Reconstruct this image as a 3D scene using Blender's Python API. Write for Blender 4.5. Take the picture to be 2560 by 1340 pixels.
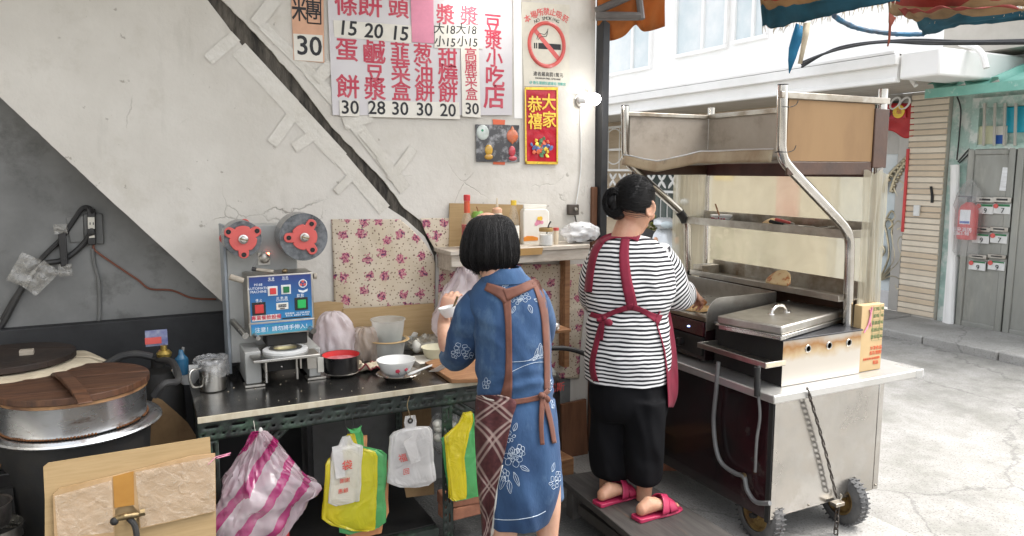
import bpy, bmesh, math, random
from mathutils import Vector as V, Matrix, noise
from mathutils.bvhtree import BVHTree
R = math.radians
random.seed(7)
S = bpy.context.scene
for o in list(bpy.data.objects):
    bpy.data.objects.remove(o)
COL = S.collection
# ------------------------------------------------ camera
FPX, CAMH, PITCH, YAW = 1860.0, 1.75, R(7.5), R(26.6)
cam = bpy.data.cameras.new('camera')
cam.sensor_width = 36
cam.lens = 36 * FPX / 2560
cam.clip_start, cam.clip_end = 0.05, 400
co = bpy.data.objects.new('camera', cam)
COL.objects.link(co)
co.location = (0, 0, CAMH)
co.rotation_euler = (R(90) - PITCH, 0, -YAW)
S.camera = co
# ------------------------------------------------ sky, sun, exposure
SUN_EL, SUN_AZ = R(62), R(105)          # azimuth clockwise from +y
w = bpy.data.worlds.new('World')
S.world = w
w.use_nodes = True
nt = w.node_tree
bg = nt.nodes['Background']
sky = nt.nodes.new('ShaderNodeTexSky')
sky.sky_type = 'NISHITA'
sky.sun_disc = False
sky.sun_elevation, sky.sun_rotation = SUN_EL, SUN_AZ
sky.dust_density = 4
hs = nt.nodes.new('ShaderNodeHueSaturation')
hs.inputs['Saturation'].default_value = 0.2
nt.links.new(sky.outputs[0], hs.inputs['Color'])
nt.links.new(hs.outputs[0], bg.inputs['Color'])
bg.inputs['Strength'].default_value = 0.15
sl = bpy.data.lights.new('sun', 'SUN')
sl.energy, sl.angle, sl.color = 1.2, R(50), (1, .97, .92)
so = bpy.data.objects.new('sun', sl)
COL.objects.link(so)
sd = V((math.sin(SUN_AZ) * math.cos(SUN_EL), math.cos(SUN_AZ) * math.cos(SUN_EL), math.sin(SUN_EL)))
so.rotation_euler = sd.to_track_quat('Z', 'Y').to_euler()
S.view_settings.view_transform = 'Standard'
S.view_settings.look = 'None'
S.view_settings.exposure = 1.85
S.view_settings.gamma = 1
S.view_settings.use_curve_mapping = False
S.cycles.use_denoising = True
S.cycles.max_bounces = 10
S.cycles.diffuse_bounces = 5
S.cycles.transparent_max_bounces = 16
S.cycles.caustics_reflective = False
S.cycles.caustics_refractive = False
S.cycles.sample_clamp_indirect = 4
LAMP = 10.0
# ------------------------------------------------ photo measuring helpers: a photo pixel on a known real plane
_f = V((math.sin(YAW) * math.cos(PITCH), math.cos(YAW) * math.cos(PITCH), -math.sin(PITCH)))
_r = V((math.cos(YAW), -math.sin(YAW), 0))
_u = _r.cross(_f)
C0 = V((0, 0, CAMH))
D = 3.8                                   # the shop's back wall is the plane y = D
def ray(u, v): return _f + _r * ((u - 1280) / FPX) - _u * ((v - 670) / FPX)
def PZ(u, v, z):
    r = ray(u, v); return C0 + r * ((z - CAMH) / r.z)
def PY(u, v, y):
    r = ray(u, v); return C0 + r * (y / r.y)
def PX(u, v, x):
    r = ray(u, v); return C0 + r * (x / r.x)
def W(u, v, off=0): return PY(u, v, D - off)
def PN(u, v, p0, n):
    r = ray(u, v); return C0 + r * ((V(p0) - C0).dot(n) / r.dot(n))
X, Y, Z = V((1, 0, 0)), V((0, 1, 0)), V((0, 0, 1))
# ------------------------------------------------ mesh builder
def cat(pts, n):
    """Catmull-Rom through pts (tuples of any length), n steps per span"""
    out = []
    P = [tuple(p) for p in pts]
    k = len(P)
    for i in range(k - 1):
        a, b, c, d = P[max(i - 1, 0)], P[i], P[i + 1], P[min(i + 2, k - 1)]
        for s in range(n):
            t = s / n
            out.append(tuple(.5 * (2 * b[j] + (c[j] - a[j]) * t + (2 * a[j] - 5 * b[j] + 4 * c[j] - d[j]) * t * t + (3 * b[j] - a[j] - 3 * c[j] + d[j]) * t ** 3) for j in range(len(b))))
    out.append(P[-1])
    return out
class MB:
    def __init__(s): s.v, s.f, s.uv = [], [], {}
    def add(s, vs, fs):
        o = len(s.v); s.v += [V(p) for p in vs]; s.f += [tuple(i + o for i in f) for f in fs]; return s
    def box(s, c, d, M=None):
        c = V(c); hx, hy, hz = d[0] / 2, d[1] / 2, d[2] / 2
        vs = [V((x, y, z)) for x in (-hx, hx) for y in (-hy, hy) for z in (-hz, hz)]
        if M is not None: vs = [M @ p for p in vs]
        return s.add([c + p for p in vs], [(0, 1, 3, 2), (4, 6, 7, 5), (0, 4, 5, 1), (2, 3, 7, 6), (0, 2, 6, 4), (1, 5, 7, 3)])
    def bb(s, a, b):
        a, b = V(a), V(b); return s.box((a + b) / 2, [abs(x) for x in (b - a)])
    def tube(s, pts, r, n=8, cap=True, closed=False):
        P = [V(p) for p in pts]; k = len(P)
        rr = [r] * k if not hasattr(r, '__len__') else list(r)
        t0 = (P[1] - P[0]).normalized()
        nrm = t0.orthogonal().normalized()
        vs, fs = [], []
        for i in range(k):
            if closed: t = (P[(i + 1) % k] - P[i - 1])
            else: t = P[min(i + 1, k - 1)] - P[max(i - 1, 0)]
            t = t.normalized() if t.length > 1e-9 else t0
            nrm = (nrm - t * nrm.dot(t)); nrm = nrm.normalized() if nrm.length > 1e-6 else t.orthogonal().normalized()
            b = t.cross(nrm)
            for j in range(n):
                a = 2 * math.pi * j / n
                vs.append(P[i] + (nrm * math.cos(a) + b * math.sin(a)) * rr[i])
        for i in range(k if closed else k - 1):
            for j in range(n):
                i2 = (i + 1) % k
                fs.append((i * n + j, i * n + (j + 1) % n, i2 * n + (j + 1) % n, i2 * n + j))
        if cap and not closed:
            fs += [tuple(range(n))[::-1], tuple((k - 1) * n + j for j in range(n))]
        return s.add(vs, fs)
    def cyl(s, a, b, r, r2=None, n=20): return s.tube([a, b], [r, r if r2 is None else r2], n)
    def lathe(s, prof, c=(0, 0, 0), n=28, ax=Z, ref=None, sx=1, cap=False):
        ax = V(ax).normalized(); x = V(ref) if ref else ax.orthogonal().normalized(); y = ax.cross(x); c = V(c)
        vs, fs = [], []
        for (r, h) in prof:
            for j in range(n):
                a = 2 * math.pi * j / n
                vs.append(c + ax * h + (x * math.cos(a) * sx + y * math.sin(a)) * r)
        for i in range(len(prof) - 1):
            for j in range(n):
                fs.append((i * n + j, i * n + (j + 1) % n, (i + 1) * n + (j + 1) % n, (i + 1) * n + j))
        if cap: fs += [tuple(range(n))[::-1], tuple((len(prof) - 1) * n + j for j in range(n))]
        return s.add(vs, fs)
    def prism(s, poly, d):
        P = [V(p) for p in poly]; n = len(P); d = V(d)
        return s.add(P + [p + d for p in P], [tuple(range(n)), tuple(range(2 * n - 1, n - 1, -1))] + [(i, i + n, (i + 1) % n + n, (i + 1) % n) for i in range(n)])
    def sheet(s, fn, nu, nv):
        vs = [fn(i / nu, j / nv) for j in range(nv + 1) for i in range(nu + 1)]
        return s.add(vs, [(j * (nu + 1) + i, j * (nu + 1) + i + 1, (j + 1) * (nu + 1) + i + 1, (j + 1) * (nu + 1) + i) for j in range(nv) for i in range(nu)])
    def ball(s, c, r, n=14, m=10, ax=Z, ref=None):
        rx, ry, rz = (r, r, r) if not hasattr(r, '__len__') else r
        ax = V(ax).normalized(); x = V(ref).normalized() if ref else ax.orthogonal().normalized(); y = ax.cross(x); c = V(c)
        vs, fs = [], []
        for i in range(m + 1):
            p = math.pi * (i + .0001) / (m + .0002)
            for j in range(n):
                a = 2 * math.pi * j / n
                vs.append(c - ax * math.cos(p) * rz + x * math.cos(a) * math.sin(p) * rx + y * math.sin(a) * math.sin(p) * ry)
        for i in range(m):
            for j in range(n):
                fs.append((i * n + j, i * n + (j + 1) % n, (i + 1) * n + (j + 1) % n, (i + 1) * n + j))
        return s.add(vs, fs)
    def torus(s, c, Rr, r, ax=Z, n=24, m=8, sy=1, ref=None):
        ax = V(ax).normalized(); x = V(ref).normalized() if ref else ax.orthogonal().normalized(); y = ax.cross(x)
        return s.tube([V(c) + x * math.cos(2 * math.pi * i / n) * Rr + y * math.sin(2 * math.pi * i / n) * Rr * sy for i in range(n)], r, m, closed=True)
    def loft(s, rings, n=40, cap=True):
        """rings: (center, vecA, vecB[, exponent]) ; closed ring points"""
        vs, fs = [], []
        for rg in rings:
            c, a, b = V(rg[0]), V(rg[1]), V(rg[2]); e = rg[3] if len(rg) > 3 else 2.0
            for j in range(n):
                t = 2 * math.pi * j / n; ct, st = math.cos(t), math.sin(t)
                vs.append(c + a * math.copysign(abs(ct) ** (2 / e), ct) + b * math.copysign(abs(st) ** (2 / e), st))
        k = len(rings)
        for i in range(k - 1):
            for j in range(n):
                fs.append((i * n + j, i * n + (j + 1) % n, (i + 1) * n + (j + 1) % n, (i + 1) * n + j))
        if cap: fs += [tuple(range(n))[::-1], tuple((k - 1) * n + j for j in range(n))]
        return s.add(vs, fs)
    def warp(s, amp, sc, seed=0):
        for i, p in enumerate(s.v):
            q = p * sc + V((seed * 7.3, seed * 3.1, seed))
            s.v[i] = p + V((noise.noise(q), noise.noise(q + V((31, 0, 0))), noise.noise(q + V((0, 47, 0))))) * amp
        return s
    def xf(s, M):
        s.v = [M @ p for p in s.v]; return s
    def bvh(s): return BVHTree.FromPolygons([tuple(p) for p in s.v], s.f)
def wloc(o):
    p = V((0, 0, 0))
    while o is not None: p += o.location; o = o.parent
    return p
def prop(o, label=None, cat_=None, group=None, kind=None):
    if label: o['label'] = label
    if cat_: o['category'] = cat_
    if group: o['group'] = group
    if kind: o['kind'] = kind
    return o
def build(mb, name, m, parent=None, bevel=0, ang=35, solid=0, rec=True, label=None, cat_=None, group=None, kind=None, loc=None, remesh=0, smoothit=0, sub=0, offs=0, uvf=None):
    if parent is None and loc is None:
        xs = mb.v; loc = V((sum(p.x for p in xs) / len(xs), sum(p.y for p in xs) / len(xs), min(p.z for p in xs)))
    base = wloc(parent) if parent is not None else V(loc)
    me = bpy.data.meshes.new(name)
    me.from_pydata([tuple(p - base) for p in mb.v], [], mb.f)
    if rec:
        b = bmesh.new(); b.from_mesh(me); bmesh.ops.recalc_face_normals(b, faces=b.faces); b.to_mesh(me); b.free()
    if uvf:
        ul = me.uv_layers.new(name='UVMap')
        for lp in me.loops: ul.data[lp.index].uv = uvf[lp.vertex_index]
    me.polygons.foreach_set('use_smooth', [True] * len(me.polygons))
    if ang < 180: me.set_sharp_from_angle(angle=R(ang))
    me.materials.append(m)
    o = bpy.data.objects.new(name, me)
    COL.objects.link(o)
    if parent is not None: o.parent = parent
    else: o.location = base
    if remesh:
        q = o.modifiers.new('r', 'REMESH'); q.mode = 'VOXEL'; q.voxel_size = remesh; q.use_smooth_shade = True
    if smoothit:
        q = o.modifiers.new('s', 'SMOOTH'); q.iterations = smoothit; q.factor = .5
    if sub:
        q = o.modifiers.new('u', 'SUBSURF'); q.levels = q.render_levels = sub
    if solid:
        q = o.modifiers.new('t', 'SOLIDIFY'); q.thickness = solid; q.offset = offs
    if bevel:
        q = o.modifiers.new('b', 'BEVEL'); q.width = bevel; q.segments = 2; q.limit_method = 'ANGLE'; q.angle_limit = R(40)
    return prop(o, label, cat_, group, kind)
def thing(name, label, cat_, loc=(0, 0, 0), group=None):
    o = bpy.data.objects.new(name, None); COL.objects.link(o); o.location = loc; o.empty_display_size = .05
    return prop(o, label, cat_, group)
def text(body, h, p, m, parent, ax=X, up=Z, bold=0, ext=.0006, sx=1, sp=1, line=1, name='lettering', shear=0):
    cu = bpy.data.curves.new(name, 'FONT')
    cu.body = body; cu.size = h; cu.align_x = 'CENTER'; cu.align_y = 'CENTER'
    cu['bold'] = bold * h; cu.extrude = ext; cu.space_character = sp; cu.space_line = line; cu.shear = shear
    cu.resolution_u = 3
    cu.materials.append(m)
    o = bpy.data.objects.new(name, cu); COL.objects.link(o)
    ax, up = V(ax).normalized(), V(up).normalized(); nn = ax.cross(up)
    Mr = Matrix((ax, up, nn)).transposed()
    o.rotation_euler = Mr.to_euler(); o.scale = (sx, 1, 1)
    o.parent = parent; o.location = V(p) - wloc(parent)
    return o
def dup(root, loc, label=None, group=None):
    c = root.copy(); COL.objects.link(c); c.location = loc
    if label: c['label'] = label
    if group: c['group'] = group
    for ch in list(root.children):
        k = ch.copy(); COL.objects.link(k); k.parent = c
        for g in list(ch.children):
            d = g.copy(); COL.objects.link(d); d.parent = k
    return c
# ------------------------------------------------ materials
def newmat(name):
    m = bpy.data.materials.new(name); m.use_nodes = True
    t = m.node_tree
    return m, t, t.nodes['Principled BSDF'], lambda k: t.nodes.new('ShaderNode' + k), t.links.new
def ramp(N, stops, interp='LINEAR'):
    n = N('ValToRGB'); e = n.color_ramp.elements; n.color_ramp.interpolation = interp
    while len(e) < len(stops): e.new(.5)
    for i, (p, c) in enumerate(stops):
        e[i].position = p; e[i].color = tuple(c) + ((1,) if len(c) == 3 else ()) if hasattr(c, '__len__') else (c, c, c, 1)
    return n
def mat(name, c, r=.5, metal=0, c2=None, sc=6, lo=.4, hi=.65, bump=0, bsc=40, stretch=None, c3=None, sc3=1.5, lo3=.5, hi3=.7, rv=.12, aniso=None, spec=.5, sheen=0, sss=0, coat=0, emit=0):
    m, t, P, N, L = newmat(name)
    tc = N('TexCoord'); mp = N('Mapping'); L(tc.outputs['Object'], mp.inputs[0])
    if stretch: mp.inputs['Scale'].default_value = stretch
    P.inputs['Roughness'].default_value = r; P.inputs['Metallic'].default_value = metal
    P.inputs['Specular IOR Level'].default_value = spec
    P.inputs['Base Color'].default_value = tuple(c) + (1,)
    n = N('TexNoise'); n.inputs['Scale'].default_value = sc; n.inputs['Detail'].default_value = 6; n.inputs['Roughness'].default_value = .62
    L(mp.outputs[0], n.inputs['Vector'])
    if c2 is None: c2 = tuple(x * .82 for x in c)
    rp = ramp(N, [(lo, c), (hi, c2)]); L(n.outputs['Fac'], rp.inputs[0]); out = rp.outputs[0]
    if c3 is not None:
        n3 = N('TexNoise'); n3.inputs['Scale'].default_value = sc3; n3.inputs['Detail'].default_value = 8; n3.inputs['Roughness'].default_value = .7
        L(mp.outputs[0], n3.inputs['Vector'])
        r3 = ramp(N, [(lo3, 0), (hi3, 1)]); L(n3.outputs['Fac'], r3.inputs[0])
        mx = N('MixRGB'); L(r3.outputs[0], mx.inputs[0]); L(out, mx.inputs[1]); mx.inputs[2].default_value = tuple(c3) + (1,)
        out = mx.outputs[0]
    L(out, P.inputs['Base Color'])
    if rv:
        mr = N('MapRange'); mr.inputs['To Min'].default_value = max(.02, r - rv); mr.inputs['To Max'].default_value = min(1, r + rv)
        L(n.outputs['Fac'], mr.inputs['Value']); L(mr.outputs[0], P.inputs['Roughness'])
    if bump:
        b = N('TexNoise'); b.inputs['Scale'].default_value = bsc; b.inputs['Detail'].default_value = 5
        L(mp.outputs[0], b.inputs['Vector'])
        bn = N('Bump'); bn.inputs['Strength'].default_value = bump; bn.inputs['Distance'].default_value = .004
        L(b.outputs['Fac'], bn.inputs['Height']); L(bn.outputs[0], P.inputs['Normal'])
    if sheen: P.inputs['Sheen Weight'].default_value = sheen
    if coat: P.inputs['Coat Weight'].default_value = coat
    if sss:
        P.inputs['Subsurface Weight'].default_value = sss; P.inputs['Subsurface Radius'].default_value = (.01, .004, .002)
    if emit:
        P.inputs['Emission Color'].default_value = tuple(c) + (1,); P.inputs['Emission Strength'].default_value = emit
    return m
def film(name, c, a, r=.15, bump=.4, bsc=25, trans=.6, stripe=None, va=.15):
    """thin plastic: part clear, part milky; stripe=(colour, scale, axis vector, width, alpha)"""
    m, t, P, N, L = newmat(name)
    tc = N('TexCoord')
    P.inputs['Base Color'].default_value = tuple(c) + (1,); P.inputs['Roughness'].default_value = r
    tl = N('BsdfTranslucent'); tl.inputs[0].default_value = tuple(c) + (1,)
    tp = N('BsdfTransparent')
    m1 = N('MixShader'); m1.inputs[0].default_value = trans; L(P.outputs[0], m1.inputs[1]); L(tl.outputs[0], m1.inputs[2])
    m2 = N('MixShader'); L(tp.outputs[0], m2.inputs[1]); L(m1.outputs[0], m2.inputs[2])
    gl = N('BsdfGlossy'); gl.inputs['Roughness'].default_value = r
    lw = N('LayerWeight'); lw.inputs['Blend'].default_value = .5
    pw = N('Math'); pw.operation = 'POWER'; L(lw.outputs['Facing'], pw.inputs[0]); pw.inputs[1].default_value = 4
    fr = N('Math'); fr.operation = 'MULTIPLY_ADD'; L(pw.outputs[0], fr.inputs[0]); fr.inputs[1].default_value = .55; fr.inputs[2].default_value = .05
    m3 = N('MixShader'); L(fr.outputs[0], m3.inputs[0]); L(m2.outputs[0], m3.inputs[1]); L(gl.outputs[0], m3.inputs[2])
    n = N('TexNoise'); n.inputs['Scale'].default_value = bsc; n.inputs['Detail'].default_value = 3; n.inputs['Distortion'].default_value = .8
    L(tc.outputs['Object'], n.inputs['Vector'])
    mr = N('MapRange'); mr.inputs['To Min'].default_value = max(0, a - va); mr.inputs['To Max'].default_value = min(1, a + va)
    L(n.outputs['Fac'], mr.inputs['Value']); fac = mr.outputs[0]
    if stripe:
        sc_, f, axv, wd, al = stripe
        vm = N('VectorMath'); vm.operation = 'DOT_PRODUCT'; L(tc.outputs['Object'], vm.inputs[0]); vm.inputs[1].default_value = axv
        ad = N('Math'); ad.operation = 'MULTIPLY_ADD'; L(n.outputs['Fac'], ad.inputs[0]); ad.inputs[1].default_value = .35 / f; L(vm.outputs['Value'], ad.inputs[2])
        ml = N('Math'); ml.operation = 'MULTIPLY'; L(ad.outputs[0], ml.inputs[0]); ml.inputs[1].default_value = f
        fc = N('Math'); fc.operation = 'FRACT'; L(ml.outputs[0], fc.inputs[0])
        lt = ramp(N, [(wd - .04, 1), (wd, 0)]); L(fc.outputs[0], lt.inputs[0])
        mx = N('MixRGB'); L(lt.outputs[0], mx.inputs[0]); mx.inputs[1].default_value = tuple(c) + (1,); mx.inputs[2].default_value = tuple(sc_) + (1,)
        L(mx.outputs[0], P.inputs['Base Color']); L(mx.outputs[0], tl.inputs[0])
        mf = N('MixRGB'); L(lt.outputs[0], mf.inputs[0]); L(fac, mf.inputs[1]); mf.inputs[2].default_value = (al, al, al, 1); fac = mf.outputs[0]
    L(fac, m2.inputs[0])
    b = N('Bump'); b.inputs['Strength'].default_value = bump; b.inputs['Distance'].default_value = .01; L(n.outputs['Fac'], b.inputs['Height'])
    for q in (P, gl, tl): L(b.outputs[0], q.inputs['Normal'])
    L(m3.outputs[0], t.nodes['Material Output'].inputs[0])
    return m
def emitter(name, c, s):
    m, t, P, N, L = newmat(name)
    P.inputs['Base Color'].default_value = (.9, .9, .9, 1)
    P.inputs['Emission Color'].default_value = tuple(c) + (1,); P.inputs['Emission Strength'].default_value = s
    return m
M = {}
M['wall'] = mat('plaster', (.60, .57, .52), .75, c2=(.50, .475, .43), sc=1.6, c3=(.37, .345, .29), sc3=2.3, lo3=.57, hi3=.8, bump=.5, bsc=9)
M['grey_wall'] = mat('grey_plaster', (.215, .217, .21), .6, c2=(.11, .11, .106), sc=1.3, c3=(.07, .068, .062), sc3=3.5, lo3=.54, hi3=.75, bump=.4, bsc=10)  # mid grey mottled with darker grey patches
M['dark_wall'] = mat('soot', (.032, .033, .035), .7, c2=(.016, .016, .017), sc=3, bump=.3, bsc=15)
M['grime'] = mat('grime', (.115, .10, .08), .8, c2=(.022, .019, .015), sc=5, lo=.36, hi=.62, stretch=(6, 6, 1.2), bump=.8, bsc=30)
M['ceiling'] = mat('ceiling_paint', (.62, .61, .58), .8)
M['post'] = mat('dark_paint', (.014, .016, .02), .55, c2=(.03, .03, .03), sc=7)
M['steel'] = mat('steel', (.56, .55, .52), .28, 1, c2=(.42, .40, .36), sc=5, bump=.05, bsc=8, rv=.12)
M['steel_dull'] = mat('steel_dull', (.5, .48, .44), .38, 1, c2=(.33, .30, .26), sc=6, bump=.06, bsc=10, rv=.14)
M['steel_old'] = mat('steel_old', (.42, .39, .34), .42, 1, c2=(.24, .20, .15), sc=7, c3=(.16, .09, .04), sc3=4, lo3=.55, hi3=.75, rv=.2)
M['chrome'] = mat('chrome', (.62, .6, .57), .16, 1, c2=(.45, .42, .37), sc=5, rv=.08)
M['alu'] = mat('aluminium', (.6, .61, .62), .33, 1, c2=(.48, .48, .48), sc=8, stretch=(1, 1, 6))
M['black'] = mat('black_paint', (.012, .012, .013), .3, c2=(.02, .018, .017), sc=8)
M['blackmatt'] = mat('black_iron', (.009, .009, .009), .7, c2=(.017, .015, .012), sc=12, bump=.3)
M['rubber'] = mat('rubber', (.02, .02, .021), .6, c2=(.04, .038, .035), sc=10)
M['greyrubber'] = mat('dusty_rubber', (.06, .06, .06), .75, c2=(.13, .125, .12), sc=9, bump=.3)
M['cardboard'] = mat('cardboard', (.42, .29, .145), .8, c2=(.36, .245, .115), sc=5, stretch=(1, 1, 14), bump=.15, bsc=30)
M['cardboard_dark'] = mat('cardboard_dark', (.24, .15, .07), .8, c2=(.17, .10, .045), sc=5, bump=.1, c3=(.09, .05, .02), sc3=3)
M['carton'] = mat('carton', (.52, .37, .19), .75, c2=(.47, .33, .165), sc=4)
M['wood_lid'] = mat('old_lid_wood', (.105, .043, .019), .5, c2=(.035, .015, .008), sc=5, stretch=(1.2, 9, 1), bump=.4, bsc=30, c3=(.21, .10, .045), sc3=2.6, lo3=.54, hi3=.82)
M['wood'] = mat('wood', (.33, .17, .075), .5, c2=(.22, .10, .045), sc=5, stretch=(1.5, 10, 10), bump=.1)
M['wood_grey'] = mat('grey_wood', (.42, .37, .30), .7, c2=(.28, .24, .19), sc=6, stretch=(1.5, 10, 10), bump=.2)
M['wood_red'] = mat('brown_board', (.17, .072, .033), .55, c2=(.11, .045, .02), sc=4, stretch=(6, 6, 1))
M['brick'] = mat('brick', (.36, .15, .085), .85, c2=(.24, .10, .06), sc=12, bump=.6, bsc=60)
M['paper'] = mat('paper', (.74, .71, .64), .7, c2=(.68, .65, .57), sc=8)
M['white'] = mat('white_plastic', (.72, .72, .70), .4)
M['white_paint'] = mat('white_paint', (.84, .83, .81), .6, c2=(.78, .77, .74), sc=2)
M['porcelain'] = mat('porcelain', (.78, .78, .76), .12, c2=(.74, .74, .72), rv=.05)
M['acrylic'] = mat('milky_acrylic', (.60, .575, .58), .3, c2=(.55, .52, .53), sc=3, rv=.08)
M['ink_red'] = mat('red_ink', (.47, .03, .065), .5, c2=(.56, .13, .16), sc=14, lo=.45, hi=.75)
M['ink_black'] = mat('black_ink', (.015, .015, .018), .6)
M['ink_teal'] = mat('teal_ink', (.08, .45, .40), .6)
M['ink_white'] = mat('white_ink', (.8, .82, .85), .5)
M['ink_orange'] = mat('orange_ink', (.7, .14, .06), .6)
M['ink_green'] = mat('green_ink', (.16, .22, .09), .6)
M['pink_paper'] = mat('pink_paper', (.72, .27, .38), .6)
M['orange_paper'] = mat('orange_paper', (.70, .40, .26), .6)
M['red_foil'] = mat('red_foil', (.55, .012, .03), .25, c2=(.35, .005, .02), sc=6, bump=.3, bsc=15)
M['gold'] = mat('gold', (.85, .62, .08), .3, .3, c2=(.75, .45, .05), sc=40)
M['red'] = mat('red_plastic', (.60, .045, .045), .4, c2=(.5, .03, .03))
M['coral'] = mat('coral_plastic', (.62, .10, .085), .4, c2=(.55, .08, .07), coat=.2)
M['green'] = mat('green_plastic', (.02, .45, .10), .35)
M['dkgreen'] = mat('dark_green', (.01, .16, .05), .35)
M['blue_panel'] = None
M['machine'] = mat('machine_paint', (.42, .42, .40), .45, c2=(.34, .34, .32), sc=4, c3=(.25, .23, .2), sc3=5, lo3=.62, hi3=.8)
M['filmroll'] = mat('film_roll', (.06, .065, .07), .3, c2=(.16, .17, .18), sc=30, stretch=(1, .1, 1))
M['clear'] = film('clear_film', (.88, .88, .88), .22, .12, .3, 24, .5, va=.08)
M['tape'] = mat('clear_tape', (.60, .57, .51), .17, c2=(.53, .50, .435), sc=6, bump=.6, bsc=55, rv=.12, spec=.6)
M['tape_film'] = film('tape_film', (.70, .67, .60), .36, .14, .5, 40, .3, va=.2)
M['bag_pinkish'] = film('pinkish_film', (.88, .79, .81), .72, .15, .35, 16, .5, va=.12)
M['bag_white'] = film('white_bag', (.86, .84, .82), .80, .14, 1, 12, .4, va=.16)
M['bag_yellow'] = film('yellow_bag', (.88, .74, .03), .86, .14, 1, 11, .4, va=.12)
M['bag_green'] = film('green_bag', (.14, .58, .20), .86, .14, 1, 11, .4, va=.1)
M['bag_orange'] = film('orange_bag', (.80, .36, .16), .92, .3, .3, 14, .35)
M['bag_striped'] = film('striped_bag', (.82, .68, .72), .50, .16, .7, 9, .45, stripe=((.52, .03, .20), 10.5, (-.76, 0, .64), .40, .74))
M['tub'] = film('milky_tub', (.75, .77, .75), .62, .25, .1, 10, .5)
M['cart_sheet'] = film('cart_sheet', (.58, .52, .37), .60, .3, .45, 5, .55, va=.14)
M['glass'] = film('glass', (.55, .62, .62), .25, .03, .0, 5, .2)
M['skin'] = mat('skin', (.52, .29, .19), .5, c2=(.44, .23, .14), sc=14, sss=.15, bump=.12, bsc=90, c3=(.50, .20, .14), sc3=7, lo3=.5, hi3=.75)
M['skin_fair'] = mat('skin_fair', (.56, .33, .23), .5, c2=(.48, .26, .17), sc=14, sss=.15, bump=.12, bsc=90, c3=(.55, .24, .18), sc3=7, lo3=.5, hi3=.75)
M['hair'] = mat('hair', (.0045, .004, .004), .36, c2=(.010, .009, .009), sc=16, stretch=(9, 9, 1), bump=.6, bsc=60, spec=.22)
M['trousers'] = mat('black_cloth', (.003, .003, .004), .9, c2=(.005, .005, .006), sc=20, spec=.2)
M['apron_red'] = mat('red_apron', (.215, .006, .030), .8, c2=(.16, .005, .022), sc=12, sheen=.05)
M['strap'] = mat('brown_strap', (.125, .040, .021), .75, c2=(.085, .026, .014), sc=14, sheen=.1)
M['slipper'] = mat('red_slipper', (.42, .03, .085), .45, c2=(.35, .02, .07))
M['rag'] = mat('rag', (.62, .54, .40), .9, c2=(.5, .42, .3), sc=9, bump=.4, bsc=90)
M['rag_red'] = mat('rag_trim', (.22, .03, .04), .9)
M['food'] = mat('flatbread', (.68, .47, .20), .6, c2=(.55, .28, .09), sc=16, c3=(.42, .15, .04), sc3=18, lo3=.6, hi3=.7, bump=.5, bsc=40)

def stained_wall():
    m, t, P, N, L = newmat('stained_plaster')
    tc = N('TexCoord'); ob = tc.outputs['Object']
    def nz(sc, det=6, st=None, ro=.6):
        n = N('TexNoise'); n.inputs['Scale'].default_value = sc; n.inputs['Detail'].default_value = det; n.inputs['Roughness'].default_value = ro
        if st: mp = N('Mapping'); mp.inputs['Scale'].default_value = st; L(ob, mp.inputs[0]); L(mp.outputs[0], n.inputs['Vector'])
        else: L(ob, n.inputs['Vector'])
        return n.outputs['Fac']
    def mix(fac, a, b):
        mx = N('MixRGB'); L(fac, mx.inputs[0])
        for i, q in ((1, a), (2, b)):
            if hasattr(q, 'links'): L(q, mx.inputs[i])
            else: mx.inputs[i].default_value = tuple(q) + (1,)
        return mx.outputs[0]
    def rp(src, stops): r = ramp(N, stops); L(src, r.inputs[0]); return r.outputs[0]
    c = rp(nz(1.3), [(.36, (.66, .63, .575)), (.62, (.55, .52, .465))])
    c = mix(rp(nz(2.1, 8, None, .72), [(.54, 0), (.78, .85)]), c, (.42, .385, .31))
    c = mix(rp(nz(3.2, 6, (1.6, 1, .35)), [(.60, 0), (.74, .35)]), c, (.30, .28, .235))
    c = mix(rp(nz(17, 4), [(.665, 0), (.70, .65)]), c, (.26, .235, .19))
    vo = N('TexVoronoi'); vo.feature = 'DISTANCE_TO_EDGE'; vo.inputs['Scale'].default_value = 2.2
    wp = N('MixRGB'); wp.inputs[0].default_value = .12; L(ob, wp.inputs[1]); nn = N('TexNoise'); nn.inputs['Scale'].default_value = 5; nn.inputs['Detail'].default_value = 6; L(ob, nn.inputs['Vector']); L(nn.outputs['Color'], wp.inputs[2]); L(wp.outputs[0], vo.inputs['Vector'])
    ck = rp(vo.outputs['Distance'], [(.0, 1), (.005, 0)]); km = rp(nz(1.7, 3), [(.57, 0), (.66, .55)])
    mm = N('Math'); mm.operation = 'MULTIPLY'; L(ck, mm.inputs[0]); L(km, mm.inputs[1]); c = mix(mm.outputs[0], c, (.20, .18, .15))
    L(c, P.inputs['Base Color']); P.inputs['Roughness'].default_value = .72
    b1, b2 = nz(7, 5), nz(60, 4); ad = N('Math'); ad.operation = 'MULTIPLY_ADD'; L(b2, ad.inputs[0]); ad.inputs[1].default_value = .12; L(b1, ad.inputs[2])
    sb_ = N('Math'); sb_.operation = 'SUBTRACT'; L(ad.outputs[0], sb_.inputs[0]); L(mm.outputs[0], sb_.inputs[1])
    bn = N('Bump'); bn.inputs['Strength'].default_value = .55; bn.inputs['Distance'].default_value = .012; L(sb_.outputs[0], bn.inputs['Height']); L(bn.outputs[0], P.inputs['Normal'])
    return m
M['wall'] = stained_wall()
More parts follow.
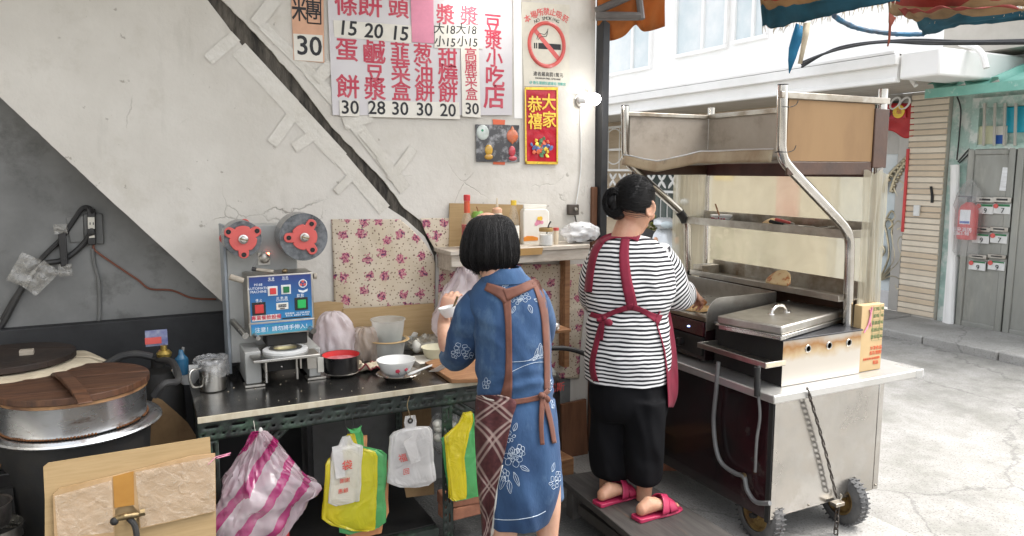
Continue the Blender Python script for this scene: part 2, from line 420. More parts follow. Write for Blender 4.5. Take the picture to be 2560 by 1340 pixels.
# ================================================ ground and street
def ground_mat(name, c, c2, speck, sc=3, r=.85):
    m, t, P, N, L = newmat(name)
    tc = N('TexCoord')
    a = N('TexNoise'); a.inputs['Scale'].default_value = sc; a.inputs['Detail'].default_value = 8; a.inputs['Roughness'].default_value = .7
    b = N('TexNoise'); b.inputs['Scale'].default_value = 90; b.inputs['Detail'].default_value = 3
    for q in (a, b): L(tc.outputs['Object'], q.inputs['Vector'])
    r1 = ramp(N, [(.38, c), (.66, c2)]); L(a.outputs['Fac'], r1.inputs[0])
    r2 = ramp(N, [(.56, 0), (.68, 1)]); L(b.outputs['Fac'], r2.inputs[0])
    mx = N('MixRGB'); L(r2.outputs[0], mx.inputs[0]); L(r1.outputs[0], mx.inputs[1]); mx.inputs[2].default_value = tuple(speck) + (1,)
    vo = N('TexVoronoi'); vo.feature = 'DISTANCE_TO_EDGE'; vo.inputs['Scale'].default_value = .4
    wp = N('MixRGB'); wp.inputs[0].default_value = .25; L(tc.outputs['Object'], wp.inputs[1]); L(a.outputs['Color'], wp.inputs[2]); L(wp.outputs[0], vo.inputs['Vector'])
    ck = ramp(N, [(0, .5), (.0035, 0)]); L(vo.outputs['Distance'], ck.inputs[0])
    st = N('TexNoise'); st.inputs['Scale'].default_value = .9; st.inputs['Detail'].default_value = 9; st.inputs['Roughness'].default_value = .75; L(tc.outputs['Object'], st.inputs['Vector'])
    r3 = ramp(N, [(.50, 0), (.70, .6)]); L(st.outputs['Fac'], r3.inputs[0])
    m3 = N('MixRGB'); L(r3.outputs[0], m3.inputs[0]); L(mx.outputs[0], m3.inputs[1]); m3.inputs[2].default_value = tuple(q * .55 for q in c2) + (1,)
    m4 = N('MixRGB'); L(ck.outputs[0], m4.inputs[0]); L(m3.outputs[0], m4.inputs[1]); m4.inputs[2].default_value = tuple(q * .3 for q in c2) + (1,); mx = m4
    L(mx.outputs[0], P.inputs['Base Color']); P.inputs['Roughness'].default_value = r
    bn = N('Bump'); bn.inputs['Strength'].default_value = .5; bn.inputs['Distance'].default_value = .01; L(b.outputs['Fac'], bn.inputs['Height']); L(bn.outputs[0], P.inputs['Normal'])
    return m
M['road'] = ground_mat('worn_concrete_road', (.30, .29, .275), (.19, .185, .165), (.12, .115, .10))
M['pavement'] = ground_mat('pale_concrete', (.36, .35, .33), (.27, .26, .24), (.20, .19, .17), 2)
M['floor'] = ground_mat('dark_concrete_floor', (.075, .075, .072), (.042, .042, .04), (.12, .115, .105), 4, .6)
def slab(name, m, x0, x1, y0, y1, z0, z1, bev=0):
    return build(MB().bb((x0, y0, z0), (x1, y1, z1)), name, m, loc=((x0 + x1) / 2, (y0 + y1) / 2, z0), bevel=bev, kind='structure')
build(MB().add([(-60, -60, -.004), (60, -60, -.004), (60, 60, -.004), (-60, 60, -.004)], [(0, 1, 2, 3)]), 'ground', M['road'], loc=(0, 0, -.004), kind='structure')
slab('road', M['road'], 3.25, 7.05, -12, 20, -.3, 0)
slab('shop_floor', M['floor'], -2.3, 2.17, -3, 4.2, -.2, .012)
slab('pavement', M['pavement'], 2.175, 3.245, -6, 6, -.2, .008, .006)
# broken raised pavement in front of the houses
mb = MB()
for i in range(16):
    y0 = 1.0 + i * .75
    j = random.uniform(-.03, .03)
    mb.bb((7.06 + j, y0 + .006, -.1), (7.97, y0 + .744, .085 + random.uniform(-.012, .012)))
build(mb, 'kerb', M['pavement'], loc=(7.5, 6, 0), bevel=.015, kind='structure')

# ================================================ the shop
shop = thing('shop_building', 'pale plastered shop interior with dark diagonal stair edge crossing its back wall', 'building', (0, D, 0))
def jag(px, amp=3.5, step=13, seed=1, rng=None):
    out = []
    for i, (a, b) in enumerate(zip(px, px[1:] + px[:1])):
        out.append(a); l = math.hypot(b[0] - a[0], b[1] - a[1]); k = int(l / step)
        if rng and i not in rng: continue
        for j in range(1, k):
            t = j / k; o_ = amp * noise.noise(V((seed, i * 7.7 + j * .61, 3))) * 1.6
            out.append((a[0] + (b[0] - a[0]) * t - (b[1] - a[1]) / l * o_, a[1] + (b[1] - a[1]) * t + (b[0] - a[0]) / l * o_))
    return out
def wprism(px, m, name, parent, off=0, th=.1, **k):
    return build(MB().prism([W(u, v, off) for u, v in px], (0, th, 0)), name, m, parent, **k)
LP = [(-560, -300), (255, -300), (519, 0), (609, 119), (707, 226), (892, 441), (958, 511), (1010, 545), (1062, 592), (1085, 640), (1085, 900), (720, 900), (545, 745), (270, 495), (0, 243), (-560, -275)]
RP = [(300, -300), (1490, -300), (1484, 1330), (1085, 1330), (1085, 905), (1090, 640), (1115, 600), (1010, 520), (960, 452), (830, 318), (740, 198), (640, 85), (555, 0)]
wprism(jag(jag(LP, 2, 14, 1, (2, 3, 4, 5, 6, 7)), 1.2, 16, 5), M['wall'], 'plaster_wall', shop, 0, .25)
wprism(jag(RP, 2, 14, 2, (5, 6, 7, 8, 9, 10, 11)), M['wall'], 'plaster_wall', shop, 0, .25)
wprism([(255, -300), (300, -300), (555, 0), (640, 85), (740, 198), (830, 318), (960, 452), (1010, 520), (1115, 600), (1090, 640), (1085, 700), (1062, 592), (1010, 545), (950, 515), (885, 446), (700, 232), (602, 124), (512, 0)], M['grime'], 'stair_gap', shop, -.014, .05)
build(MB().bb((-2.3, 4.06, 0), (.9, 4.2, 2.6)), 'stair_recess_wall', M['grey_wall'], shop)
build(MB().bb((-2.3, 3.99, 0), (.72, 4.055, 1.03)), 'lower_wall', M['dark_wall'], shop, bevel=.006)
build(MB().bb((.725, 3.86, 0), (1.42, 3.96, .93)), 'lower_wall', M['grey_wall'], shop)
build(MB().bb((-2.3, 1.2, 0), (-2.2, 3.98, 3.25)), 'side_wall', M['wall'], shop)
build(MB().bb((-2.3, 2.1, 3.25), (2.6, 4.2, 3.4)), 'ceiling', M['ceiling'], shop)  # unseen; ceiling and side wall stop short to let skylight in
xp = W(1490, 300).x
build(MB().bb((xp + .004, D - .06, 0), (xp + .05, D + .02, 3.25)), 'corner_post', M['post'], shop, bevel=.004)
build(MB().bb((xp - .035, D - .03, 0), (xp, D - .004, 1.65)), 'door_trim', M['wood_red'], shop, bevel=.003)
# clear packing tape round the stair gap
def tape(a, b, wd, off=.003, m='tape', n=10, seed=0, name='tape_strip', parent=None):
    A, B = V(W(*a, off)), V(W(*b, off)); d = (B - A); s = d.normalized().cross(Y).normalized() * wd / 2
    def fn(u, v):
        p = A + d * u + s * (2 * v - 1)
        q = p * 60 + V((seed, 0, 0))
        return p - Y * (abs(noise.noise(q)) * .0022)
    return build(MB().sheet(fn, n, 4), name, M[m], parent or shop, rec=False, ang=180)
tp = [((596, 122), (732, 268), .085), ((716, 252), (852, 398), .085), ((845, 388), (962, 525), .07), ((655, 62), (780, 186), .05), ((772, 178), (894, 318), .06),
      ((888, 310), (1014, 474), .07), ((590, 90), (520, 150), .055), ((730, 290), (680, 360), .055), ((795, 330), (735, 370), .05), ((640, 60), (690, -5), .06),
      ((790, 200), (830, 160), .06), ((860, 310), (930, 290), .06), ((975, 450), (1035, 370), .05), ((840, 480), (880, 440), .04), ((950, 390), (985, 440), .05), ((905, 330), (965, 400), .05)]
for i, (a, b, wd) in enumerate(tp): tape(a, b, wd, .002 + .0005 * i, n=max(6, int((V(a) - V(b)).length / 8)), seed=i * 9)
# two bare bulbs, alight
M['bulb'] = emitter('lit_bulb', (1, .98, .95), LAMP)
M['socket'] = mat('socket', (.7, .7, .68), .4)
def bulb(p, label, wire, socket_dir, r=.04):
    t = thing('light_bulb', label, 'light bulb', p)
    ax = V(socket_dir).normalized()
    build(MB().lathe([(.001, -r), (r * .6, -r * .82), (r, -.1 * r), (r * .95, r * .35), (r * .62, r * 1.1), (r * .42, r * 1.5)], p, 20, ax), 'glass_bulb', M['bulb'], t)
    build(MB().lathe([(r * .45, r * 1.45), (r * .5, r * 1.5), (r * .55, r * 2.6), (r * .3, r * 2.9), (.001, r * 2.9)], p, 16, ax), 'socket', M['socket'], t)
    build(MB().tube(cat(wire, 6), .004, 6), 'cord', M['white'], t)
b1 = W(1237, -1, .22); b2 = W(1487, 248, .16)
bulb(b1, 'bare lit bulb hanging in front of the red lettered menu board', [b1 + V((0, 0, .11)), b1 + V((.01, 0, .25)), b1 + V((0, 0, .42))], (0, 0, 1), .05)
bulb(b2, 'bare lit bulb on the wall beside the dark corner post', [b2 + V((-.1, .06, .0)), W(1449, 240, .01), W(1451, 300, .008), W(1452, 420, .008), W(1440, 512, .012)], (-1, .6, -.1), .035)

# ================================================ the house across the lane (facade x = 8)
E_ = 8.0
def F(u, v, off=0): return PX(u, v, E_ - off)
def fbox(mb, u0, v0, u1, v1, off=0, th=.05):
    """box on the facade from photo corners (left-top, right-bottom); front face `off` in front of the facade"""
    a, b = F(u0, v0, off), F(u1, v1, off)
    return mb.bb((E_ - off, a.y, a.z), (E_ - off + th, b.y, b.z))
house = thing('tiled_house', 'bright white house with long flat eave across the lane', 'house', (E_, 8, 0))
M['cream_tile'] = mat('cream_tile', (.55, .44, .31), .5, c2=(.48, .38, .26), sc=4, stretch=(1, 1, 16))
M['far_white'] = mat('far_white_wall', (.88, .875, .86), .6, c2=(.82, .81, .79), sc=1.5)
M['grey_cream'] = mat('grey_cream', (.48, .45, .40), .6, c2=(.42, .39, .34), sc=3)
M['dark_glass'] = mat('dark_glass', (.05, .07, .065), .08, c2=(.09, .12, .11), sc=3)
M['pale_pane'] = mat('pale_pane', (.55, .62, .64), .1, c2=(.72, .74, .74), sc=1.2)
build(MB().bb((8.03, 6.75, 0), (8.3, 18, 2.74)), 'wall', M['cream_tile'], house)
build(MB().bb((8.03, 3.2, 2.74), (8.3, 18, 8)), 'upper_wall', M['far_white'], house)
def fwin(u0, v0, u1, v1, split):
    a, b = F(u0, v0), F(u1, v1)
    mb = MB(); x0, x1 = 7.97, 8.05; t = .06
    mb.bb((x0, a.y, a.z - t), (x1, b.y, a.z)); mb.bb((x0, a.y, b.z), (x1, b.y, b.z + t))
    mb.bb((x0, a.y - t, b.z + t), (x1, a.y, a.z - t)); mb.bb((x0, b.y, b.z + t), (x1, b.y + t, a.z - t))
    ym = a.y + (b.y - a.y) * split
    mb.bb((x0 + .005, ym - t / 2, b.z + t), (x1, ym + t / 2, a.z - t))
    f = build(mb, 'window', M['white_paint'], house, bevel=.006)
    build(MB().bb((8.005, a.y - t, b.z + t), (8.02, ym + t / 2, a.z - t)), 'pane', M['pale_pane'], f)
    build(MB().bb((8.010, ym - t / 2, b.z + t), (8.025, b.y + t, a.z - t)), 'pane', M['pale_pane'], f)
fwin(1512, 65, 1628, 172, .62); fwin(1693, -90, 1818, 120, .55); fwin(1840, -110, 1918, 95, .6)
# eave
a, b = PX(2245, 138, 6.5), PX(2245, 205, 6.5)
zt, zb, ye = a.z, b.z, a.y
mb = MB(); mb.bb((6.5, ye, zb), (6.56, 18, zt)); mb.bb((6.44, ye - .02, zt - .09), (6.5, 18, zt + .01)); mb.bb((6.475, ye, zb), (6.5, 18, zb + .045))
build(mb, 'eave_fascia', M['white_paint'], house, bevel=.008)
for i in range(9):
    build(MB().bb((6.565 + i * .158, ye, zb + .05), (6.565 + i * .158 + .15, 18, zb + .07)), 'soffit_board', M['grey_cream'], house, bevel=.006)
build(MB().bb((6.5, ye - .42, zb + .02), (7.9, ye - .025, zt + .02)), 'eave_end_box', M['white_paint'], house, bevel=.02)
build(MB().bb((6.44, ye, zt + .015), (8.02, 18, zt + .04)), 'eave_roof', M['white_paint'], house)
# window with white grille (seen between post and cart)
g = thing('window_grille', 'white iron window grille with flower band on the tiled wall', 'window grille', F(1600, 520, .1))
mb = MB(); y0, y1 = F(1700, 400, .1).y, F(1503, 400, .1).y
zt_, zb_ = F(1540, 318, .1).z, F(1540, 520, .1).z - .15
for zz in (zb_, zb_ + (zt_ - zb_) * .3, zb_ + (zt_ - zb_) * .52, zb_ + (zt_ - zb_) * .75, zt_): mb.bb((7.86, y0, zz - .02), (7.9, y1, zz + .02))
for i in range(3): yy = y0 + (y1 - y0) * i / 2; mb.bb((7.855, yy - .025, zb_ - .02), (7.905, yy + .025, zt_ + .02))
build(mb, 'frame', M['white_paint'], g)
for i in range(13):
    yy = y0 + (y1 - y0) * (i + .5) / 13
    build(MB().cyl((7.88, yy, zb_), (7.88, yy, zb_ + (zt_ - zb_) * .3), .009, n=6), 'bar', M['white_paint'], g)
    if i % 2: build(MB().cyl((7.88, yy, zb_ + (zt_ - zb_) * .52), (7.88, yy, zt_), .009, n=6), 'bar', M['white_paint'], g)
zf = zb_ + (zt_ - zb_) * .41
for i in range(8):
    yy = y0 + (y1 - y0) * (i + .5) / 8; mb = MB()
    for k in range(4):
        aa = R(45 + 90 * k); mb.ball((7.88, yy + .075 * math.cos(aa), zf + .085 * math.sin(aa)), (.012, .085, .03), 8, 6, ax=(0, -math.sin(aa), math.cos(aa)), ref=X)
    build(mb, 'flower', M['white_paint'], g)
for yy, rr in ((y1 - .45, .4), (y0 + .5, .4)):
    build(MB().torus((7.88, yy, zt_ - .35), rr * .8, .012, X, 28, 6), 'ring', M['white_paint'], g)
build(MB().bb((8.0, y0 + .1, zb_), (8.02, y1 - 1.2, zb_ + (zt_ - zb_) * .6)), 'pane', M['dark_glass'], house)
# gate with gold scrolls
def P8(u, v, off=.0): return F(u, v, off)
gate = thing('metal_gate', 'ornate grey metal gate with gold scrolls beside the tiled pillar', 'gate', (E_, 6.2, 0))
M['gate_grey'] = mat('gate_grey', (.42, .40, .37), .4, .3, c2=(.36, .34, .31), sc=3)
M['gate_light'] = mat('gate_light', (.66, .65, .65), .4, .2)
yr, yl = F(2272, 500).y, 6.74
mb = MB(); mb.bb((7.93, yr, .1), (8.0, yr + .13, 2.62)); mb.bb((7.93, yl - .1, .1), (8.0, yl, 2.62))
zA, zB, zC, zD = F(2235, 245).z, F(2235, 318).z, F(2235, 385).z, F(2235, 728).z
for zz in (zA, (zA + zB) / 2, zB): mb.bb((7.94, yr + .13, zz - .035), (7.99, yl - .1, zz + .035))
build(mb, 'frame', M['gate_grey'], gate, bevel=.006)
build(MB().bb((7.97, yr + .13, zB + .036), (8.0, yl - .1, zA - .036)), 'transom_glass', M['dark_glass'], gate)
build(MB().bb((7.955, yr + .13, zC), (8.0, yl - .1, zB - .036)), 'upper_panel', M['gate_grey'], gate)
build(MB().bb((7.975, yr + .13, zD), (8.0, yl - .1, zC)), 'glass_panel', M['pale_pane'], gate)
build(MB().bb((7.955, yr + .13, .12), (8.0, yl - .1, zD)), 'lower_panel', M['gate_light'], gate, bevel=.008)
M['gold_iron'] = mat('gold_iron', (.55, .48, .33), .3, .7, c2=(.35, .32, .25), sc=10)
def scroll(pts, r=.016):
    build(MB().tube(cat([P8(u, v, .06) for u, v in pts], 6), r, 6), 'scroll', M['gold_iron'], gate)
for k in range(2):
    scroll([(2205 + k * 22, 480), (2222 + k * 18, 440), (2250 + k * 10, 410), (2272, 388)], .022)
    for i in range(9):
        t_ = i / 8; p = P8(2208 + k * 24 + (60 - k * 22) * t_, 478 - (85 - k * 10) * t_ ** .8, .075)
        build(MB().ball(p, .022, 8, 6), 'bead', M['gold_iron'], gate)
for pts in ([(2203, 690), (2222, 640), (2218, 590), (2212, 560), (2222, 548), (2232, 560), (2222, 572)], [(2203, 694), (2236, 650), (2232, 600), (2230, 575), (2246, 552), (2256, 565), (2244, 574)],
            [(2204, 698), (2250, 650), (2246, 610), (2252, 592), (2264, 600), (2256, 612)], [(2204, 700), (2230, 690), (2252, 700), (2256, 718), (2244, 722), (2240, 712)],
            [(2215, 548), (2228, 528), (2240, 540), (2230, 552)], [(2245, 490), (2236, 470), (2246, 450), (2262, 462), (2254, 476)], [(2205, 640), (2212, 628), (2206, 615), (2198, 625)]):
    scroll(pts, .013)
# tiled pillar
pil = thing('tiled_pillar', 'pillar of long cream tiles between the gate and the grey door', 'pillar', F(2320, 815))
yA, yB = F(2364, 530).y, yr - .01
build(MB().bb((7.93, yA, -.05), (8.2, yB, 2.62)), 'core', M['grey_cream'], pil)
tile_m = [mat('pillar_tile_%d' % i, c, .35, c2=tuple(x * .9 for x in c), sc=6) for i, c in enumerate(((.66, .56, .43), (.72, .63, .50), (.62, .50, .36)))]
H_ = 2.5 / 38
proto = [build(MB().bb((7.915, yA, 0), (7.935, yB, H_ - .012)), 'tile', mm, pil, bevel=.004, loc=(0, 0, 0)) for mm in tile_m]
for i in range(38):
    q = proto[i] if i < 3 else proto[random.randrange(3)].copy()
    if i >= 3: COL.objects.link(q)
    q.location.z = proto[0].location.z * 0 + .1 + i * H_ ; q.location.x += random.uniform(-.003, .003)
build(MB().bb((7.885, F(2314, 525).y, F(2314, 540).z), (7.914, F(2299, 525).y, F(2304, 512).z)), 'doorbell', M['white'], pil, bevel=.006)
build(MB().prism([F(u, v, .1) for u, v in ((2324, 466), (2329, 466), (2333, 492), (2332, 507), (2326, 507), (2327, 490))], (.012, 0, 0)), 'loose_strip', M['blackmatt'], pil)
build(MB().bb((7.9, yB - .02, F(2285, 580).z), (7.914, yB + .012, F(2292, 372).z)), 'red_edging', M['red'], pil)
# mottled green wall, corrugated green awning, barred window
M['mottled'] = mat('flaking_green_wall', (.42, .58, .52), .7, c2=(.30, .42, .38), sc=5, c3=(.62, .66, .62), sc3=4, lo3=.48, hi3=.58, bump=.4)
gw = thing('green_wall', 'flaking pale green wall right of the tiled pillar', 'wall', F(2420, 840))
build(MB().bb((7.98, 3.2, -.05), (8.2, yA - .005, 2.74)), 'wall', M['mottled'], gw)
build(MB().tube([F(2388, 412, .08), F(2386, 520, .08), F(2372, 840, .08)], .045, 10), 'white_pipe', M['white_paint'], gw)
build(MB().bb((7.9, F(2398, 700).y, 0), (7.979, F(2378, 700).y, F(2390, 640).z)), 'white_skirting', M['white_paint'], gw)
for pts in ([(2393, 242), (2402, 275), (2398, 340), (2392, 400)], [(2430, 365), (2412, 385), (2395, 405)], [(2432, 372), (2415, 392), (2398, 408)]):
    build(MB().tube(cat([F(u, v, .05) for u, v in pts], 5), .008, 6), 'cable', M['rubber'], gw)
wn = thing('barred_window', 'barred window with blue things inside above the grey door', 'window', F(2500, 370))
mb = MB(); fbox(mb, 2436, 246, 2570, 262, .07, .06); fbox(mb, 2425, 362, 2570, 372, .07, .06); fbox(mb, 2432, 246, 2441, 370, .075, .06)
build(mb, 'frame', M['mottled'], wn)
build(fbox(MB(), 2436, 250, 2580, 368, .012, .02), 'backing', mat('pale_teal_room', (.42, .66, .64), .6, c2=(.62, .76, .74), sc=4), wn)
build(fbox(MB(), 2512, 268, 2575, 330, .05, .03), 'blue_board', mat('bright_blue', (.01, .36, .50), .4), wn, bevel=.01)
build(fbox(MB(), 2485, 316, 2514, 366, .055, .02), 'white_card', M['paper'], wn)
build(fbox(MB(), 2488, 338, 2505, 365, .06, .02), 'blue_print', mat('deep_blue', (.015, .10, .42), .5), wn)
build(fbox(MB(), 2448, 316, 2482, 366, .05, .02), 'cream_box', mat('cream_card', (.66, .66, .45), .6), wn)
for u in (2462, 2488, 2513, 2540): build(MB().tube([F(u, 258, .09), F(u - 3, 364, .09)], .014, 8), 'bar', M['grey_cream'], wn)
aw = thing('green_awning', 'corrugated green metal awning over the barred window', 'awning', F(2450, 230, .5))
M['green_metal'] = mat('green_metal', (.16, .40, .33), .45, c2=(.22, .48, .40), sc=5, c3=(.5, .6, .55), sc3=6, lo3=.6, hi3=.7)
p0, p1 = PX(2325, 232, 7.2), PX(2575, 212, 7.2)
zaw = p0.z
def awf(u, v):
    yy = p0.y + .0 - u * 1.9
    return V((7.15 + v * .87, yy, zaw + .03 + v * .28 + (.05 if (u * 24) % 4 < 1 else 0)))
build(MB().sheet(awf, 96, 2), 'corrugated_sheet', M['green_metal'], aw, solid=.004)
build(MB().bb((7.12, p0.y - 1.9, zaw - .06), (7.15, p0.y, zaw + .03)), 'edge_strip', M['green_metal'], aw)
build(MB().bb((7.5, 3.2, zaw + .38), (8.02, p0.y + .1, zaw + .72)), 'upper_wall_box', M['grey_cream'], gw)
build(MB().tube(cat([PX(u, v, 6.9) for u, v in ((2290, 215), (2278, 195), (2290, 182), (2330, 180), (2358, 195))], 6), .022, 8), 'white_hose', M['white_paint'], gw)
build(MB().tube(cat([PX(u, v, 6.9) for u, v in ((2400, 108), (2435, 118), (2455, 135), (2466, 170))], 6), .028, 8), 'white_hose', M['white_paint'], gw)
# grey steel door with letter slots
dr = thing('steel_door', 'weathered grey steel door with six letter slots and number plates', 'door', F(2470, 850))
M['door_grey'] = mat('door_grey', (.30, .30, .275), .45, .5, c2=(.24, .24, .215), sc=4, stretch=(1, 1, .3), c3=(.36, .35, .31), sc3=5)
zt = F(2410, 372).z
def door(u0, u1, bottom):
    a, b = F(u0, 600, .06), F(u1, 600, .06); mb = MB(); x0 = 7.93; t = .07; z0 = bottom
    mb.bb((x0, a.y, z0), (7.975, a.y - t, zt)); mb.bb((x0, b.y + t, z0), (7.975, b.y, zt)); mb.bb((x0, a.y - t, zt - t), (7.975, b.y + t, zt)); mb.bb((x0, a.y - t, z0), (7.975, b.y + t, z0 + t))
    build(mb, 'door_frame', M['door_grey'], dr, bevel=.008)
    build(MB().bb((7.945, a.y - t, z0 + t), (7.975, b.y + t, zt - t)), 'door_panel', M['door_grey'], dr)
door(2404, 2522, .06); door(2525, 2680, .06)
build(MB().prism([F(u, v, .06) for u, v in ((2507, 418), (2530, 420), (2521, 478), (2498, 476))], (.004, 0, 0)), 'foil_patch', M['alu'], dr)
for r_, (v0, cols) in enumerate(((498, ((2462, '9'), (2505, '7'))), (572, ((2452, '9'), (2497, '7'))), (640, ((2443, '9'), (2491, '9'))))):
    for u, s_ in cols:
        sm = build(fbox(MB(), u - 22, v0 - 6, u + 22, v0 + 9, .09, .035), 'letter_slot', M['steel_dull'], dr, bevel=.004)
        build(fbox(MB(), u - 14, v0 - 2, u + 13, v0 + 4, .094, .01), 'slot_opening', M['black'], sm)
        pl = build(fbox(MB(), u - 21, v0 + 11, u + 19, v0 + 38, .085, .012), 'number_plate', M['white'], dr, bevel=.004)
        build(fbox(MB(), u - 14, v0 + 12, u + 19, v0 + 19, .088, .006), 'green_band', M['dkgreen'], pl)
        build(MB().lathe([(.001, 0), (.025, .001), (.025, .004)], F(u - 15, v0 + 17, .09), 12, -X), 'emblem', M['coral'], pl)
        text(s_, .075, F(u + 1, v0 + 29, .089), M['ink_black'], pl, ax=-Y)
# wires over the lane
for k, pts in enumerate(([(2004, 162), (2060, 135), (2150, 112), (2260, 104), (2400, 106), (2600, 104)], [(2004, 156), (2080, 128), (2200, 106), (2330, 110), (2600, 108)], [(2004, 168), (2100, 118), (2260, 100), (2420, 103), (2600, 99)])):
    w_ = build(MB().tube(cat([PX(u, v, 6.2 + .05 * k) for u, v in pts], 8), .011, 6), 'overhead_cable', M['post'])
    prop(w_, ['sagging dark cable lowest of the bundle over the lane', 'sagging dark cable in the middle of the bundle over the lane', 'sagging dark cable topmost of the bundle over the lane'][k], 'cable', 'cables strung over the lane')
# ================================================ left corner: wok stoves
def pbox(mb, y0, dep, u0, v0, u1, v1):
    a, b = PY(u0, v0, y0), PY(u1, v1, y0); return mb.bb((a.x, y0, a.z), (b.x, y0 + dep, b.z))
def ppoly(mb, y0, dep, px): return mb.prism([PY(u, v, y0) for u, v in px], (0, dep, 0))
M['rim_wood'] = mat('worn_rim', (.42, .23, .10), .6, c2=(.13, .06, .03), sc=9, bump=.2)
M['alu_rust'] = mat('rusty_aluminium', (.74, .75, .76), .27, .95, c2=(.60, .60, .60), sc=4, c3=(.17, .07, .02), sc3=7, lo3=.56, hi3=.7, stretch=(1, 1, 3))
wc = V((-.262, 3.215, 0))
lid = thing('wooden_wok_cover', 'large brown wooden lid with bar handle on the aluminium ring', 'lid', wc + V((0, 0, .93)))
def disc_planks(c, r, z0, z1, n, m, parent, ang):
    cs, sn = math.cos(ang), math.sin(ang)
    for i in range(n):
        a, b = -r + 2 * r * i / n + .001, -r + 2 * r * (i + 1) / n - .001
        pts = []
        for s in range(9):
            q = a + (b - a) * s / 8; pts.append((q, math.sqrt(max(0, r * r - q * q))))
        for s in range(8, -1, -1):
            q = a + (b - a) * s / 8; pts.append((q, -math.sqrt(max(0, r * r - q * q))))
        dz = random.uniform(-.0015, .0015)
        build(MB().prism([V((c.x + x * cs - y * sn, c.y + x * sn + y * cs, z0 + dz)) for x, y in pts], (0, 0, z1 - z0)), 'plank', m, parent, bevel=.002)
disc_planks(wc, .262, .932, .957, 5, M['wood_lid'], lid, R(82))
ha = V((PZ(142, 928, .97).x, PZ(142, 928, .97).y, 0)); hb = V((PZ(213, 1000, .97).x, PZ(213, 1000, .97).y, 0)); hd = (hb - ha)
hs_ = hd.normalized().cross(Z) * .022
mb = MB()
vs = []
for i in range(13):
    t_ = i / 12; p = ha + hd * t_; z = .958 + .030 * (math.sin(math.pi * t_) ** .55)
    zl = .9575 + .016 * max(0, math.sin(math.pi * t_)) ** .5 * (1 if .12 < t_ < .88 else 0)
    vs += [p - hs_ + V((0, 0, zl)), p + hs_ + V((0, 0, zl)), p + hs_ + V((0, 0, z + .004)), p - hs_ + V((0, 0, z + .004))]
fs = [(0, 1, 2, 3), (48, 51, 50, 49)]
for i in range(12):
    o_ = i * 4
    fs += [(o_ + k, o_ + (k + 1) % 4, o_ + 4 + (k + 1) % 4, o_ + 4 + k) for k in range(4)]
build(mb.add(vs, fs), 'handle', M['wood_lid'], lid, bevel=.002)
ringo = thing('aluminium_wok_ring', 'dull aluminium ring with rusty seam under the big wooden lid', 'wok ring', wc + V((0, 0, .79)))
build(MB().lathe([(.243, .806), (.246, .81), (.247, .915), (.250, .922), (.252, .928), (.246, .931), (.240, .928), (.240, .81)], wc, 64), 'band', M['alu_rust'], ringo)
build(MB().lathe([(.2505, .917), (.254, .919), (.254, .930), (.2505, .9305)], wc, 64), 'worn_rim', M['rim_wood'], ringo)
build(MB().lathe([(.20, .795), (.245, .800), (.268, .802), (.286, .797), (.290, .790), (.284, .783), (.24, .78), (.2, .785)], wc + V((.01, -.005, 0)), 64), 'flange', M['alu_rust'], ringo)
rsm = MB()
for i in range(140):
    a = 2 * math.pi * i / 140; k = noise.noise(V((math.cos(a) * 5, math.sin(a) * 5, 2)))
    if k > -.25: rsm.ball(wc + V((math.cos(a) * .2465, math.sin(a) * .2465, .808 + .004 * k)), (.004, .006, .004 + .007 * max(0, k)), 6, 4)
build(rsm, 'rust_seam', mat('rust', (.17, .065, .02), .85, c2=(.08, .03, .01), sc=30), ringo, kind='stuff')
st = thing('wok_stove', 'black iron drum stove under the rusty aluminium ring', 'stove', wc)
build(MB().lathe([(.24, .02), (.245, .05), (.235, .5), (.255, .74), (.25, .778), (.2, .782)], wc, 40, cap=True), 'drum', M['blackmatt'], st)
build(MB().lathe([(.29, 0.013), (.27, .02), (.262, .06), (.24, .065)], wc, 40), 'base', M['blackmatt'], st)
# windbreak cardboard, front cardboard with taped sheet
wb = build(ppoly(MB(), 3.47, .006, [(385, 992), (405, 1000), (440, 1030), (470, 1058), (490, 1090), (492, 1118), (440, 1135), (360, 1150), (350, 1060)]), 'cardboard_windbreak', M['cardboard_dark'])
prop(wb, 'grease darkened cardboard standing between the wok ring and the counter', 'cardboard')
cp = thing('cardboard_sheet', 'tan cardboard sheet with taped smaller piece in front of the stove', 'cardboard', PY(320, 1345, 2.80))
build(ppoly(MB(), 2.80, .006, [(108, 1168), (120, 1158), (525, 1093), (528, 1150), (540, 1280), (540, 1450), (112, 1450), (112, 1250)]), 'back_sheet', M['cardboard'], cp)
fr_ = build(ppoly(MB(), 2.785, .007, [(132, 1238), (148, 1222), (300, 1186), (480, 1140), (538, 1134), (540, 1278), (440, 1302), (350, 1322), (346, 1280), (332, 1264), (300, 1266), (288, 1275), (286, 1350), (284, 1450), (140, 1450)]), 'front_sheet', mat('taped_cardboard', (.46, .30, .16), .55, c2=(.38, .25, .12), sc=6, c3=(.33, .18, .07), sc3=3), cp)
build(ppoly(MB(), 2.7825, .0015, [(282, 1192), (334, 1178), (336, 1262), (286, 1270)]), 'tape_band', mat('brown_tape', (.40, .20, .045), .25, c2=(.33, .15, .03)), cp)
def crinkle(px4, y0, m, name, parent, nu=30, nv=16, amp=.006, sc=28):
    A, B, Cc, Dd = [PY(u, v, y0) for u, v in px4]
    def fn(u, v):
        p = (A * (1 - u) + B * u) * (1 - v) + (Dd * (1 - u) + Cc * u) * v
        return p - Y * (abs(noise.noise(p * sc)) * amp + abs(noise.noise(p * sc * 2.3)) * amp * .4)
    return build(MB().sheet(fn, nu, nv), name, m, parent, rec=False, ang=180)
M['tape_wide'] = film('packing_tape', (.80, .70, .56), .30, .12, .9, 30, .2)
crinkle([(136, 1240), (280, 1200), (284, 1330), (145, 1345)], 2.781, M['tape_wide'], 'clear_tape', cp)
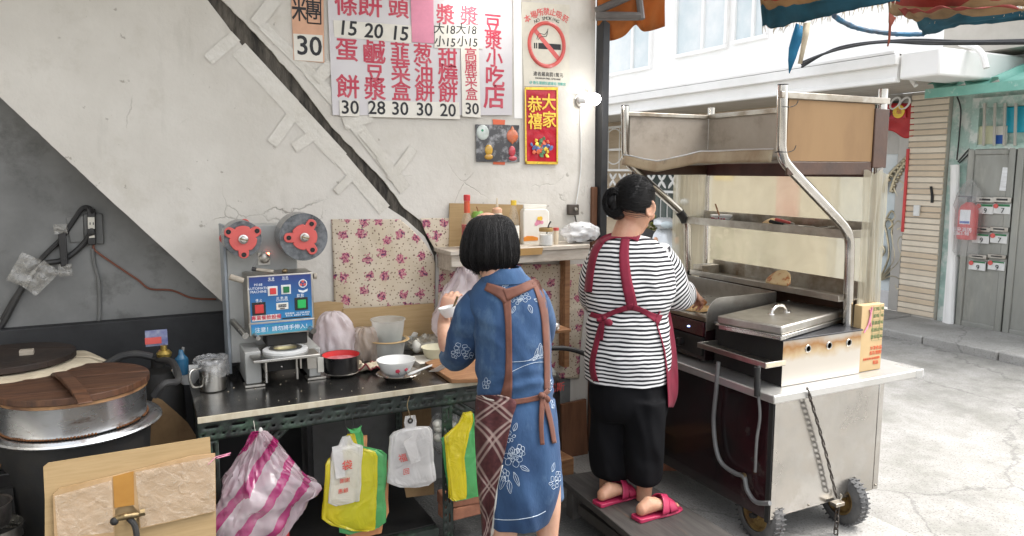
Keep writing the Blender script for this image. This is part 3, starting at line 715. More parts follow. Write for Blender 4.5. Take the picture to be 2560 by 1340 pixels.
crinkle([(338, 1180), (537, 1140), (539, 1277), (352, 1318)], 2.781, M['tape_wide'], 'clear_tape', cp)
build(MB().tube([PY(u, v, 2.78) for u, v in ((519, 1162), (540, 1142), (577, 1132), (560, 1140), (541, 1146), (575, 1137))], .0016, 5), 'pink_string', M['pink_paper'], cp)
gv = thing('gas_valve', 'brass gas valve poking through the cardboard sheet', 'valve', PY(315, 1300, 2.75))
M['brass_old'] = mat('old_brass', (.30, .22, .11), .4, .8, c2=(.08, .06, .04), sc=12)
build(MB().cyl(PY(330, 1300, 2.76), PY(318, 1285, 2.95), .014, n=14), 'pipe', M['brass_old'], gv)
build(MB().tube([PY(286, 1298, 2.755), PY(312, 1291, 2.745), PY(352, 1285, 2.755)], [.009, .012, .009], 12), 'body', M['brass_old'], gv)
build(MB().ball(PY(286, 1303, 2.75), .014, 12, 8), 'knob', M['blackmatt'], gv)
build(MB().lathe([(.001, -.008), (.013, -.008), (.013, .008), (.001, .008)], PY(356, 1281, 2.752), 6, X), 'nut', M['brass_old'], gv)
build(MB().tube(cat([PY(u, v, 2.755) for u, v in ((322, 1296), (336, 1312), (342, 1345), (343, 1420))], 5), .010, 10), 'hose', M['rubber'], gv)
wl = build(ppoly(MB(), 2.83, .04, [(345, 1330), (520, 1284), (522, 1306), (346, 1356)]), 'wooden_rail', M['wood_grey']); prop(wl, 'worn wooden rail along the foot of the cardboard sheet', 'rail')
gt = build(ppoly(MB(), 2.825, .03, [(400, 1347), (524, 1312), (526, 1420), (400, 1440)]), 'green_tray', mat('green_crate', (.02, .20, .12), .6, c2=(.015, .14, .08), sc=20)); prop(gt, 'green plastic tray edge below the wooden rail', 'tray')
# second lid, cloth and stove behind
c2 = PZ(20, 900, .98); c2.z = 0; r2 = (PZ(182, 893, .98) - PZ(20, 900, .98)).length
l2 = thing('wooden_pot_cover', 'dark wooden lid on the cloth covered pot at the back', 'lid', c2 + V((0, 0, .98)))
disc_planks(c2, r2, .975, 1.0, 4, mat('shaded_lid_wood', (.028, .014, .008), .55, c2=(.012, .007, .005), sc=6, bump=.3), l2, R(70))  # lid wood darkened in its colour in place of dimmer light back here
build(MB().box(c2 + V((.07, -.03, 1.012)), (.05, .03, .022)), 'handle', M['wood_grey'], l2, bevel=.002)
cl = MB()
def cfn(u, v):
    a = 2 * math.pi * u; r = r2 * (.85 + .75 * v); p = c2 + V((math.cos(a) * r, math.sin(a) * r, .968 - .02 * v - .12 * max(0, v - .45) ** 1.2))
    return p + Z * (noise.noise(V((math.cos(a) * 4, math.sin(a) * 4, v * 2))) * .025 * v)
cl.sheet(cfn, 72, 10)
for i, p in enumerate(cl.v): p.y = min(p.y, 3.985)
prop(build(cl, 'pot_cloth', M['rag'], solid=.004), 'cream cloth spread under the dark lid at the back', 'cloth')
s2 = build(MB().lathe([(r2 * .9, .013), (r2 * .95, .5), (r2 * .85, .95), (.01, .952)], c2, 36), 'back_pot', M['blackmatt']); prop(s2, 'black pot under the cream cloth at the back', 'pot')
# gas regulator, hoses
gr = thing('gas_regulator', 'dark gas regulator with brass knob between the stove and the counter', 'regulator', PY(390, 960, 3.55))
build(MB().lathe([(.06, .2), (.10, .25), (.10, .80), (.07, .86), (.03, .88), (.03, .92), (.001, .92)], V((PY(395, 900, 3.6).x, 3.6, 0)), 24), 'cylinder', M['blackmatt'], gr)
pg = PY(410, 880, 3.5)
build(MB().lathe([(.001, -.02), (.028, -.02), (.032, -.005), (.022, .008), (.013, .01), (.013, .03), (.001, .03)], pg, 18), 'brass_knob', mat('brass_knob', (.42, .30, .08), .35, .8), gr)
build(pbox(MB(), 3.58, .01, 362, 828, 420, 862), 'label_card', mat('label_blue', (.30, .33, .42), .5, c2=(.06, .07, .25), sc=14), gr)
build(pbox(MB(), 3.57, .008, 362, 846, 404, 858), 'orange_tag', M['coral'], gr)
build(MB().tube(cat([PY(260, 915, 3.5), PY(300, 892, 3.5), PY(340, 885, 3.5), PY(380, 892, 3.5)], 6), .016, 10), 'hose', M['rubber'], gr)
build(MB().tube(cat([PY(395, 900, 3.5), PY(430, 905, 3.4), PY(446, 940, 3.2), PY(440, 955, 3.15), PY(410, 960, 3.12), PY(385, 990, 3.14)], 6), .014, 10), 'hose', M['rubber'], gr)
sp = thing('spray_bottle', 'small blue bottle beside the steel mug', 'bottle', PY(456, 935, 3.5))
build(MB().lathe([(.001, 0), (.026, 0), (.028, .01), (.028, .07), (.012, .09), (.010, .11), (.001, .11)], PY(456, 935, 3.5), 18), 'body', mat('blue_liquid', (.03, .12, .22), .2), sp)
build(MB().cyl(PY(456, 882, 3.5), PY(458, 868, 3.5), .006), 'nozzle', M['grey_wall'], sp)
# pan, rings and bits at the left frame edge
stand = build(MB().bb((-.95, 2.72, .013), (-.445, 3.03, .515)), 'low_stand', M['blackmatt'], bevel=.006); prop(stand, 'black low stand holding pans at the left edge', 'stand')
pc = V((-.500, 2.90, .517))
rg = build(MB().lathe([(.075, 0), (.084, .002), (.080, .018), (.084, .03), (.088, .045), (.085, .045), (.080, .03), (.076, .018)], pc, 40), 'steel_ring', M['steel']); prop(rg, 'shiny steel ring under the dark saucepan', 'ring')
sp2 = thing('saucepan', 'dark saucepan with reddish wooden handle at the left edge', 'saucepan', pc + V((-.02, .01, .047)))
q0 = pc + V((-.02, .01, .047))
build(MB().lathe([(.001, 0), (.066, 0), (.070, .008), (.076, .072), (.079, .074), (.079, .078), (.073, .076), (.067, .010), (.001, .008)], q0, 40), 'pan', mat('pan_metal', (.2, .19, .18), .4, .9, c2=(.05, .045, .04), sc=8), sp2)
build(MB().tube([q0 + V((-.01, .072, .06)), q0 + V((.0, .09, .10)), q0 + V((.022, .12, .17))], [.013, .017, .016], 12), 'handle', M['wood'], sp2)
sc_ = thing('kitchen_scale', 'pale blue small box with dark base behind the saucepan', 'scale', PY(40, 1190, 3.12))
build(ppoly(MB(), 3.10, .10, [(20, 1170), (70, 1162), (72, 1184), (18, 1186)]), 'blue_body', mat('pale_blue', (.36, .44, .50), .4), sc_, bevel=.004)
build(pbox(MB(), 3.08, .10, -20, 1190, 60, 1216), 'base', M['black'], sc_, bevel=.004)
build(MB().bb((-.85, 3.06, .013), (-.46, 3.2, PY(20, 1216, 3.08).z - .002)), 'scale_block', M['blackmatt'], sc_)
# socket, clock strip and cables on the grey wall
YG = 4.06
def G(u, v, off=.0): return PY(u, v, YG - off)
ot = thing('power_outlet', 'old grey wall outlet with plugged cables on the grey wall', 'outlet', G(215, 575))
build(MB().prism([G(u, v, .012) for u, v in ((166, 544), (208, 540), (210, 604), (176, 607))], (0, .012, 0)), 'back_plate', mat('plate_grey', (.20, .20, .19), .5), ot, bevel=.002)
build(MB().prism([G(u, v, .02) for u, v in ((208, 535), (256, 534), (260, 610), (212, 610))], (0, .02, 0)), 'back_box', mat('box_grey', (.13, .13, .125), .5), ot, bevel=.004)
build(MB().prism([G(u, v, .045) for u, v in ((217, 522), (238, 522), (240, 612), (219, 612))], (0, .025, 0)), 'socket_strip', M['black'], ot, bevel=.003)
fp = build(MB().prism([G(u, v, .048) for u, v in ((219, 543), (236, 543), (237, 572), (220, 572))], (0, .004, 0)), 'socket_face', M['paper'], ot)
for u in (224, 232): build(MB().prism([G(u, 556, .0495), G(u + 2.4, 556, .0495), G(u + 2.4, 562, .0495), G(u, 562, .0495)], (0, .002, 0)), 'slot', M['black'], fp)
build(MB().prism([G(u, v, .05) for u, v in ((222, 590), (236, 588), (237, 594), (223, 595))], (0, .006, 0)), 'label_tag', M['paper'], ot)
build(MB().lathe([(.001, 0), (.015, 0), (.013, .03), (.001, .032)], G(229, 578, .048), 12, -Y), 'plug', M['rubber'], ot)
for pts, r in (([(229, 578), (212, 606), (180, 636), (150, 652), (115, 658), (90, 672), (50, 730), (10, 805), (-20, 850)], .013), ([(232, 530), (222, 520), (205, 522), (185, 550), (150, 600), (110, 640), (85, 675), (40, 740), (5, 800)], .011)):
    build(MB().tube(cat([G(u, v, .05 if i == 0 else .022) for i, (u, v) in enumerate(pts)], 6), r, 8), 'black_cable', M['rubber'], ot)
build(MB().tube(cat([G(u, v, .012) for u, v in ((234, 612), (240, 628), (300, 670), (345, 700), (375, 722), (430, 726), (480, 745), (540, 748))], 6), .005, 6), 'brown_cable', mat('brown_cable', (.22, .08, .05), .6), ot)
build(MB().tube(cat([G(u, v, .012) for u, v in ((231, 622), (236, 660), (246, 700), (249, 760), (247, 800), (236, 812), (150, 818), (0, 826))], 6), .008, 8), 'grey_conduit', M['grey_wall'], ot)
blk = build(MB().prism([G(u, v, .05) for u, v in ((145, 586), (164, 582), (171, 664), (152, 667))], (0, .018, 0)), 'black_strip', M['black'], ot, bevel=.003)
for q_, (a, b, wd) in enumerate((((150, 560), (153, 584), .055), ((162, 660), (165, 690), .055), ((80, 640), (40, 710), .085), ((130, 665), (70, 725), .085))):
    A, B = G(*a, .035 + .006 * q_), G(*b, .035 + .006 * q_); dd = B - A; s_ = dd.normalized().cross(Y).normalized() * wd / 2
    build(MB().sheet(lambda u, v: A + dd * u + s_ * (2 * v - 1) - Y * abs(noise.noise((A + dd * u + s_ * v * 2) * 30)) * .03, 14, 8), 'tape_piece', M['tape_film'], ot, rec=False, ang=180)
# ================================================ counter
CT = .80
ctr = thing('work_counter', 'long dark steel topped counter on a green slotted iron frame', 'counter', (.9, 3.4, 0))
M['counter_top'] = mat('counter_steel', (.20, .195, .185), .22, .9, c2=(.12, .115, .11), sc=5, rv=.1, c3=(.3, .28, .26), sc3=3, lo3=.55, hi3=.8)
M['edge_trim'] = mat('cream_edge', (.52, .47, .36), .5, c2=(.42, .36, .25), sc=9, stretch=(3, 3, 1))
M['slot_iron'] = mat('slotted_iron', (.035, .045, .038), .5, .2, c2=(.012, .013, .012), sc=9, c3=(.06, .11, .07), sc3=7, lo3=.55, hi3=.7, bump=.2)
x0, x1, yf, yb = .155, 1.64, 3.03, 3.785
build(MB().bb((x0, yf, CT - .018), (x1, yb, CT)), 'counter_top', M['counter_top'], ctr, bevel=.003)
build(MB().bb((x0, yf - .008, CT - .024), (x1, yf - .0005, CT + .0015)), 'edge_trim', M['edge_trim'], ctr, bevel=.002)
def slotted(p0, p1, upv, wd, name, flange=V((0, .035, 0)), cell=.0125, m='slot_iron'):
    """perforated angle iron: a strip with a row of long slots and a row of round-ish holes, plus a folded flange"""
    p0, p1, upv = V(p0), V(p1), V(upv).normalized(); d = p1 - p0; n = max(4, int(d.length / cell)); rows = 8
    vs = [p0 + d * (i / n) + upv * wd * (j / rows) for j in range(rows + 1) for i in range(n + 1)]
    fs = []
    for j in range(rows):
        for i in range(n):
            if (j == 5 and i % 8 in (2, 3, 4, 5)) or (j == 2 and i % 3 == 1): continue
            fs.append((j * (n + 1) + i, j * (n + 1) + i + 1, (j + 1) * (n + 1) + i + 1, (j + 1) * (n + 1) + i))
    o_ = len(vs); vs += [p0 + upv * wd, p1 + upv * wd, p1 + upv * wd + flange, p0 + upv * wd + flange]; fs.append((o_, o_ + 1, o_ + 2, o_ + 3))
    return build(MB().add(vs, fs), name, M[m], ctr, rec=False, solid=.003, offs=-1)
slotted((x0, yf + .012, CT - .105), (x1, yf + .012, CT - .105), Z, .08, 'front_rail')
for lx in (x0 + .02, 1.17):
    slotted((lx, yf + .02, 0), (lx, yf + .02, CT - .108), -X, -.05, 'leg')
    slotted((lx, yb - .04, 0), (lx, yb - .04, CT - .03), -X, -.05, 'leg')
slotted((x0 + .05, yf + .03, .42), (x0 + .36, yf + .03, CT - .10), V((-.7, 0, .7)), .05, 'brace')
slotted((1.20, yf + .03, CT - .13), (1.45, yf + .03, CT - .30), V((.6, 0, .8)), .06, 'brace')
build(MB().bb((x0 + .02, yf + .06, .10), (1.15, yb - .05, .12)), 'lower_shelf', M['blackmatt'], ctr)
build(MB().bb((x0 + .02, yf + .02, .075), (1.15, yf + .055, .115)), 'lower_rail', M['slot_iron'], ctr)
# ================================================ cup sealing machine
mc = thing('cup_sealing_machine', 'grey cup sealing machine with blue control panel and two red film reels', 'sealing machine', (.55, 3.55, CT))
def mpart(name, m, mb, bev=.004, parent=None, **k): return build(mb, name, m, parent or mc, bevel=bev, **k)
MG = M['machine']
mpart('column', MG, pbox(MB(), 3.56, .15, 562, 566, 752, 890))
mpart('column_side', mat('bluegrey_paint', (.30, .33, .36), .45), MB().bb((PY(562, 566, 3.56).x - .012, 3.555, CT + .02), (PY(562, 566, 3.56).x, 3.72, PY(562, 566, 3.56).z + .004)), .002)
mpart('base_block', MG, MB().bb((.378, 3.37, CT + .012), (.445, 3.70, .957)))
mpart('base_block', MG, MB().bb((.652, 3.37, CT + .012), (.705, 3.70, .945)))
for bx in (.411, .68):
    mpart('foot_plate', M['steel_dull'], MB().bb((bx - .04, 3.35, CT + .001), (bx + .045, 3.42, CT + .0115)), .002)
h0, h1 = PY(612, 690, 3.40), PY(783, 828, 3.40)
HX0, HX1, HZ0, HZ1 = h0.x + .006, h1.x + .008, h1.z, h0.z
mpart('head_box', M['steel_dull'], MB().bb((HX0, 3.40, HZ0), (HX1, 3.558, HZ1)), .005)
def hp(fu, fv, off=0): return V((HX0 + (HX1 - HX0) * fu, 3.40 - off, HZ1 - (HZ1 - HZ0) * fv))
def hbox(a, b, c, d, off, th=None):
    p, q = hp(a, b, off), hp(c, d, off); return MB().bb((p.x, 3.40 - off, p.z), (q.x, 3.40 - (0 if th is None else off - th), q.z))
def panel_mat(name, top, bot, z0, z1):
    m, t, P, N, L = newmat(name)
    tc = N('TexCoord'); sx = N('SeparateXYZ'); L(tc.outputs['Object'], sx.inputs[0])
    mr = N('MapRange'); mr.inputs['From Min'].default_value = z0; mr.inputs['From Max'].default_value = z1; L(sx.outputs['Z'], mr.inputs['Value'])
    rp = ramp(N, [(0, bot), (1, top)]); L(mr.outputs[0], rp.inputs[0]); L(rp.outputs[0], P.inputs['Base Color']); P.inputs['Roughness'].default_value = .3
    return m
bp = mpart('blue_panel', panel_mat('printed_blue', (.02, .03, .17), (.02, .20, .42), hp(0, .76).z - CT, HZ1 - CT), hbox(.035, .03, .965, .765, .003), .001)
sp_ = mpart('warning_strip', panel_mat('printed_cyan', (.02, .16, .42), (.08, .36, .45), HZ0 - CT, hp(0, .8).z - CT), hbox(.035, .80, .965, .975, .003), .001)
mpart('panel_trim', M['chrome'], hbox(.0, .775, 1.0, .79, .004), .001)
for fu, fv, m, wd, bz in ((.375, .27, 'red', .042, 'white'), (.575, .26, 'dkgreen', .042, 'white'), (.16, .545, 'red', .058, 'black'), (.80, .515, 'green', .058, 'black')):
    k = wd / (HX1 - HX0); kz = wd / (HZ1 - HZ0)
    bzl = mpart('button_bezel', M[bz], hbox(fu - k * .5, fv - kz * .5, fu + k * .5, fv + kz * .5, .006), .001)
    mpart('button', M[m], hbox(fu - k * .30, fv - kz * .32, fu + k * .34, fv + kz * .34, .011), .002, bzl)
cb_ = mpart('counter_display', M['paper'], hbox(.42, .475, .60, .585, .006), .001)
mpart('display_window', M['black'], hbox(.45, .50, .57, .545, .007), 0, cb_); mpart('reset_lever', M['blackmatt'], hbox(.475, .558, .545, .572, .009), 0, cb_)
text('0 0 2 6 4', .009, hp(.51, .522, .0085), M['ink_white'], bp)
for s_, fu, fv, h in (('M168', .165, .155, .0135), ('AUTOMATIC', .165, .215, .0135), ('MACHINE', .165, .27, .0135), ('電 源', .36, .07, .010), ('POWER', .36, .10, .007), ('加 熱', .57, .065, .010), ('HEATER', .57, .095, .007), ('停 止', .165, .41, .011), ('STOP', .165, .445, .009), ('計 數 器', .51, .40, .012), ('COUNTER', .51, .435, .0095), ('啟 動', .79, .375, .012), ('START', .79, .41, .009), ('服務專線：02-2298-8088', .735, .665, .0125), ('▶封口機　▶果糖機　▶沙冰機', .735, .70, .009)):
    text(s_, h * (.82 if len(s_) > 12 else 1.15), hp(fu, fv, .0035), M['ink_white'], bp, bold=.008)
rs = mpart('white_label', M['paper'], hbox(.055, .655, .475, .745, .004), .0005)
text('專業餐飲設備', .0215, hp(.265, .70, .0045), M['ink_red'], rs, bold=.02)
bs_ = mpart('black_label', M['black'], hbox(.50, .728, .94, .75, .004), 0)
text('注意！請勿將手伸入！', .0245, hp(.51, .90, .0035), M['ink_white'], sp_, bold=.012)
text('CAUTION! PLEASE KEEP HANDS AWAY', .009, hp(.51, .835, .0035), M['ink_teal'], sp_)
eb = mpart('round_emblem', M['ink_white'], MB().torus(hp(.835, .18, .004), .017, .0022, Y, 24, 6), 0)
for k in range(3):
    a_ = R(90 + 120 * k); c_ = hp(.835, .18, .0045) + V((math.cos(a_) * .010, 0, math.sin(a_) * .010))
    mpart('emblem_dot', M['coral'], MB().lathe([(.001, 0), (.0065, 0), (.0065, .001), (.001, .001)], c_, 12, -Y), 0, eb)
mpart('emblem_ribbon', M['ink_white'], MB().prism([hp(.76, .275, .004), hp(.835, .30, .004), hp(.91, .27, .004), hp(.90, .31, .004), hp(.835, .335, .004), hp(.77, .315, .004)], (0, .002, 0)), 0, eb)
# control dial above the head
dl = mpart('dial_plate', M['paper'], pbox(MB(), 3.553, .006, 644, 632, 676, 662), .001)
mpart('dial', M['steel_dull'], MB().lathe([(.024, 0), (.024, .006), (.016, .012), (.001, .013)], PY(661, 645, 3.552), 24, -Y), 0, dl)
mpart('pilot_lamp', emitter('pilot', (1, .12, .05), 6), MB().ball(PY(671, 634, 3.55), .005, 8, 6), 0, dl)
# bar handle on top
mpart('bar_handle', M['wood_grey'], MB().cyl(PY(640, 674, 3.45), PY(684, 679, 3.43), .0085), 0)
mpart('bar_end', M['black'], MB().cyl(PY(630, 672, 3.455), PY(641, 674, 3.449), .009), 0)
mpart('brass_knob', M['brass_old'], MB().ball(PY(712, 677, 3.43), (.016, .012, .010), 12, 8), 0)
# side rollers
for p, q in ((PY(574, 692, 3.37), PY(606, 702, 3.37)), (PY(784, 690, 3.42), PY(789, 690, 3.42))):
    mpart('roller', M['wood_grey'], MB().cyl(p, q + V((.004, 0, 0)), .013), 0)
for p in (PY(614, 840, 3.34), PY(784, 828, 3.36)):
    mpart('guide_rod', M['steel'], MB().cyl(p + V((-.03, .20, .03)), p, .014), 0)
mpart('guide_rod', M['steel'], MB().cyl(PY(646, 846, 3.35), PY(646, 846, 3.35) + V((-.03, .15, .02)), .010), 0)
# tray
tz = .930
tr = MB(); tr.bb((.398, 3.255, tz), (.680, 3.56, tz + .014))
mpart('tray', M['steel'], tr, .003)
mpart('tray_rail', M['steel_dull'], MB().bb((.630, 3.29, tz - .06), (.672, 3.32, tz - .001)), .002)
for p, q in (((.452, 3.30, tz - .055), (.460, 3.5, tz - .001)), ((.60, 3.30, tz - .055), (.608, 3.5, tz - .001))): mpart('tray_bracket', M['steel_dull'], MB().bb(p, q), .001)
mpart('under_box', M['blackmatt'], MB().bb((.47, 3.36, tz - .07), (.59, 3.5, tz - .001)), .003)
mpart('bolt', M['chrome'], MB().ball((.53, 3.357, tz - .05), .006, 8, 6), 0)
for bx in (.458, .59): mpart('pin', M['steel'], MB().cyl((bx, 3.32, tz - .105), (bx, 3.32, tz - .0), .006), 0)
rc = V((.552, 3.375, tz + .014))
mpart('cup_ring', M['white'], MB().lathe([(.098, .0005), (.098, .012), (.088, .016), (.074, .016), (.070, .010), (.07, .001)], rc, 40), 0)
mpart('cup_ring_inner', M['steel_dull'], MB().lathe([(.069, .008), (.069, .018), (.060, .020), (.052, .018), (.05, .001)], rc, 40), 0)
mpart('cup_liner', mat('brassy', (.45, .40, .22), .4, .5), MB().lathe([(.0499, .012), (.046, .002), (.001, .001)], rc, 32), 0)
mpart('press_head', M['blackmatt'], MB().bb((.48, 3.42, tz + .03), (.66, 3.555, HZ0 - .001)), .006)
mpart('front_card', M['paper'], MB().bb((.690, 3.362, CT + .03), (.718, 3.366, .90)), .001)
# reels
def reel(u, v, y0, r, name, tw, roll_m):
    c = PY(u, v, y0)
    rl = mpart('film_reel', roll_m, MB().lathe([(.03, .012), (r, .012), (r, .14), (.03, .14)], c, 44, Y), 0)
    mpart('side_film', M['clear'], MB().lathe([(r + .001, .014), (r + .0015, .138)], c, 44, Y), 0, rl)
    for yy, ph in ((0, 0), (.142, 35)):
        pts = []
        for k in range(72):
            a = R(k * 5 + tw + ph); w_ = abs(((k * 5 + 60) % 120) - 60)
            rr = .058 if w_ > 27 else None
            if rr is None:
                t_ = math.radians(w_); Rm = .089 if r > .085 else .085; hw = .022
                rr = min(hw / max(math.sin(t_), .001), Rm - .012 * (w_ / 18) ** 2 if w_ < 18 else 1, Rm)
                rr = max(rr, .045)
            pts.append(c + V((math.cos(a) * rr, yy, math.sin(a) * rr)))
        hb_ = mpart('red_hub', M['coral'], MB().prism(pts, (0, .010, 0)), .002, rl)
        if yy == 0:
            for k in range(3):
                a = R(120 * k + tw); mpart('hub_hole', M['blackmatt'], MB().lathe([(.001, 0), (.0105, 0), (.0105, .003), (.001, .003)], c + V((math.cos(a) * .068, .0, math.sin(a) * .068)), 16, -Y), 0, rl)
    mpart('hub_cap', M['steel'], MB().lathe([(.020, 0), (.020, .010), (.014, .012), (.012, .024), (.001, .025)], c, 18, -Y), 0, rl)
    mpart('wing_nut', M['brass_old'], MB().box(c + V((0, -.022, 0)), (.034, .006, .006), Matrix.Rotation(.3, 3, 'Y')), .001, rl)
reel(608, 598, 3.40, .078, 'film_reel', 30, M['filmroll'])
reel(761, 593, 3.40, .107, 'film_reel', 60, M['filmroll'])
# film web between reels and head
def web(a, b, c, d):
    build(MB().sheet(lambda u, v: (V(a) * (1 - u) + V(b) * u) * (1 - v) + (V(d) * (1 - u) + V(c) * u) * v, 6, 6), 'film_web', M['clear'], mc, rec=False)
web(PY(660, 618, 3.42), PY(660, 618, 3.53), (HX0 + .03, 3.53, HZ1 + .004), (HX0 + .03, 3.42, HZ1 + .004))
web(PY(718, 640, 3.42), PY(718, 640, 3.53), (HX1 - .01, 3.53, HZ1 + .004), (HX1 - .01, 3.42, HZ1 + .004))

# ================================================ things on the counter
def on(u, v): p = PZ(u, v, CT); return V((p.x, p.y, CT + .0012))
def crumple(c, rx, ry, h, m, name, label, cat_, seed=0, amp=.25, loc=None, parent=None, knot=False, n=52, mm=34, power=1):
    """a crumpled bag: a squashed ball with sharp random creases"""
    mb = MB(); c = V(c)
    for i in range(mm + 1):
        p = math.pi * (i + .0001) / (mm + .0002)
        for j in range(n):
            a = 2 * math.pi * j / n
            d = V((math.cos(a) * math.sin(p), math.sin(a) * math.sin(p), -math.cos(p)))
            k = 1 + amp * (.9 - 2.2 * abs(noise.noise(d * 1.7 + V((seed, 0, 0))))) + amp * .55 * (.5 - 2 * abs(noise.noise(d * 3.6 + V((0, seed, 0))))) - amp * .25
            q = V((d.x * rx * k, d.y * ry * k, h / 2 + d.z * h / 2 * k))
            q.z = max(q.z, random.uniform(0, .004))
            mb.v.append(c + q)
    for i in range(mm):
        for j in range(n): mb.f.append((i * n + j, i * n + (j + 1) % n, (i + 1) * n + (j + 1) % n, (i + 1) * n + j))
    o_ = build(mb, name, m, parent, ang=50, loc=None if parent else c)
    return prop(o_, label, cat_)
def vessel(name, label, cat_, p, prof, m, n=40, parts=()):
    t = thing(name, label, cat_, p)
    build(MB().lathe(prof, p, n), 'body', m, t)
    for nm, mm, mb in parts: build(mb, nm, mm, t)
    return t
# steel mug with bag, white bowl behind
p = on(533, 974)
mg = vessel('steel_mug', 'stainless steel mug lined with clear plastic bag', 'mug', p, [(.001, 0), (.05, 0), (.054, .004), (.055, .118), (.058, .121), (.058, .124), (.052, .122), (.051, .008), (.001, .006)], M['steel'])
build(MB().tube(cat([p + V((-.052, -.01, .10)), p + V((-.085, -.03, .10)), p + V((-.093, -.035, .065)), p + V((-.08, -.03, .03)), p + V((-.052, -.012, .022))], 6), .006, 8), 'handle', M['steel'], mg)
bgm = MB()
def bagfn(u, v):
    a = 2 * math.pi * u; r = .047 + .018 * min(1, v * 2.5) + .012 * max(0, v - .4); q = V((math.cos(a), math.sin(a), v))
    z = .10 + .045 * math.sin(min(1, v * 2) * math.pi / 2) - .07 * max(0, v - .5) * (1.3 + math.cos(a + .6))
    return p + V((math.cos(a) * r, math.sin(a) * r, z)) + V((noise.noise(q * 6), noise.noise(q * 6 + V((9, 0, 0))), noise.noise(q * 5))) * .012
prop(build(bgm.sheet(bagfn, 40, 14), 'mug_liner_bag', M['clear'], rec=False, ang=60), 'clear crinkled bag hanging over the rim of the steel mug', 'plastic bag')
p = on(472, 958)
vessel('white_bowl', 'plain white bowl tucked behind the steel mug', 'bowl', p, [(.001, .004), (.03, 0), (.034, .008), (.06, .04), (.068, .066), (.064, .065), (.055, .042), (.02, .012), (.001, .012)], M['porcelain'])
# cardboard backsplash
for px, lab in (([(783, 757), (820, 753), (858, 757), (858, 872), (783, 872)], 'small cardboard piece behind the sealing machine'), ([(858, 772), (940, 768), (1085, 758), (1086, 868), (858, 872)], 'long cardboard strip under the floral cloth')):
    q_ = build(ppoly(MB(), 3.772 if len(lab) > 45 else 3.764, .006, px), 'cardboard_strip', M['cardboard']); prop(q_, lab, 'cardboard')
BAGS = True
crumple(on(846, 905) + V((0, .10, .03)), .065, .045, .12, M['bag_pinkish'], 'plastic_bag', 'lilac crumpled inner bag behind the red lined pan', 'plastic bag', 11, .12)
M['bag_brown'] = film('brownish_film', (.58, .48, .40), .72, .15, .35, 22, .4, va=.1)
crumple(on(1068, 880) + V((0, .02, 0)), .085, .05, .085, film('olive_film', (.66, .63, .52), .42, .12, .35, 30, .4), 'plastic_bag', 'clear crinkled food bag behind the cream bowl', 'plastic bag', 23, .3)
# steel plate + red lined pan
p = on(855, 938)
vessel('steel_plate', 'steel plate under the black red lined pan', 'plate', p, [(.001, .002), (.05, 0), (.078, .016), (.082, .018), (.079, .020), (.05, .006), (.001, .005)], M['steel'])
p = p + V((0, .01, .012))
pn = vessel('black_pan', 'deep black pan with red inside', 'pan', p, [(.001, 0), (.07, 0), (.078, .006), (.088, .082), (.090, .085), (.086, .084)], M['black'])
build(MB().lathe([(.0865, .0845), (.076, .012), (.001, .008)], p, 40), 'red_lining', M['red'], pn)
build(MB().lathe([(.083, .060), (.04, .063), (.001, .062)], p, 32), 'red_contents', mat('pink_foam', (.60, .25, .27), .5, c2=(.45, .05, .06), sc=30), pn)
# stacked tubs
p = on(985, 912) + V((.02, .15, 0))
t1 = vessel('plastic_tub', 'lower milky plastic tub holding another tub', 'tub', p, [(.001, 0), (.070, 0), (.074, .004), (.086, .092), (.088, .095)], M['tub'])
build(MB().lathe([(.104, .092), (.108, .095), (.104, .099), (.088, .097)], p, 40), 'tan_rim', M['cardboard'], t1)
p2 = p + V((0, 0, .086))
t2 = vessel('plastic_tub', 'upper milky tub with dark contents, stacked on another tub', 'tub', p2, [(.001, 0), (.066, 0), (.07, .004), (.084, .108), (.089, .110), (.089, .114), (.082, .112)], M['tub'])
build(MB().lathe([(.001, .006), (.062, .006), (.066, .05), (.05, .058), (.02, .052), (.001, .06)], p2, 24), 'dark_contents', mat('dark_greens', (.12, .14, .12), .8, c2=(.25, .28, .25), sc=25), t2)
# tray, rose bowl, spoon
p = on(998, 950)
p = on(997, 948)
vessel('steel_dish', 'shallow shiny steel dish under the rose bowl', 'dish', p, [(.001, .003), (.06, 0), (.094, .026), (.102, .030), (.098, .033), (.062, .006), (.001, .006)], M['chrome'])
p = p + V((-.008, .01, .009))
rb = vessel('rose_bowl', 'white bowl with red rose print in the steel dish', 'bowl', p, [(.001, .004), (.036, 0), (.038, .008), (.066, .030), (.086, .072), (.089, .082), (.086, .082), (.062, .032), (.03, .014), (.001, .014)], M['porcelain'])
def bowl_pt(az, z, c, prof_r): return c + V((math.sin(az) * prof_r, -math.cos(az) * prof_r, z))
for az, z, rr in ((-.22, .045, .0085), (.32, .048, .0065)):
    for k in range(5):
        a = k * 1.26; build(MB().ball(bowl_pt(az + math.cos(a) * .06, z + math.sin(a) * .004, p, .0755), (rr * .8, rr * .8, .003), 8, 6, ax=(math.sin(az), -math.cos(az), -.5)), 'rose_petal', M['ink_red'], rb)
    build(MB().tube([bowl_pt(az + .02, z - .008, p, .072), bowl_pt(az + .12, z - .02, p, .0655)], .0012, 5), 'rose_stem', M['ink_black'], rb)
s0 = PZ(1024, 935, .825); s1 = PZ(1082, 912, .862)
spn = thing('soup_spoon', 'white porcelain soup spoon resting on the steel dish', 'spoon', s0)
d_ = (s1 - s0).normalized(); 
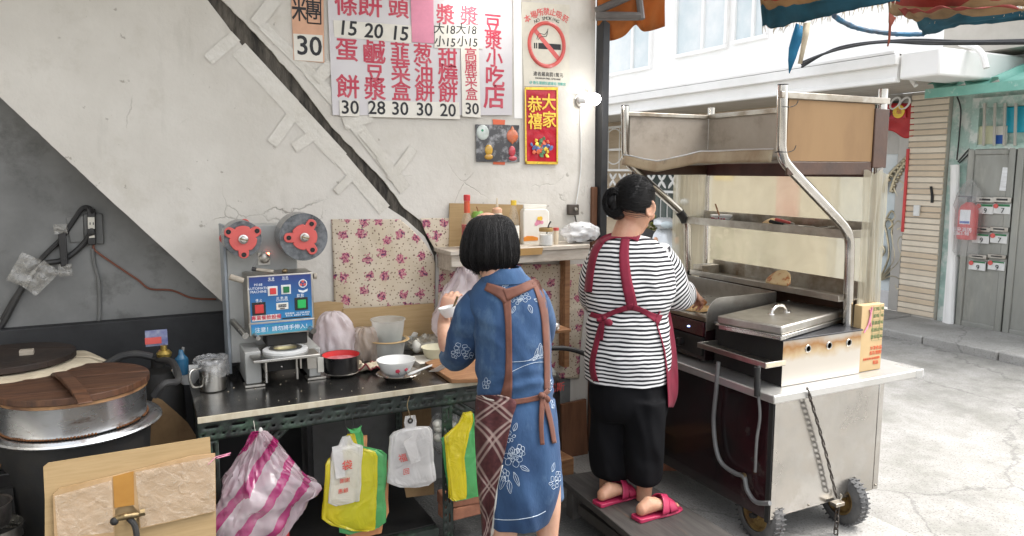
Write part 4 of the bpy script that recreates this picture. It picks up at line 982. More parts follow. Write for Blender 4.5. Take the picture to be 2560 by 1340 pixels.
build(MB().loft([(s0 + d_ * -.012, d_.cross(Z).normalized() * .004, Z * .004)] + [(s0 + d_ * t_, d_.cross(Z).normalized() * w_, Z.cross(d_.cross(Z)).normalized() * .003 + Z * .006) for t_, w_ in ((.0, .016), (.015, .020), (.032, .018), (.045, .010), (.06, .0065), (.09, .006), (.108, .0075))], 14), 'bowl_and_handle', M['porcelain'], spn)
# rag
rg_ = MB()
pr = on(905, 930)
def ragfn(u, v):
    p_ = pr + V((-.11 + .24 * u + .02 * math.sin(v * 5), -.02 + .13 * v - .03 * u, 0))
    return p_ + Z * (.004 + .050 * abs(noise.noise(V((u * 5, v * 3, 1.7)))) * (1.2 - abs(2 * u - 1)) + .016 * abs(noise.noise(V((u * 9, v * 8, 5)))))
rag = thing('rag', 'crumpled cream rag with dark red hem on the counter', 'rag', pr)
build(rg_.sheet(ragfn, 40, 26), 'cloth', M['rag'], rag, rec=False, solid=.003, ang=180)
for v_ in (0, 1): build(MB().tube([ragfn(i / 30, v_) for i in range(31)], .004, 6), 'red_hem', M['rag_red'], rag)
build(MB().tube([ragfn(0, i / 16) for i in range(17)], .004, 6), 'red_hem', M['rag_red'], rag)
# cream bowl with utensils, egg
p = on(1088, 902) + V((.03, .06, 0))
cbw = vessel('cream_bowl', 'cream bowl with dark utensil, left of the denim sleeve', 'bowl', p, [(.001, 0), (.05, 0), (.06, .01), (.075, .05), (.078, .056), (.073, .054), (.055, .015), (.001, .012)], mat('cream_enamel', (.62, .58, .42), .3))
build(MB().tube([p + V((.02, 0, .03)), p + V((.035, -.01, .10))], .005, 8), 'utensil', M['steel_dull'], cbw)
eg = build(MB().ball(on(1031, 905) + V((.08, .16, .036)), (.026, .026, .036), 16, 12), 'white_egg', M['paper'], None); prop(eg, 'white egg shaped lump right of the tubs', 'egg')
mat_ = build(MB().bb((p.x - .12, p.y - .09, CT + .0005), (p.x + .1, p.y + .08, CT + .001)), 'counter_cloth', M['paper']); prop(mat_, 'flat pale cloth under the cream bowl', 'cloth')
# cutting board and cleaver
cbz = CT + .022
def bd(u, v, z): q = PZ(u, v, z); return V((q.x, q.y, CT + .0015))
cbd = build(MB().prism([bd(u, v, cbz) for u, v in ((1062, 905), (1085, 897), (1200, 892), (1240, 925), (1225, 945), (1128, 948))], (0, 0, .020)), 'cutting_board', M['wood'], bevel=.003); prop(cbd, 'reddish wooden cutting board on the counter by the woman in denim', 'cutting board')
kn = thing('cleaver', 'wide steel cleaver lying across the cutting board', 'knife', PZ(1110, 910, cbz))
build(MB().prism([V((q.x, q.y, cbz + .001)) for q in (PZ(1072, 930, cbz), PZ(1128, 900, cbz), PZ(1134, 905, cbz), PZ(1125, 915, cbz), PZ(1098, 929, cbz))], (0, 0, .003)), 'blade', M['steel'], kn)
build(MB().tube([PZ(1131, 902, cbz + .008), PZ(1160, 888, cbz + .012)], .009, 10), 'handle', M['blackmatt'], kn)
# small board with bag at the far right end of the counter
sbd = build(MB().bb((1.52, 3.42, CT + .001), (1.72, 3.62, CT + .018)), 'small_board', M['wood'], bevel=.003)
q_ = PY(1385, 833, 3.4); sbd.location += V((q_.x - 1.60, 0, q_.z - CT - .01)); prop(sbd, 'small wooden board end right of the woman in denim', 'board')
crumple(PY(1376, 828, 3.45), .045, .04, .05, M['bag_white'], 'plastic_bag', 'small white crumpled bag on the board end', 'plastic bag', 41, .3)

random.seed(12); crm = MB()
for k in range(70):
    u, v = random.uniform(560, 1180), random.uniform(905, 1010); q = PZ(u, v, CT)
    if yf + .02 < q.y < 3.72: r_ = random.uniform(.0008, .0028); crm.ball(V((q.x, q.y, CT + r_ * .5)), (r_ * random.uniform(.7, 2), r_, r_ * .6), 6, 4)
prop(build(crm, 'flour_crumbs', M['rag'], kind='stuff'), 'scattered dough crumbs and flour on the dark counter top', 'crumbs')

p = on(1052, 893) + V((.0, .20, 0))
for k in range(3):
    q = p + V((0, 0, .018 * k)); vessel('small_bowl', ['lowest white bowl of the small stack behind the tubs', 'middle white bowl of the small stack behind the tubs', 'topmost white bowl of the small stack behind the tubs'][k], 'bowl', q, [(.001, .004), (.025, 0), (.03, .006), (.05, .035), (.055, .045), (.052, .044), (.04, .022), (.001, .01)], M['porcelain'])['group'] = 'stacked small bowls'
p = on(905, 900) + V((.03, .30, 0))
tb_ = vessel('plastic_tub', 'small milky tub at the wall behind the brownish bag', 'tub', p, [(.001, 0), (.05, 0), (.055, .08), (.058, .085)], M['tub'])
prop(build(MB().bb((.86, 3.66, CT + .001), (.95, 3.74, CT + .14)), 'paper_packet', M['paper'], bevel=.01), 'pale paper packet leaning by the cardboard behind the red lined pan', 'packet')
# ================================================ cloths, shelf, signs on the back wall
def floral():
    m, t, P, N, L = newmat('floral_print')
    tc = N('TexCoord'); sp = N('SeparateXYZ'); cb = N('CombineXYZ'); L(tc.outputs['Object'], sp.inputs[0]); L(sp.outputs['X'], cb.inputs[0]); L(sp.outputs['Z'], cb.inputs[1])
    ns = N('TexNoise'); ns.inputs['Scale'].default_value = 55; ns.inputs['Detail'].default_value = 3; L(cb.outputs[0], ns.inputs['Vector'])
    vo = N('TexVoronoi'); vo.voronoi_dimensions = '2D'; vo.inputs['Scale'].default_value = 10.2; vo.inputs['Randomness'].default_value = .5; L(cb.outputs[0], vo.inputs['Vector'])
    ad = N('Math'); ad.operation = 'MULTIPLY_ADD'; L(ns.outputs['Fac'], ad.inputs[0]); ad.inputs[1].default_value = .75; L(vo.outputs['Distance'], ad.inputs[2])
    mk = ramp(N, [(.0, 1), (.60, 1), (.63, 0)]); L(ad.outputs[0], mk.inputs[0])
    n2 = N('TexNoise'); n2.inputs['Scale'].default_value = 75; n2.inputs['Detail'].default_value = 2; L(cb.outputs[0], n2.inputs['Vector'])
    fc = ramp(N, [(.34, (.03, .025, .07)), (.43, (.22, .03, .09)), (.50, (.40, .08, .13)), (.57, (.56, .28, .30)), (.64, (.30, .16, .15))]); L(n2.outputs['Fac'], fc.inputs[0])
    v2 = N('TexVoronoi'); v2.voronoi_dimensions = '2D'; v2.inputs['Scale'].default_value = 40; L(cb.outputs[0], v2.inputs['Vector'])
    a2 = N('Math'); a2.operation = 'MULTIPLY_ADD'; L(n2.outputs['Fac'], a2.inputs[0]); a2.inputs[1].default_value = .5; L(v2.outputs['Distance'], a2.inputs[2])
    lf = ramp(N, [(.36, 1), (.40, 0)]); L(a2.outputs[0], lf.inputs[0])
    b0 = N('TexNoise'); b0.inputs['Scale'].default_value = 4; b0.inputs['Detail'].default_value = 6; L(cb.outputs[0], b0.inputs['Vector'])
    base = ramp(N, [(.4, (.58, .50, .39)), (.65, (.47, .385, .27))]); L(b0.outputs['Fac'], base.inputs[0])
    m1 = N('MixRGB'); L(lf.outputs[0], m1.inputs[0]); L(base.outputs[0], m1.inputs[1]); m1.inputs[2].default_value = (.17, .11, .075, 1)
    m2 = N('MixRGB'); L(mk.outputs[0], m2.inputs[0]); L(m1.outputs[0], m2.inputs[1]); L(fc.outputs[0], m2.inputs[2])
    L(m2.outputs[0], P.inputs['Base Color']); P.inputs['Roughness'].default_value = .55
    return m
M['floral'] = floral()
build(MB().bb((.74, 3.796, 0), (2.30, 3.81, .93)), 'lower_wall', M['grey_wall'], shop)
def cloth(rows, off, label, amp=.006, fr=14):
    """rows: (v, uleft, uright) down the wall"""
    rr = cat([(v, a, b) for v, a, b in rows], 5)
    def fn(u, v):
        k = v * (len(rr) - 1); i = min(int(k), len(rr) - 2); f = k - i
        vv, a, b = [rr[i][j] * (1 - f) + rr[i + 1][j] * f for j in range(3)]
        p = W(a + (b - a) * u, vv, off); n_ = noise.noise(V((p.x * fr, p.z * 3, off * 99))) + .4 * noise.noise(p * 22)
        return p - Y * (amp * (1 + n_))
    o_ = build(MB().sheet(fn, 40, 40), 'floral_cloth', M['floral'], rec=False, solid=.002, ang=180, offs=1)
    return prop(o_, label, 'cloth', 'floral cloths pinned along the wall')
cloth([(548, 828, 1000), (575, 829, 1030), (610, 830, 1062), (650, 832, 1084), (700, 833, 1086), (777, 835, 1086)], .004, 'wide floral cloth pinned behind the sealing machine and long cardboard')
cloth([(545, 1050, 1128), (580, 1062, 1130), (640, 1092, 1180), (700, 1095, 1215), (800, 1090, 1215), (900, 1088, 1215)], .006, 'narrow floral cloth hanging under the shelf left end behind the bag', .008)
cloth([(660, 1205, 1464), (720, 1200, 1462), (800, 1200, 1456), (860, 1200, 1450), (945, 1200, 1446)], .006, 'floral cloth hanging below the shelf between the two women', .012, 9)
# shelf
YS = 3.55
SZ = PY(1300, 620, YS).z
sx0, sx1 = PY(1126, 620, YS).x, PY(1486, 620, YS).x - .03
shf = thing('wall_shelf', 'whitewashed wooden shelf loaded with sauces between the two women', 'shelf', ((sx0 + sx1) / 2, 3.7, SZ - .1))
M['old_white_wood'] = mat('old_white_wood', (.52, .47, .40), .65, c2=(.38, .33, .27), sc=5, stretch=(1.5, 8, 8), c3=(.22, .17, .12), sc3=4, lo3=.58, hi3=.72, bump=.2)
build(MB().bb((sx0, YS, SZ - .022), (sx1, 3.797, SZ)), 'shelf_board', M['old_white_wood'], shf, bevel=.003)
build(MB().bb((sx0 + .01, YS + .012, SZ - .085), (sx1, YS + .04, SZ - .0225)), 'front_rail', M['old_white_wood'], shf, bevel=.003)
build(MB().bb((sx0 + .02, YS + .05, SZ - .11), (sx0 + .05, 3.797, SZ - .0225)), 'bracket', M['old_white_wood'], shf)
build(MB().bb((sx1 - .06, 3.72, SZ - .75), (sx1 - .025, 3.79, SZ - .0225)), 'support_post', M['wood'], shf, bevel=.003)
build(MB().prism([PY(u, v, YS - .004) for u, v in ((1290, 622), (1358, 619), (1355, 636), (1290, 640))], (0, .003, 0)), 'brown_tape', mat('kraft_tape', (.40, .24, .09), .3), shf)
sb = build(ppoly(MB(), 3.783, .006, [(1124, 508), (1310, 512), (1312, 640), (1122, 640)]), 'shelf_cardboard', M['cardboard']); prop(sb, 'cardboard sheet standing behind the sauce bottles on the shelf', 'cardboard')
def sh(u, y=3.66): return V((PY(u, 600, y).x, y, SZ + .001))
def bottle(name, label, cat_, u, prof, m, parts=(), y=3.66):
    t = thing(name, label, cat_, sh(u, y)); build(MB().lathe(prof, sh(u, y), 24), 'body', m, t)
    for nm, mm, pf in parts: build(MB().lathe(pf, sh(u, y), 20), nm, mm, t)
    return t
M['clear_glass'] = film('bottle_glass', (.72, .76, .70), .07, .04, .0, 5, .3, va=.02)
M['sauce'] = mat('chilli_sauce', (.42, .03, .02), .3); M['orange_sauce'] = mat('orange_seal', (.62, .10, .04), .35)
bottle('chilli_bottle', 'chilli sauce bottle with red cap and orange neck', 'bottle', 1168, [(.001, 0), (.029, 0), (.031, .006), (.031, .14), (.022, .175), (.014, .19), (.0135, .25)], M['clear_glass'],
       [('sauce', M['sauce'], [(.001, .004), (.0295, .004), (.0295, .128), (.001, .129)]), ('neck_seal', M['orange_sauce'], [(.0165, .19), (.016, .252), (.001, .253)]), ('cap', M['red'], [(.018, .2535), (.018, .282), (.015, .286), (.001, .286)])])
gp = bottle('green_pepper', 'green pepper shaped lid with dark stem on the shelf', 'condiment pot', 1195, [(.001, 0), (.03, 0), (.033, .05), (.034, .16), (.001, .161)], M['white'], [('green_top', mat('pepper_green', (.20, .38, .06), .4), [(.036, .162), (.036, .178), (.026, .196), (.010, .19), (.001, .186)])])
build(MB().tube(cat([sh(1195) + V((0, 0, .186)), sh(1195) + V((.0, 0, .205)), sh(1195) + V((-.008, 0, .222))], 4), .004, 6), 'stem', M['wood'], gp)
M['cream_plastic'] = film('cream_plastic', (.76, .66, .50), .85, .3, .0, 5, .3)
bottle('squeeze_bottle', 'cream squeeze bottle with pointed nozzle on the shelf', 'bottle', 1243, [(.001, 0), (.033, 0), (.035, .006), (.035, .165), (.028, .18), (.024, .185)], M['cream_plastic'],
       [('collar', M['orange_paper'], [(.027, .185), (.027, .205), (.02, .212), (.008, .215)]), ('nozzle', M['cream_plastic'], [(.008, .2155), (.003, .265), (.001, .266)])])
bottle('vinegar_bottle', 'clear glass bottle with yellow cap, half filled', 'bottle', 1284, [(.001, 0), (.029, 0), (.031, .006), (.031, .13), (.026, .17), (.014, .21), (.013, .225)], M['clear_glass'],
       [('label', M['paper'], [(.0318, .04), (.0318, .115)]), ('cap', M['gold'], [(.016, .2255), (.016, .252), (.001, .253)])], 3.64)
# printed paper bag, jar, slim jar
pb = thing('paper_bag', 'white bag printed with pink flower and orange wave on the shelf', 'paper bag', sh(1340))
def pbq(u, v, y): return PY(u, v, y)
build(MB().prism([pbq(1309, 613, 3.70), pbq(1372, 611, 3.70), pbq(1374, 530, 3.70), pbq(1366, 522, 3.70), pbq(1312, 522, 3.70), pbq(1308, 530, 3.70)], (0, .045, 0)), 'bag', M['paper'], pb, bevel=.006)
build(MB().prism([pbq(1309, 521, 3.715), pbq(1366, 521, 3.715), pbq(1366, 512, 3.715), pbq(1309, 511, 3.715)], (0, .012, 0)), 'folded_top', M['paper'], pb, bevel=.003)
build(MB().prism([pbq(1309.5, 603, 3.697), pbq(1345, 601, 3.697), pbq(1345, 594, 3.697), pbq(1332, 590, 3.697), pbq(1318, 590, 3.697), pbq(1309.5, 594, 3.697)], (0, .003, 0)), 'orange_wave', mat('orange_print', (.72, .25, .03), .5), pb)
for k, (u, v, r_, m_) in enumerate(((1346, 555, .016, 'pink_paper'), (1341, 560, .011, 'pink_paper'), (1352, 546, .012, 'gold'), (1355, 556, .010, 'pink_paper'), (1347, 546, .010, 'gold'))):
    build(MB().lathe([(.001, 0), (r_, 0), (r_, .0015)], pbq(u, v, 3.6985 - .0008 * k), 12, Y), 'flower_print', M[m_], pb)
jr = bottle('sugar_jar', 'glass jar of white sugar with spoon in it', 'jar', 1365, [(.001, 0), (.036, 0), (.038, .006), (.038, .075), (.036, .085)], M['clear_glass'],
       [('sugar', M['white'], [(.001, .003), (.0355, .003), (.0355, .06), (.001, .063)]), ('rim', mat('tan_lid', (.42, .27, .10), .5), [(.0385, .078), (.0395, .080), (.0395, .098), (.036, .099)])], 3.60)
build(MB().tube(cat([sh(1365, 3.60) + V((.004, 0, .065)), sh(1365, 3.60) + V((.016, 0, .11)), sh(1365, 3.60) + V((.03, 0, .132))], 5), .004, 8), 'spoon', M['blackmatt'], jr)
bottle('slim_jar', 'slim brownish jar with red lid beside the sugar jar', 'jar', 1390, [(.001, 0), (.014, 0), (.015, .075), (.013, .078)], M['cream_plastic'], [('lid', M['coral'], [(.016, .0785), (.016, .094), (.001, .095)])], 3.63)
pbg = crumple(sh(1450, 3.64), .115, .07, .115, film('thin_bag', (.92, .93, .94), .55, .3, .12, 22, .35, va=.2), 'plastic_bag', 'clear knotted bag with dark trays at the right end of shelf', 'plastic bag', 31, .22, n=40, mm=24)
ib = build(MB().box(sh(1455, 3.64) + V((0, 0, .028)), (.13, .07, .035)), 'bagged_tray', M['blackmatt'], bevel=.006); prop(ib, 'dark tray inside the clear knotted bag on the shelf', 'tray')
# hanging pinkish bag under the shelf
def pxloft(rows, y0, dr, m, name, parent=None, n=40, amp=.012, sc=9, seed=0, cap=True, e=2.2, ystep=0, ang=60, fold=0, lin=False, crk=None, **k):
    """a soft hanging shape from measured left and right edges at heights, in the plane y = y0; dr = depth / width"""
    rr = cat(rows, 4) if not lin else [tuple(rows[i][j] * (1 - t / 4) + rows[i + 1][j] * t / 4 for j in range(3)) for i in range(len(rows) - 1) for t in range(4)] + [rows[-1]]; rings = []
    for v, a, b in rr:
        A, B = PY(a, v, y0), PY(b, v, y0); c = (A + B) / 2; hw = max(.002, (B - A).length / 2)
        rings.append((c, X * hw, Y * max(.004, hw * dr), e))
    mb = MB().loft(rings, n, cap)
    for i, p in enumerate(mb.v):
        q = V((p.x * sc, p.y * sc, p.z * sc * .6)) + V((seed, 0, 0))
        d = V((noise.noise(q), noise.noise(q + V((5, 5, 5))), .3 * noise.noise(q + V((9, 1, 0)))))
        mb.v[i] = p + d * amp
        if fold:
            j = i % n; mb.v[i] += Y * fold * math.sin(j * 2.3 + p.z * 6)
    crk = amp * .55 if crk is None else crk
    for i, p in enumerate(mb.v):
        a = 2 * math.pi * (i % n) / n; q = V((math.cos(a) * 2.2, math.sin(a) * 2.2, p.z * 7 + seed)); r_ = 1 - 3 * abs(noise.noise(q)); q2 = V((math.cos(a + p.z * 3) * 4, math.sin(a + p.z * 3) * 4, p.z * 16 + seed)); mb.v[i] = p + (X * math.cos(a) + Y * math.sin(a)) * crk * (r_ + .5 * (1 - 3 * abs(noise.noise(q2))))
    o_ = build(mb, name, m, parent, ang=ang, **k)
    return o_
prop(pxloft([(778, 818, 838), (786, 806, 852), (805, 795, 872), (840, 787, 888), (875, 785, 894), (905, 790, 894)], 3.62, .55, M['bag_pinkish'], 'plastic_bag', n=64, amp=.012, sc=14, seed=21, crk=.012), 'pinkish see through bag full of bags beside the sealing machine', 'plastic bag')
prop(pxloft([(818, 894, 926), (828, 884, 938), (850, 880, 946), (880, 884, 946), (905, 892, 940)], 3.60, .6, M['bag_brown'], 'plastic_bag', n=64, amp=.012, sc=16, seed=27, crk=.011), 'brownish crumpled bag left of the stacked tubs', 'plastic bag')
hb = pxloft([(652, 1150, 1160), (680, 1140, 1172), (715, 1122, 1190), (760, 1100, 1205), (800, 1088, 1210), (826, 1092, 1205), (838, 1110, 1190)], 3.60, .5, M['bag_pinkish'], 'hanging_bag', amp=.03, sc=13, seed=3, fold=.006)
prop(hb, 'pale pinkish plastic bag hanging from the left end of the shelf', 'plastic bag')
# ---------------- menu board
mn = thing('menu_board', 'milky menu board lettered in red characters with taped price strips', 'menu board', W(1050, 290))
build(MB().prism([W(u, v, .012) for u, v in ((816, -70), (1281, -60), (1280, 288), (832, 288))], (0, .006, 0)), 'board', M['acrylic'], mn)
build(MB().prism([W(u, v, .003) for u, v in ((1283, -60), (1303, -60), (1306, 296), (1286, 296))], (0, .02, 0)), 'side_batten', M['white_paint'], mn)
build(MB().prism([W(u, v, .006) for u, v in ((860, 255), (935, 258), (935, 288), (862, 285))], (0, .004, 0)), 'wood_backing', M['wood_red'], mn)
PX_M = (W(1100, 150) - W(1000, 150)).length / 100        # metres per photo pixel on the board
def wt(s, u, v, h, m, parent, off=.0125, bold=.03, **k): return text(s, h * PX_M * 1.06, W(u, v, off), m, parent, bold=bold, **k)
IR, IB = M['ink_red'], M['ink_black']
for s_, u, v, h in (('條', 865, 15, 50), ('餅', 925, 15, 56), ('頭', 996, 22, 48), ('漿', 1114, 40, 46), ('漿', 1173, 44, 46), ('蛋', 867, 128, 50), ('鹹', 935, 132, 52), ('韮', 1000, 134, 46), ('葱', 1057, 138, 46), ('甜', 1119, 148, 48),
                    ('豆', 937, 180, 46), ('菜', 1002, 182, 46), ('油', 1060, 186, 46), ('燒', 1120, 190, 50), ('餅', 870, 221, 52), ('漿', 938, 227, 50), ('盒', 1003, 231, 46), ('餅', 1062, 233, 48), ('餅', 1120, 236, 48),
                    ('豆', 1232, 62, 46), ('漿', 1234, 104, 44), ('小', 1236, 148, 44), ('吃', 1237, 196, 52), ('店', 1236, 246, 58)):
    wt(s_, u, v, h, IR, mn, bold=.022)
def strip(px, m, name, off, parent=None): return build(MB().prism([W(u, v, off) for u, v in px], (0, .0015, 0)), name, m, parent or mn)
ps = strip([(833, 50), (1030, 64), (1029, 108), (836, 92)], M['paper'], 'price_strip', .0145)
for s_, u, v in (('15', 868, 72), ('20', 933, 79), ('15', 998, 85)): wt(s_, u, v, 42, IB, ps, .0148, .02, shear=.12)
strip([(1026, -30), (1083, -30), (1085, 109), (1030, 105)], M['pink_paper'], 'pink_paper', .0165)
strip([(1026, -30), (1083, -30), (1084, 26), (1028, 24)], M['pink_paper'], 'pink_paper', .0182)
ps = strip([(1088, 62), (1192, 62), (1194, 84), (1206, 92), (1207, 122), (1086, 120)], M['paper'], 'price_strip', .0165)
for s_, u, v in (('大18', 1111, 74), ('大18', 1165, 75), ('小15', 1112, 106), ('小15', 1168, 106)): wt(s_, u, v, 26, IB, ps, .0168, .012, shear=.1)
ps = strip([(848, 250), (898, 252), (899, 291), (850, 290)], M['paper'], 'price_strip', .0165); wt('30', 875, 270, 40, IB, ps, .0168, .015)
ps = strip([(920, 252), (1148, 256), (1150, 298), (923, 292)], M['paper'], 'price_strip', .0150)
for s_, u, v in (('28', 942, 271), ('30', 1000, 273), ('30', 1061, 275), ('20', 1120, 277)): wt(s_, u, v, 40, IB, ps, .0153, .015)
ps = strip([(1152, 120), (1197, 122), (1202, 294), (1156, 291)], M['paper'], 'price_strip', .0180)
for s_, u, v in (('高', 1177, 138), ('麗', 1177, 170), ('菜', 1178, 203), ('盒', 1179, 237)): wt(s_, u, v, 32, IR, ps, .0183, .01)
wt('30', 1180, 273, 36, IB, ps, .0183, .015)
lb = thing('price_label', 'orange price label with boxed character above 30, left of the board', 'sign', W(770, 156))
build(MB().prism([W(u, v, .005) for u, v in ((726, -60), (808, -60), (811, 157), (734, 150))], (0, .003, 0)), 'orange_card', M['orange_paper'], lb)
q_ = strip([(733, 84), (806, 88), (808, 155), (736, 150)], M['paper'], 'white_card', .0066, lb); wt('30', 773, 117, 54, IB, q_, .007, .018)
wt('米', 748, 28, 50, IB, lb, .0056, .02, sx=.62); wt('專', 783, 28, 42, IB, lb, .0056, .015, sx=.8)
for a, b in (((768, -8), (801, -6)), ((769, 57), (802, 60)), ((768, -8), (769, 57)), ((801, -6), (802, 60))): build(MB().tube([W(*a, .0056), W(*b, .0056)], .0035, 5), 'drawn_box', IB, lb)
# ---------------- no smoking poster
ns = thing('no_smoking_poster', 'cream no smoking poster with red ring above the red banner', 'poster', W(1365, 215))
build(MB().prism([W(u, v, .003) for u, v in ((1302, 4), (1424, 12), (1424, 216), (1310, 216))], (0, .0015, 0)), 'sheet', mat('poster_cream', (.66, .62, .52), .6), ns)
rc_ = W(1367, 112, .0035); PXP = (W(1420, 112) - W(1320, 112)).length / 100; PZP = (W(1367, 62) - W(1367, 162)).length / 100
build(MB().torus(rc_, 43 * PXP, 4.3 * PXP, Y, 48, 8, sy=-54 * PZP / (43 * PXP), ref=X).warp(0, 1), 'red_ring', M['coral'], ns)
build(MB().prism([W(u, v, .0042) for u, v in ((1330, 74), (1338, 68), (1404, 148), (1396, 155))], (0, .001, 0)), 'red_bar', M['coral'], ns)
build(MB().prism([W(u, v, .0038) for u, v in ((1346, 107), (1402, 111), (1402, 125), (1346, 122))], (0, .0006, 0)), 'cigarette', IB, ns)
for u in (1335, 1340): build(MB().prism([W(u, 107, .0038), W(u + 3, 107, .0038), W(u + 3, 121, .0038), W(u, 121, .0038)], (0, .0006, 0)), 'cigarette_tip', IB, ns)
for pts in ([(1345, 100), (1352, 92), (1366, 90), (1370, 72)], [(1342, 98), (1348, 84), (1362, 86), (1368, 78)]): build(MB().tube(cat([W(u, v, .0038) for u, v in pts], 5), .0016, 5), 'smoke_line', IB, ns)
for i, ch in enumerate('本場所禁止吸菸'):
    t_ = (i - 3) / 3; text(ch, .043, W(1366 + t_ * 47, 30 + 18 * t_ * t_, .0036), M['coral'], ns, ax=(math.cos(-.42 * t_), 0, math.sin(-.42 * t_)), up=(-math.sin(-.42 * t_), 0, math.cos(-.42 * t_)), bold=.02)
for i, ch in enumerate('NO SMOKING'):
    t_ = (i - 4.5) / 4.5; text(ch, .026, W(1367 + t_ * 28, 46 + 8 * t_ * t_, .0036), IB, ns, ax=(math.cos(-.36 * t_), 0, math.sin(-.36 * t_)), up=(-math.sin(-.36 * t_), 0, math.cos(-.36 * t_)), bold=.015)
text('違者最高罰1萬元', .0262, W(1371, 187, .0036), IB, ns); text('MAXIMUM FINE : NT$10000', .0135, W(1370, 197, .0036), IB, ns); text('◎ 衛生署國民健康局 提醒您', .0192, W(1370, 209, .0036), M['ink_teal'], ns, bold=.01)
# ---------------- red new year banner
bn = thing('new_year_banner', 'red foil new year banner with golden characters under the poster', 'banner', W(1353, 410))
def foilfn(u, v):
    a, b = (1312, 220), (1394, 222); c_, d_2 = (1394, 410), (1314, 408)
    q = W((a[0] * (1 - u) + b[0] * u) * (1 - v) + (d_2[0] * (1 - u) + c_[0] * u) * v, a[1] + (c_[1] - a[1]) * v, .008)
    return q - Y * (.003 * noise.noise(q * 35))
build(MB().sheet(foilfn, 14, 30), 'foil', M['red_foil'], bn, rec=False, solid=.001, ang=180)
for px in ([(1312, 218), (1315, 218), (1317, 410), (1313, 410)], [(1391.5, 218), (1395, 218), (1395, 410), (1391.5, 410)], [(1312, 218), (1395, 218), (1394, 225), (1313, 224)], [(1313, 403), (1394, 405), (1394, 411), (1313, 410)]):
    build(MB().prism([W(u, v, .013) for u, v in px], (0, .001, 0)), 'gold_edge', M['gold'], bn)
for s_, u, v in (('大', 1372, 258), ('家', 1373, 302), ('恭', 1337, 264), ('禧', 1338, 306)): wt(s_, u, v, 41, M['gold'], bn, .0135, .02)
for k in range(26):
    a = k * 2.4; rr = 4 + 1.2 * k; u, v = 1355 + math.cos(a) * rr * .8, 368 + math.sin(a) * rr * .75
    if not (1320 < u < 1388 and 336 < v < 402): continue
    build(MB().ball(W(u, v, .0125 + .0004 * k), (random.uniform(.008, .018), random.uniform(.008, .016), .0015), 8, 6, ax=Y).warp(.006, 70), 'lion_print', [M['gold'], mat('print_blue', (.10, .16, .36), .5), M['ink_orange'], mat('print_green', (.10, .22, .10), .5)][k % 4], bn)
# ---------------- plaque with moulded fruit, orange charm behind
ch_ = thing('charm_plaque', 'dark glossy square plaque with green, orange and red fruit motifs', 'plaque', W(1244, 406))
build(MB().prism([W(u, v, .010) for u, v in ((1189, 311), (1298, 313), (1299, 405), (1191, 404))], (0, .006, 0)), 'plaque', mat('dark_gloss', (.05, .05, .055), .15, c2=(.30, .30, .31), sc=16, lo=.5, hi=.62, coat=.5), ch_)
for u, v, rx, rz, c in ((1207, 331, .038, .042, (.55, .60, .56)), (1206, 328, .026, .026, (.02, .22, .10)), (1281, 340, .036, .038, (.62, .16, .07)), (1281, 338, .014, .05, (.66, .20, .08)), (1222, 375, .024, .03, (.66, .38, .04)), (1222, 392, .026, .016, (.6, .32, .04)), (1280, 378, .022, .03, (.52, .05, .07)), (1282, 396, .026, .014, (.55, .06, .08))):
    build(MB().ball(W(u, v, .012), (rx, rz, .006), 14, 8, ax=Y, ref=X), 'fruit_relief', mat('relief', c, .25, c2=tuple(x * .7 for x in c), sc=30, coat=.4), ch_)
for px in ([(1232, 298), (1263, 300), (1262, 312), (1233, 311)], [(1233, 404), (1263, 405), (1262, 412), (1233, 411)]): build(MB().prism([W(u, v, .004) for u, v in px], (0, .0015, 0)), 'orange_charm', M['ink_orange'], ch_)
# ---------------- switch box, white cap, wall stickers
sw = thing('switch_box', 'small dark switch box on the wall left of the corner post', 'switch', W(1435, 537))
build(MB().prism([W(u, v, .025) for u, v in ((1422, 511), (1448, 511), (1448, 537), (1422, 537))], (0, .025, 0)), 'box', mat('bakelite', (.07, .055, .045), .3), sw, bevel=.004)
build(MB().lathe([(.012, 0), (.010, .012), (.001, .014)], W(1438, 523, .025), 14, -Y), 'toggle', M['steel_dull'], sw)
build(MB().tube(cat([W(u, v, .006) for u, v in ((1437, 538), (1440, 550), (1441, 562))], 4), .003, 6), 'wire', M['rubber'], sw)
hc = thing('lamp_holder', 'white round cable cap on the wall beside the bulb', 'wall fitting', W(1452, 280))
build(MB().ball(W(1451, 252, .025), (.028, .022, .036), 16, 12), 'cap', M['white_paint'], hc)
# ---------------- bags and clutter under the counter (hang at y about 2.98)
sbg = thing('striped_bag', 'pink striped translucent bag bulging below the counter rail', 'plastic bag', PY(650, 1340, 2.95))
pxloft([(1078, 640, 652), (1092, 632, 660), (1120, 612, 680), (1160, 585, 715), (1195, 564, 752), (1222, 553, 786), (1245, 545, 782), (1262, 541, 755), (1300, 537, 742), (1345, 534, 705), (1400, 540, 660), (1430, 570, 630)], 2.95, .55, M['bag_striped'], 'bag', sbg, amp=.022, sc=12, seed=9, n=96, fold=.003, crk=.016)
build(MB().ball(PY(652, 1078, 2.95), (.010, .008, .016), 10, 8), 'knot', M['bag_white'], sbg)
build(MB().tube([PY(634, 1052, 2.99), PY(638, 1078, 2.96), PY(650, 1082, 2.95)], .0012, 5), 'hook', M['steel_dull'], sbg)
crumple(PY(620, 1290, 2.96) - V((0, 0, .09)), .10, .05, .17, M['bag_white'], 'plastic_bag', 'white bag seen inside the pink striped bag', 'plastic bag', 51, .25)
rdt = build(ppoly(MB(), 3.05, .03, [(690, 1322), (722, 1300), (724, 1360), (690, 1370)]), 'red_box', M['red']); prop(rdt, 'red box edge below the striped bag', 'box')
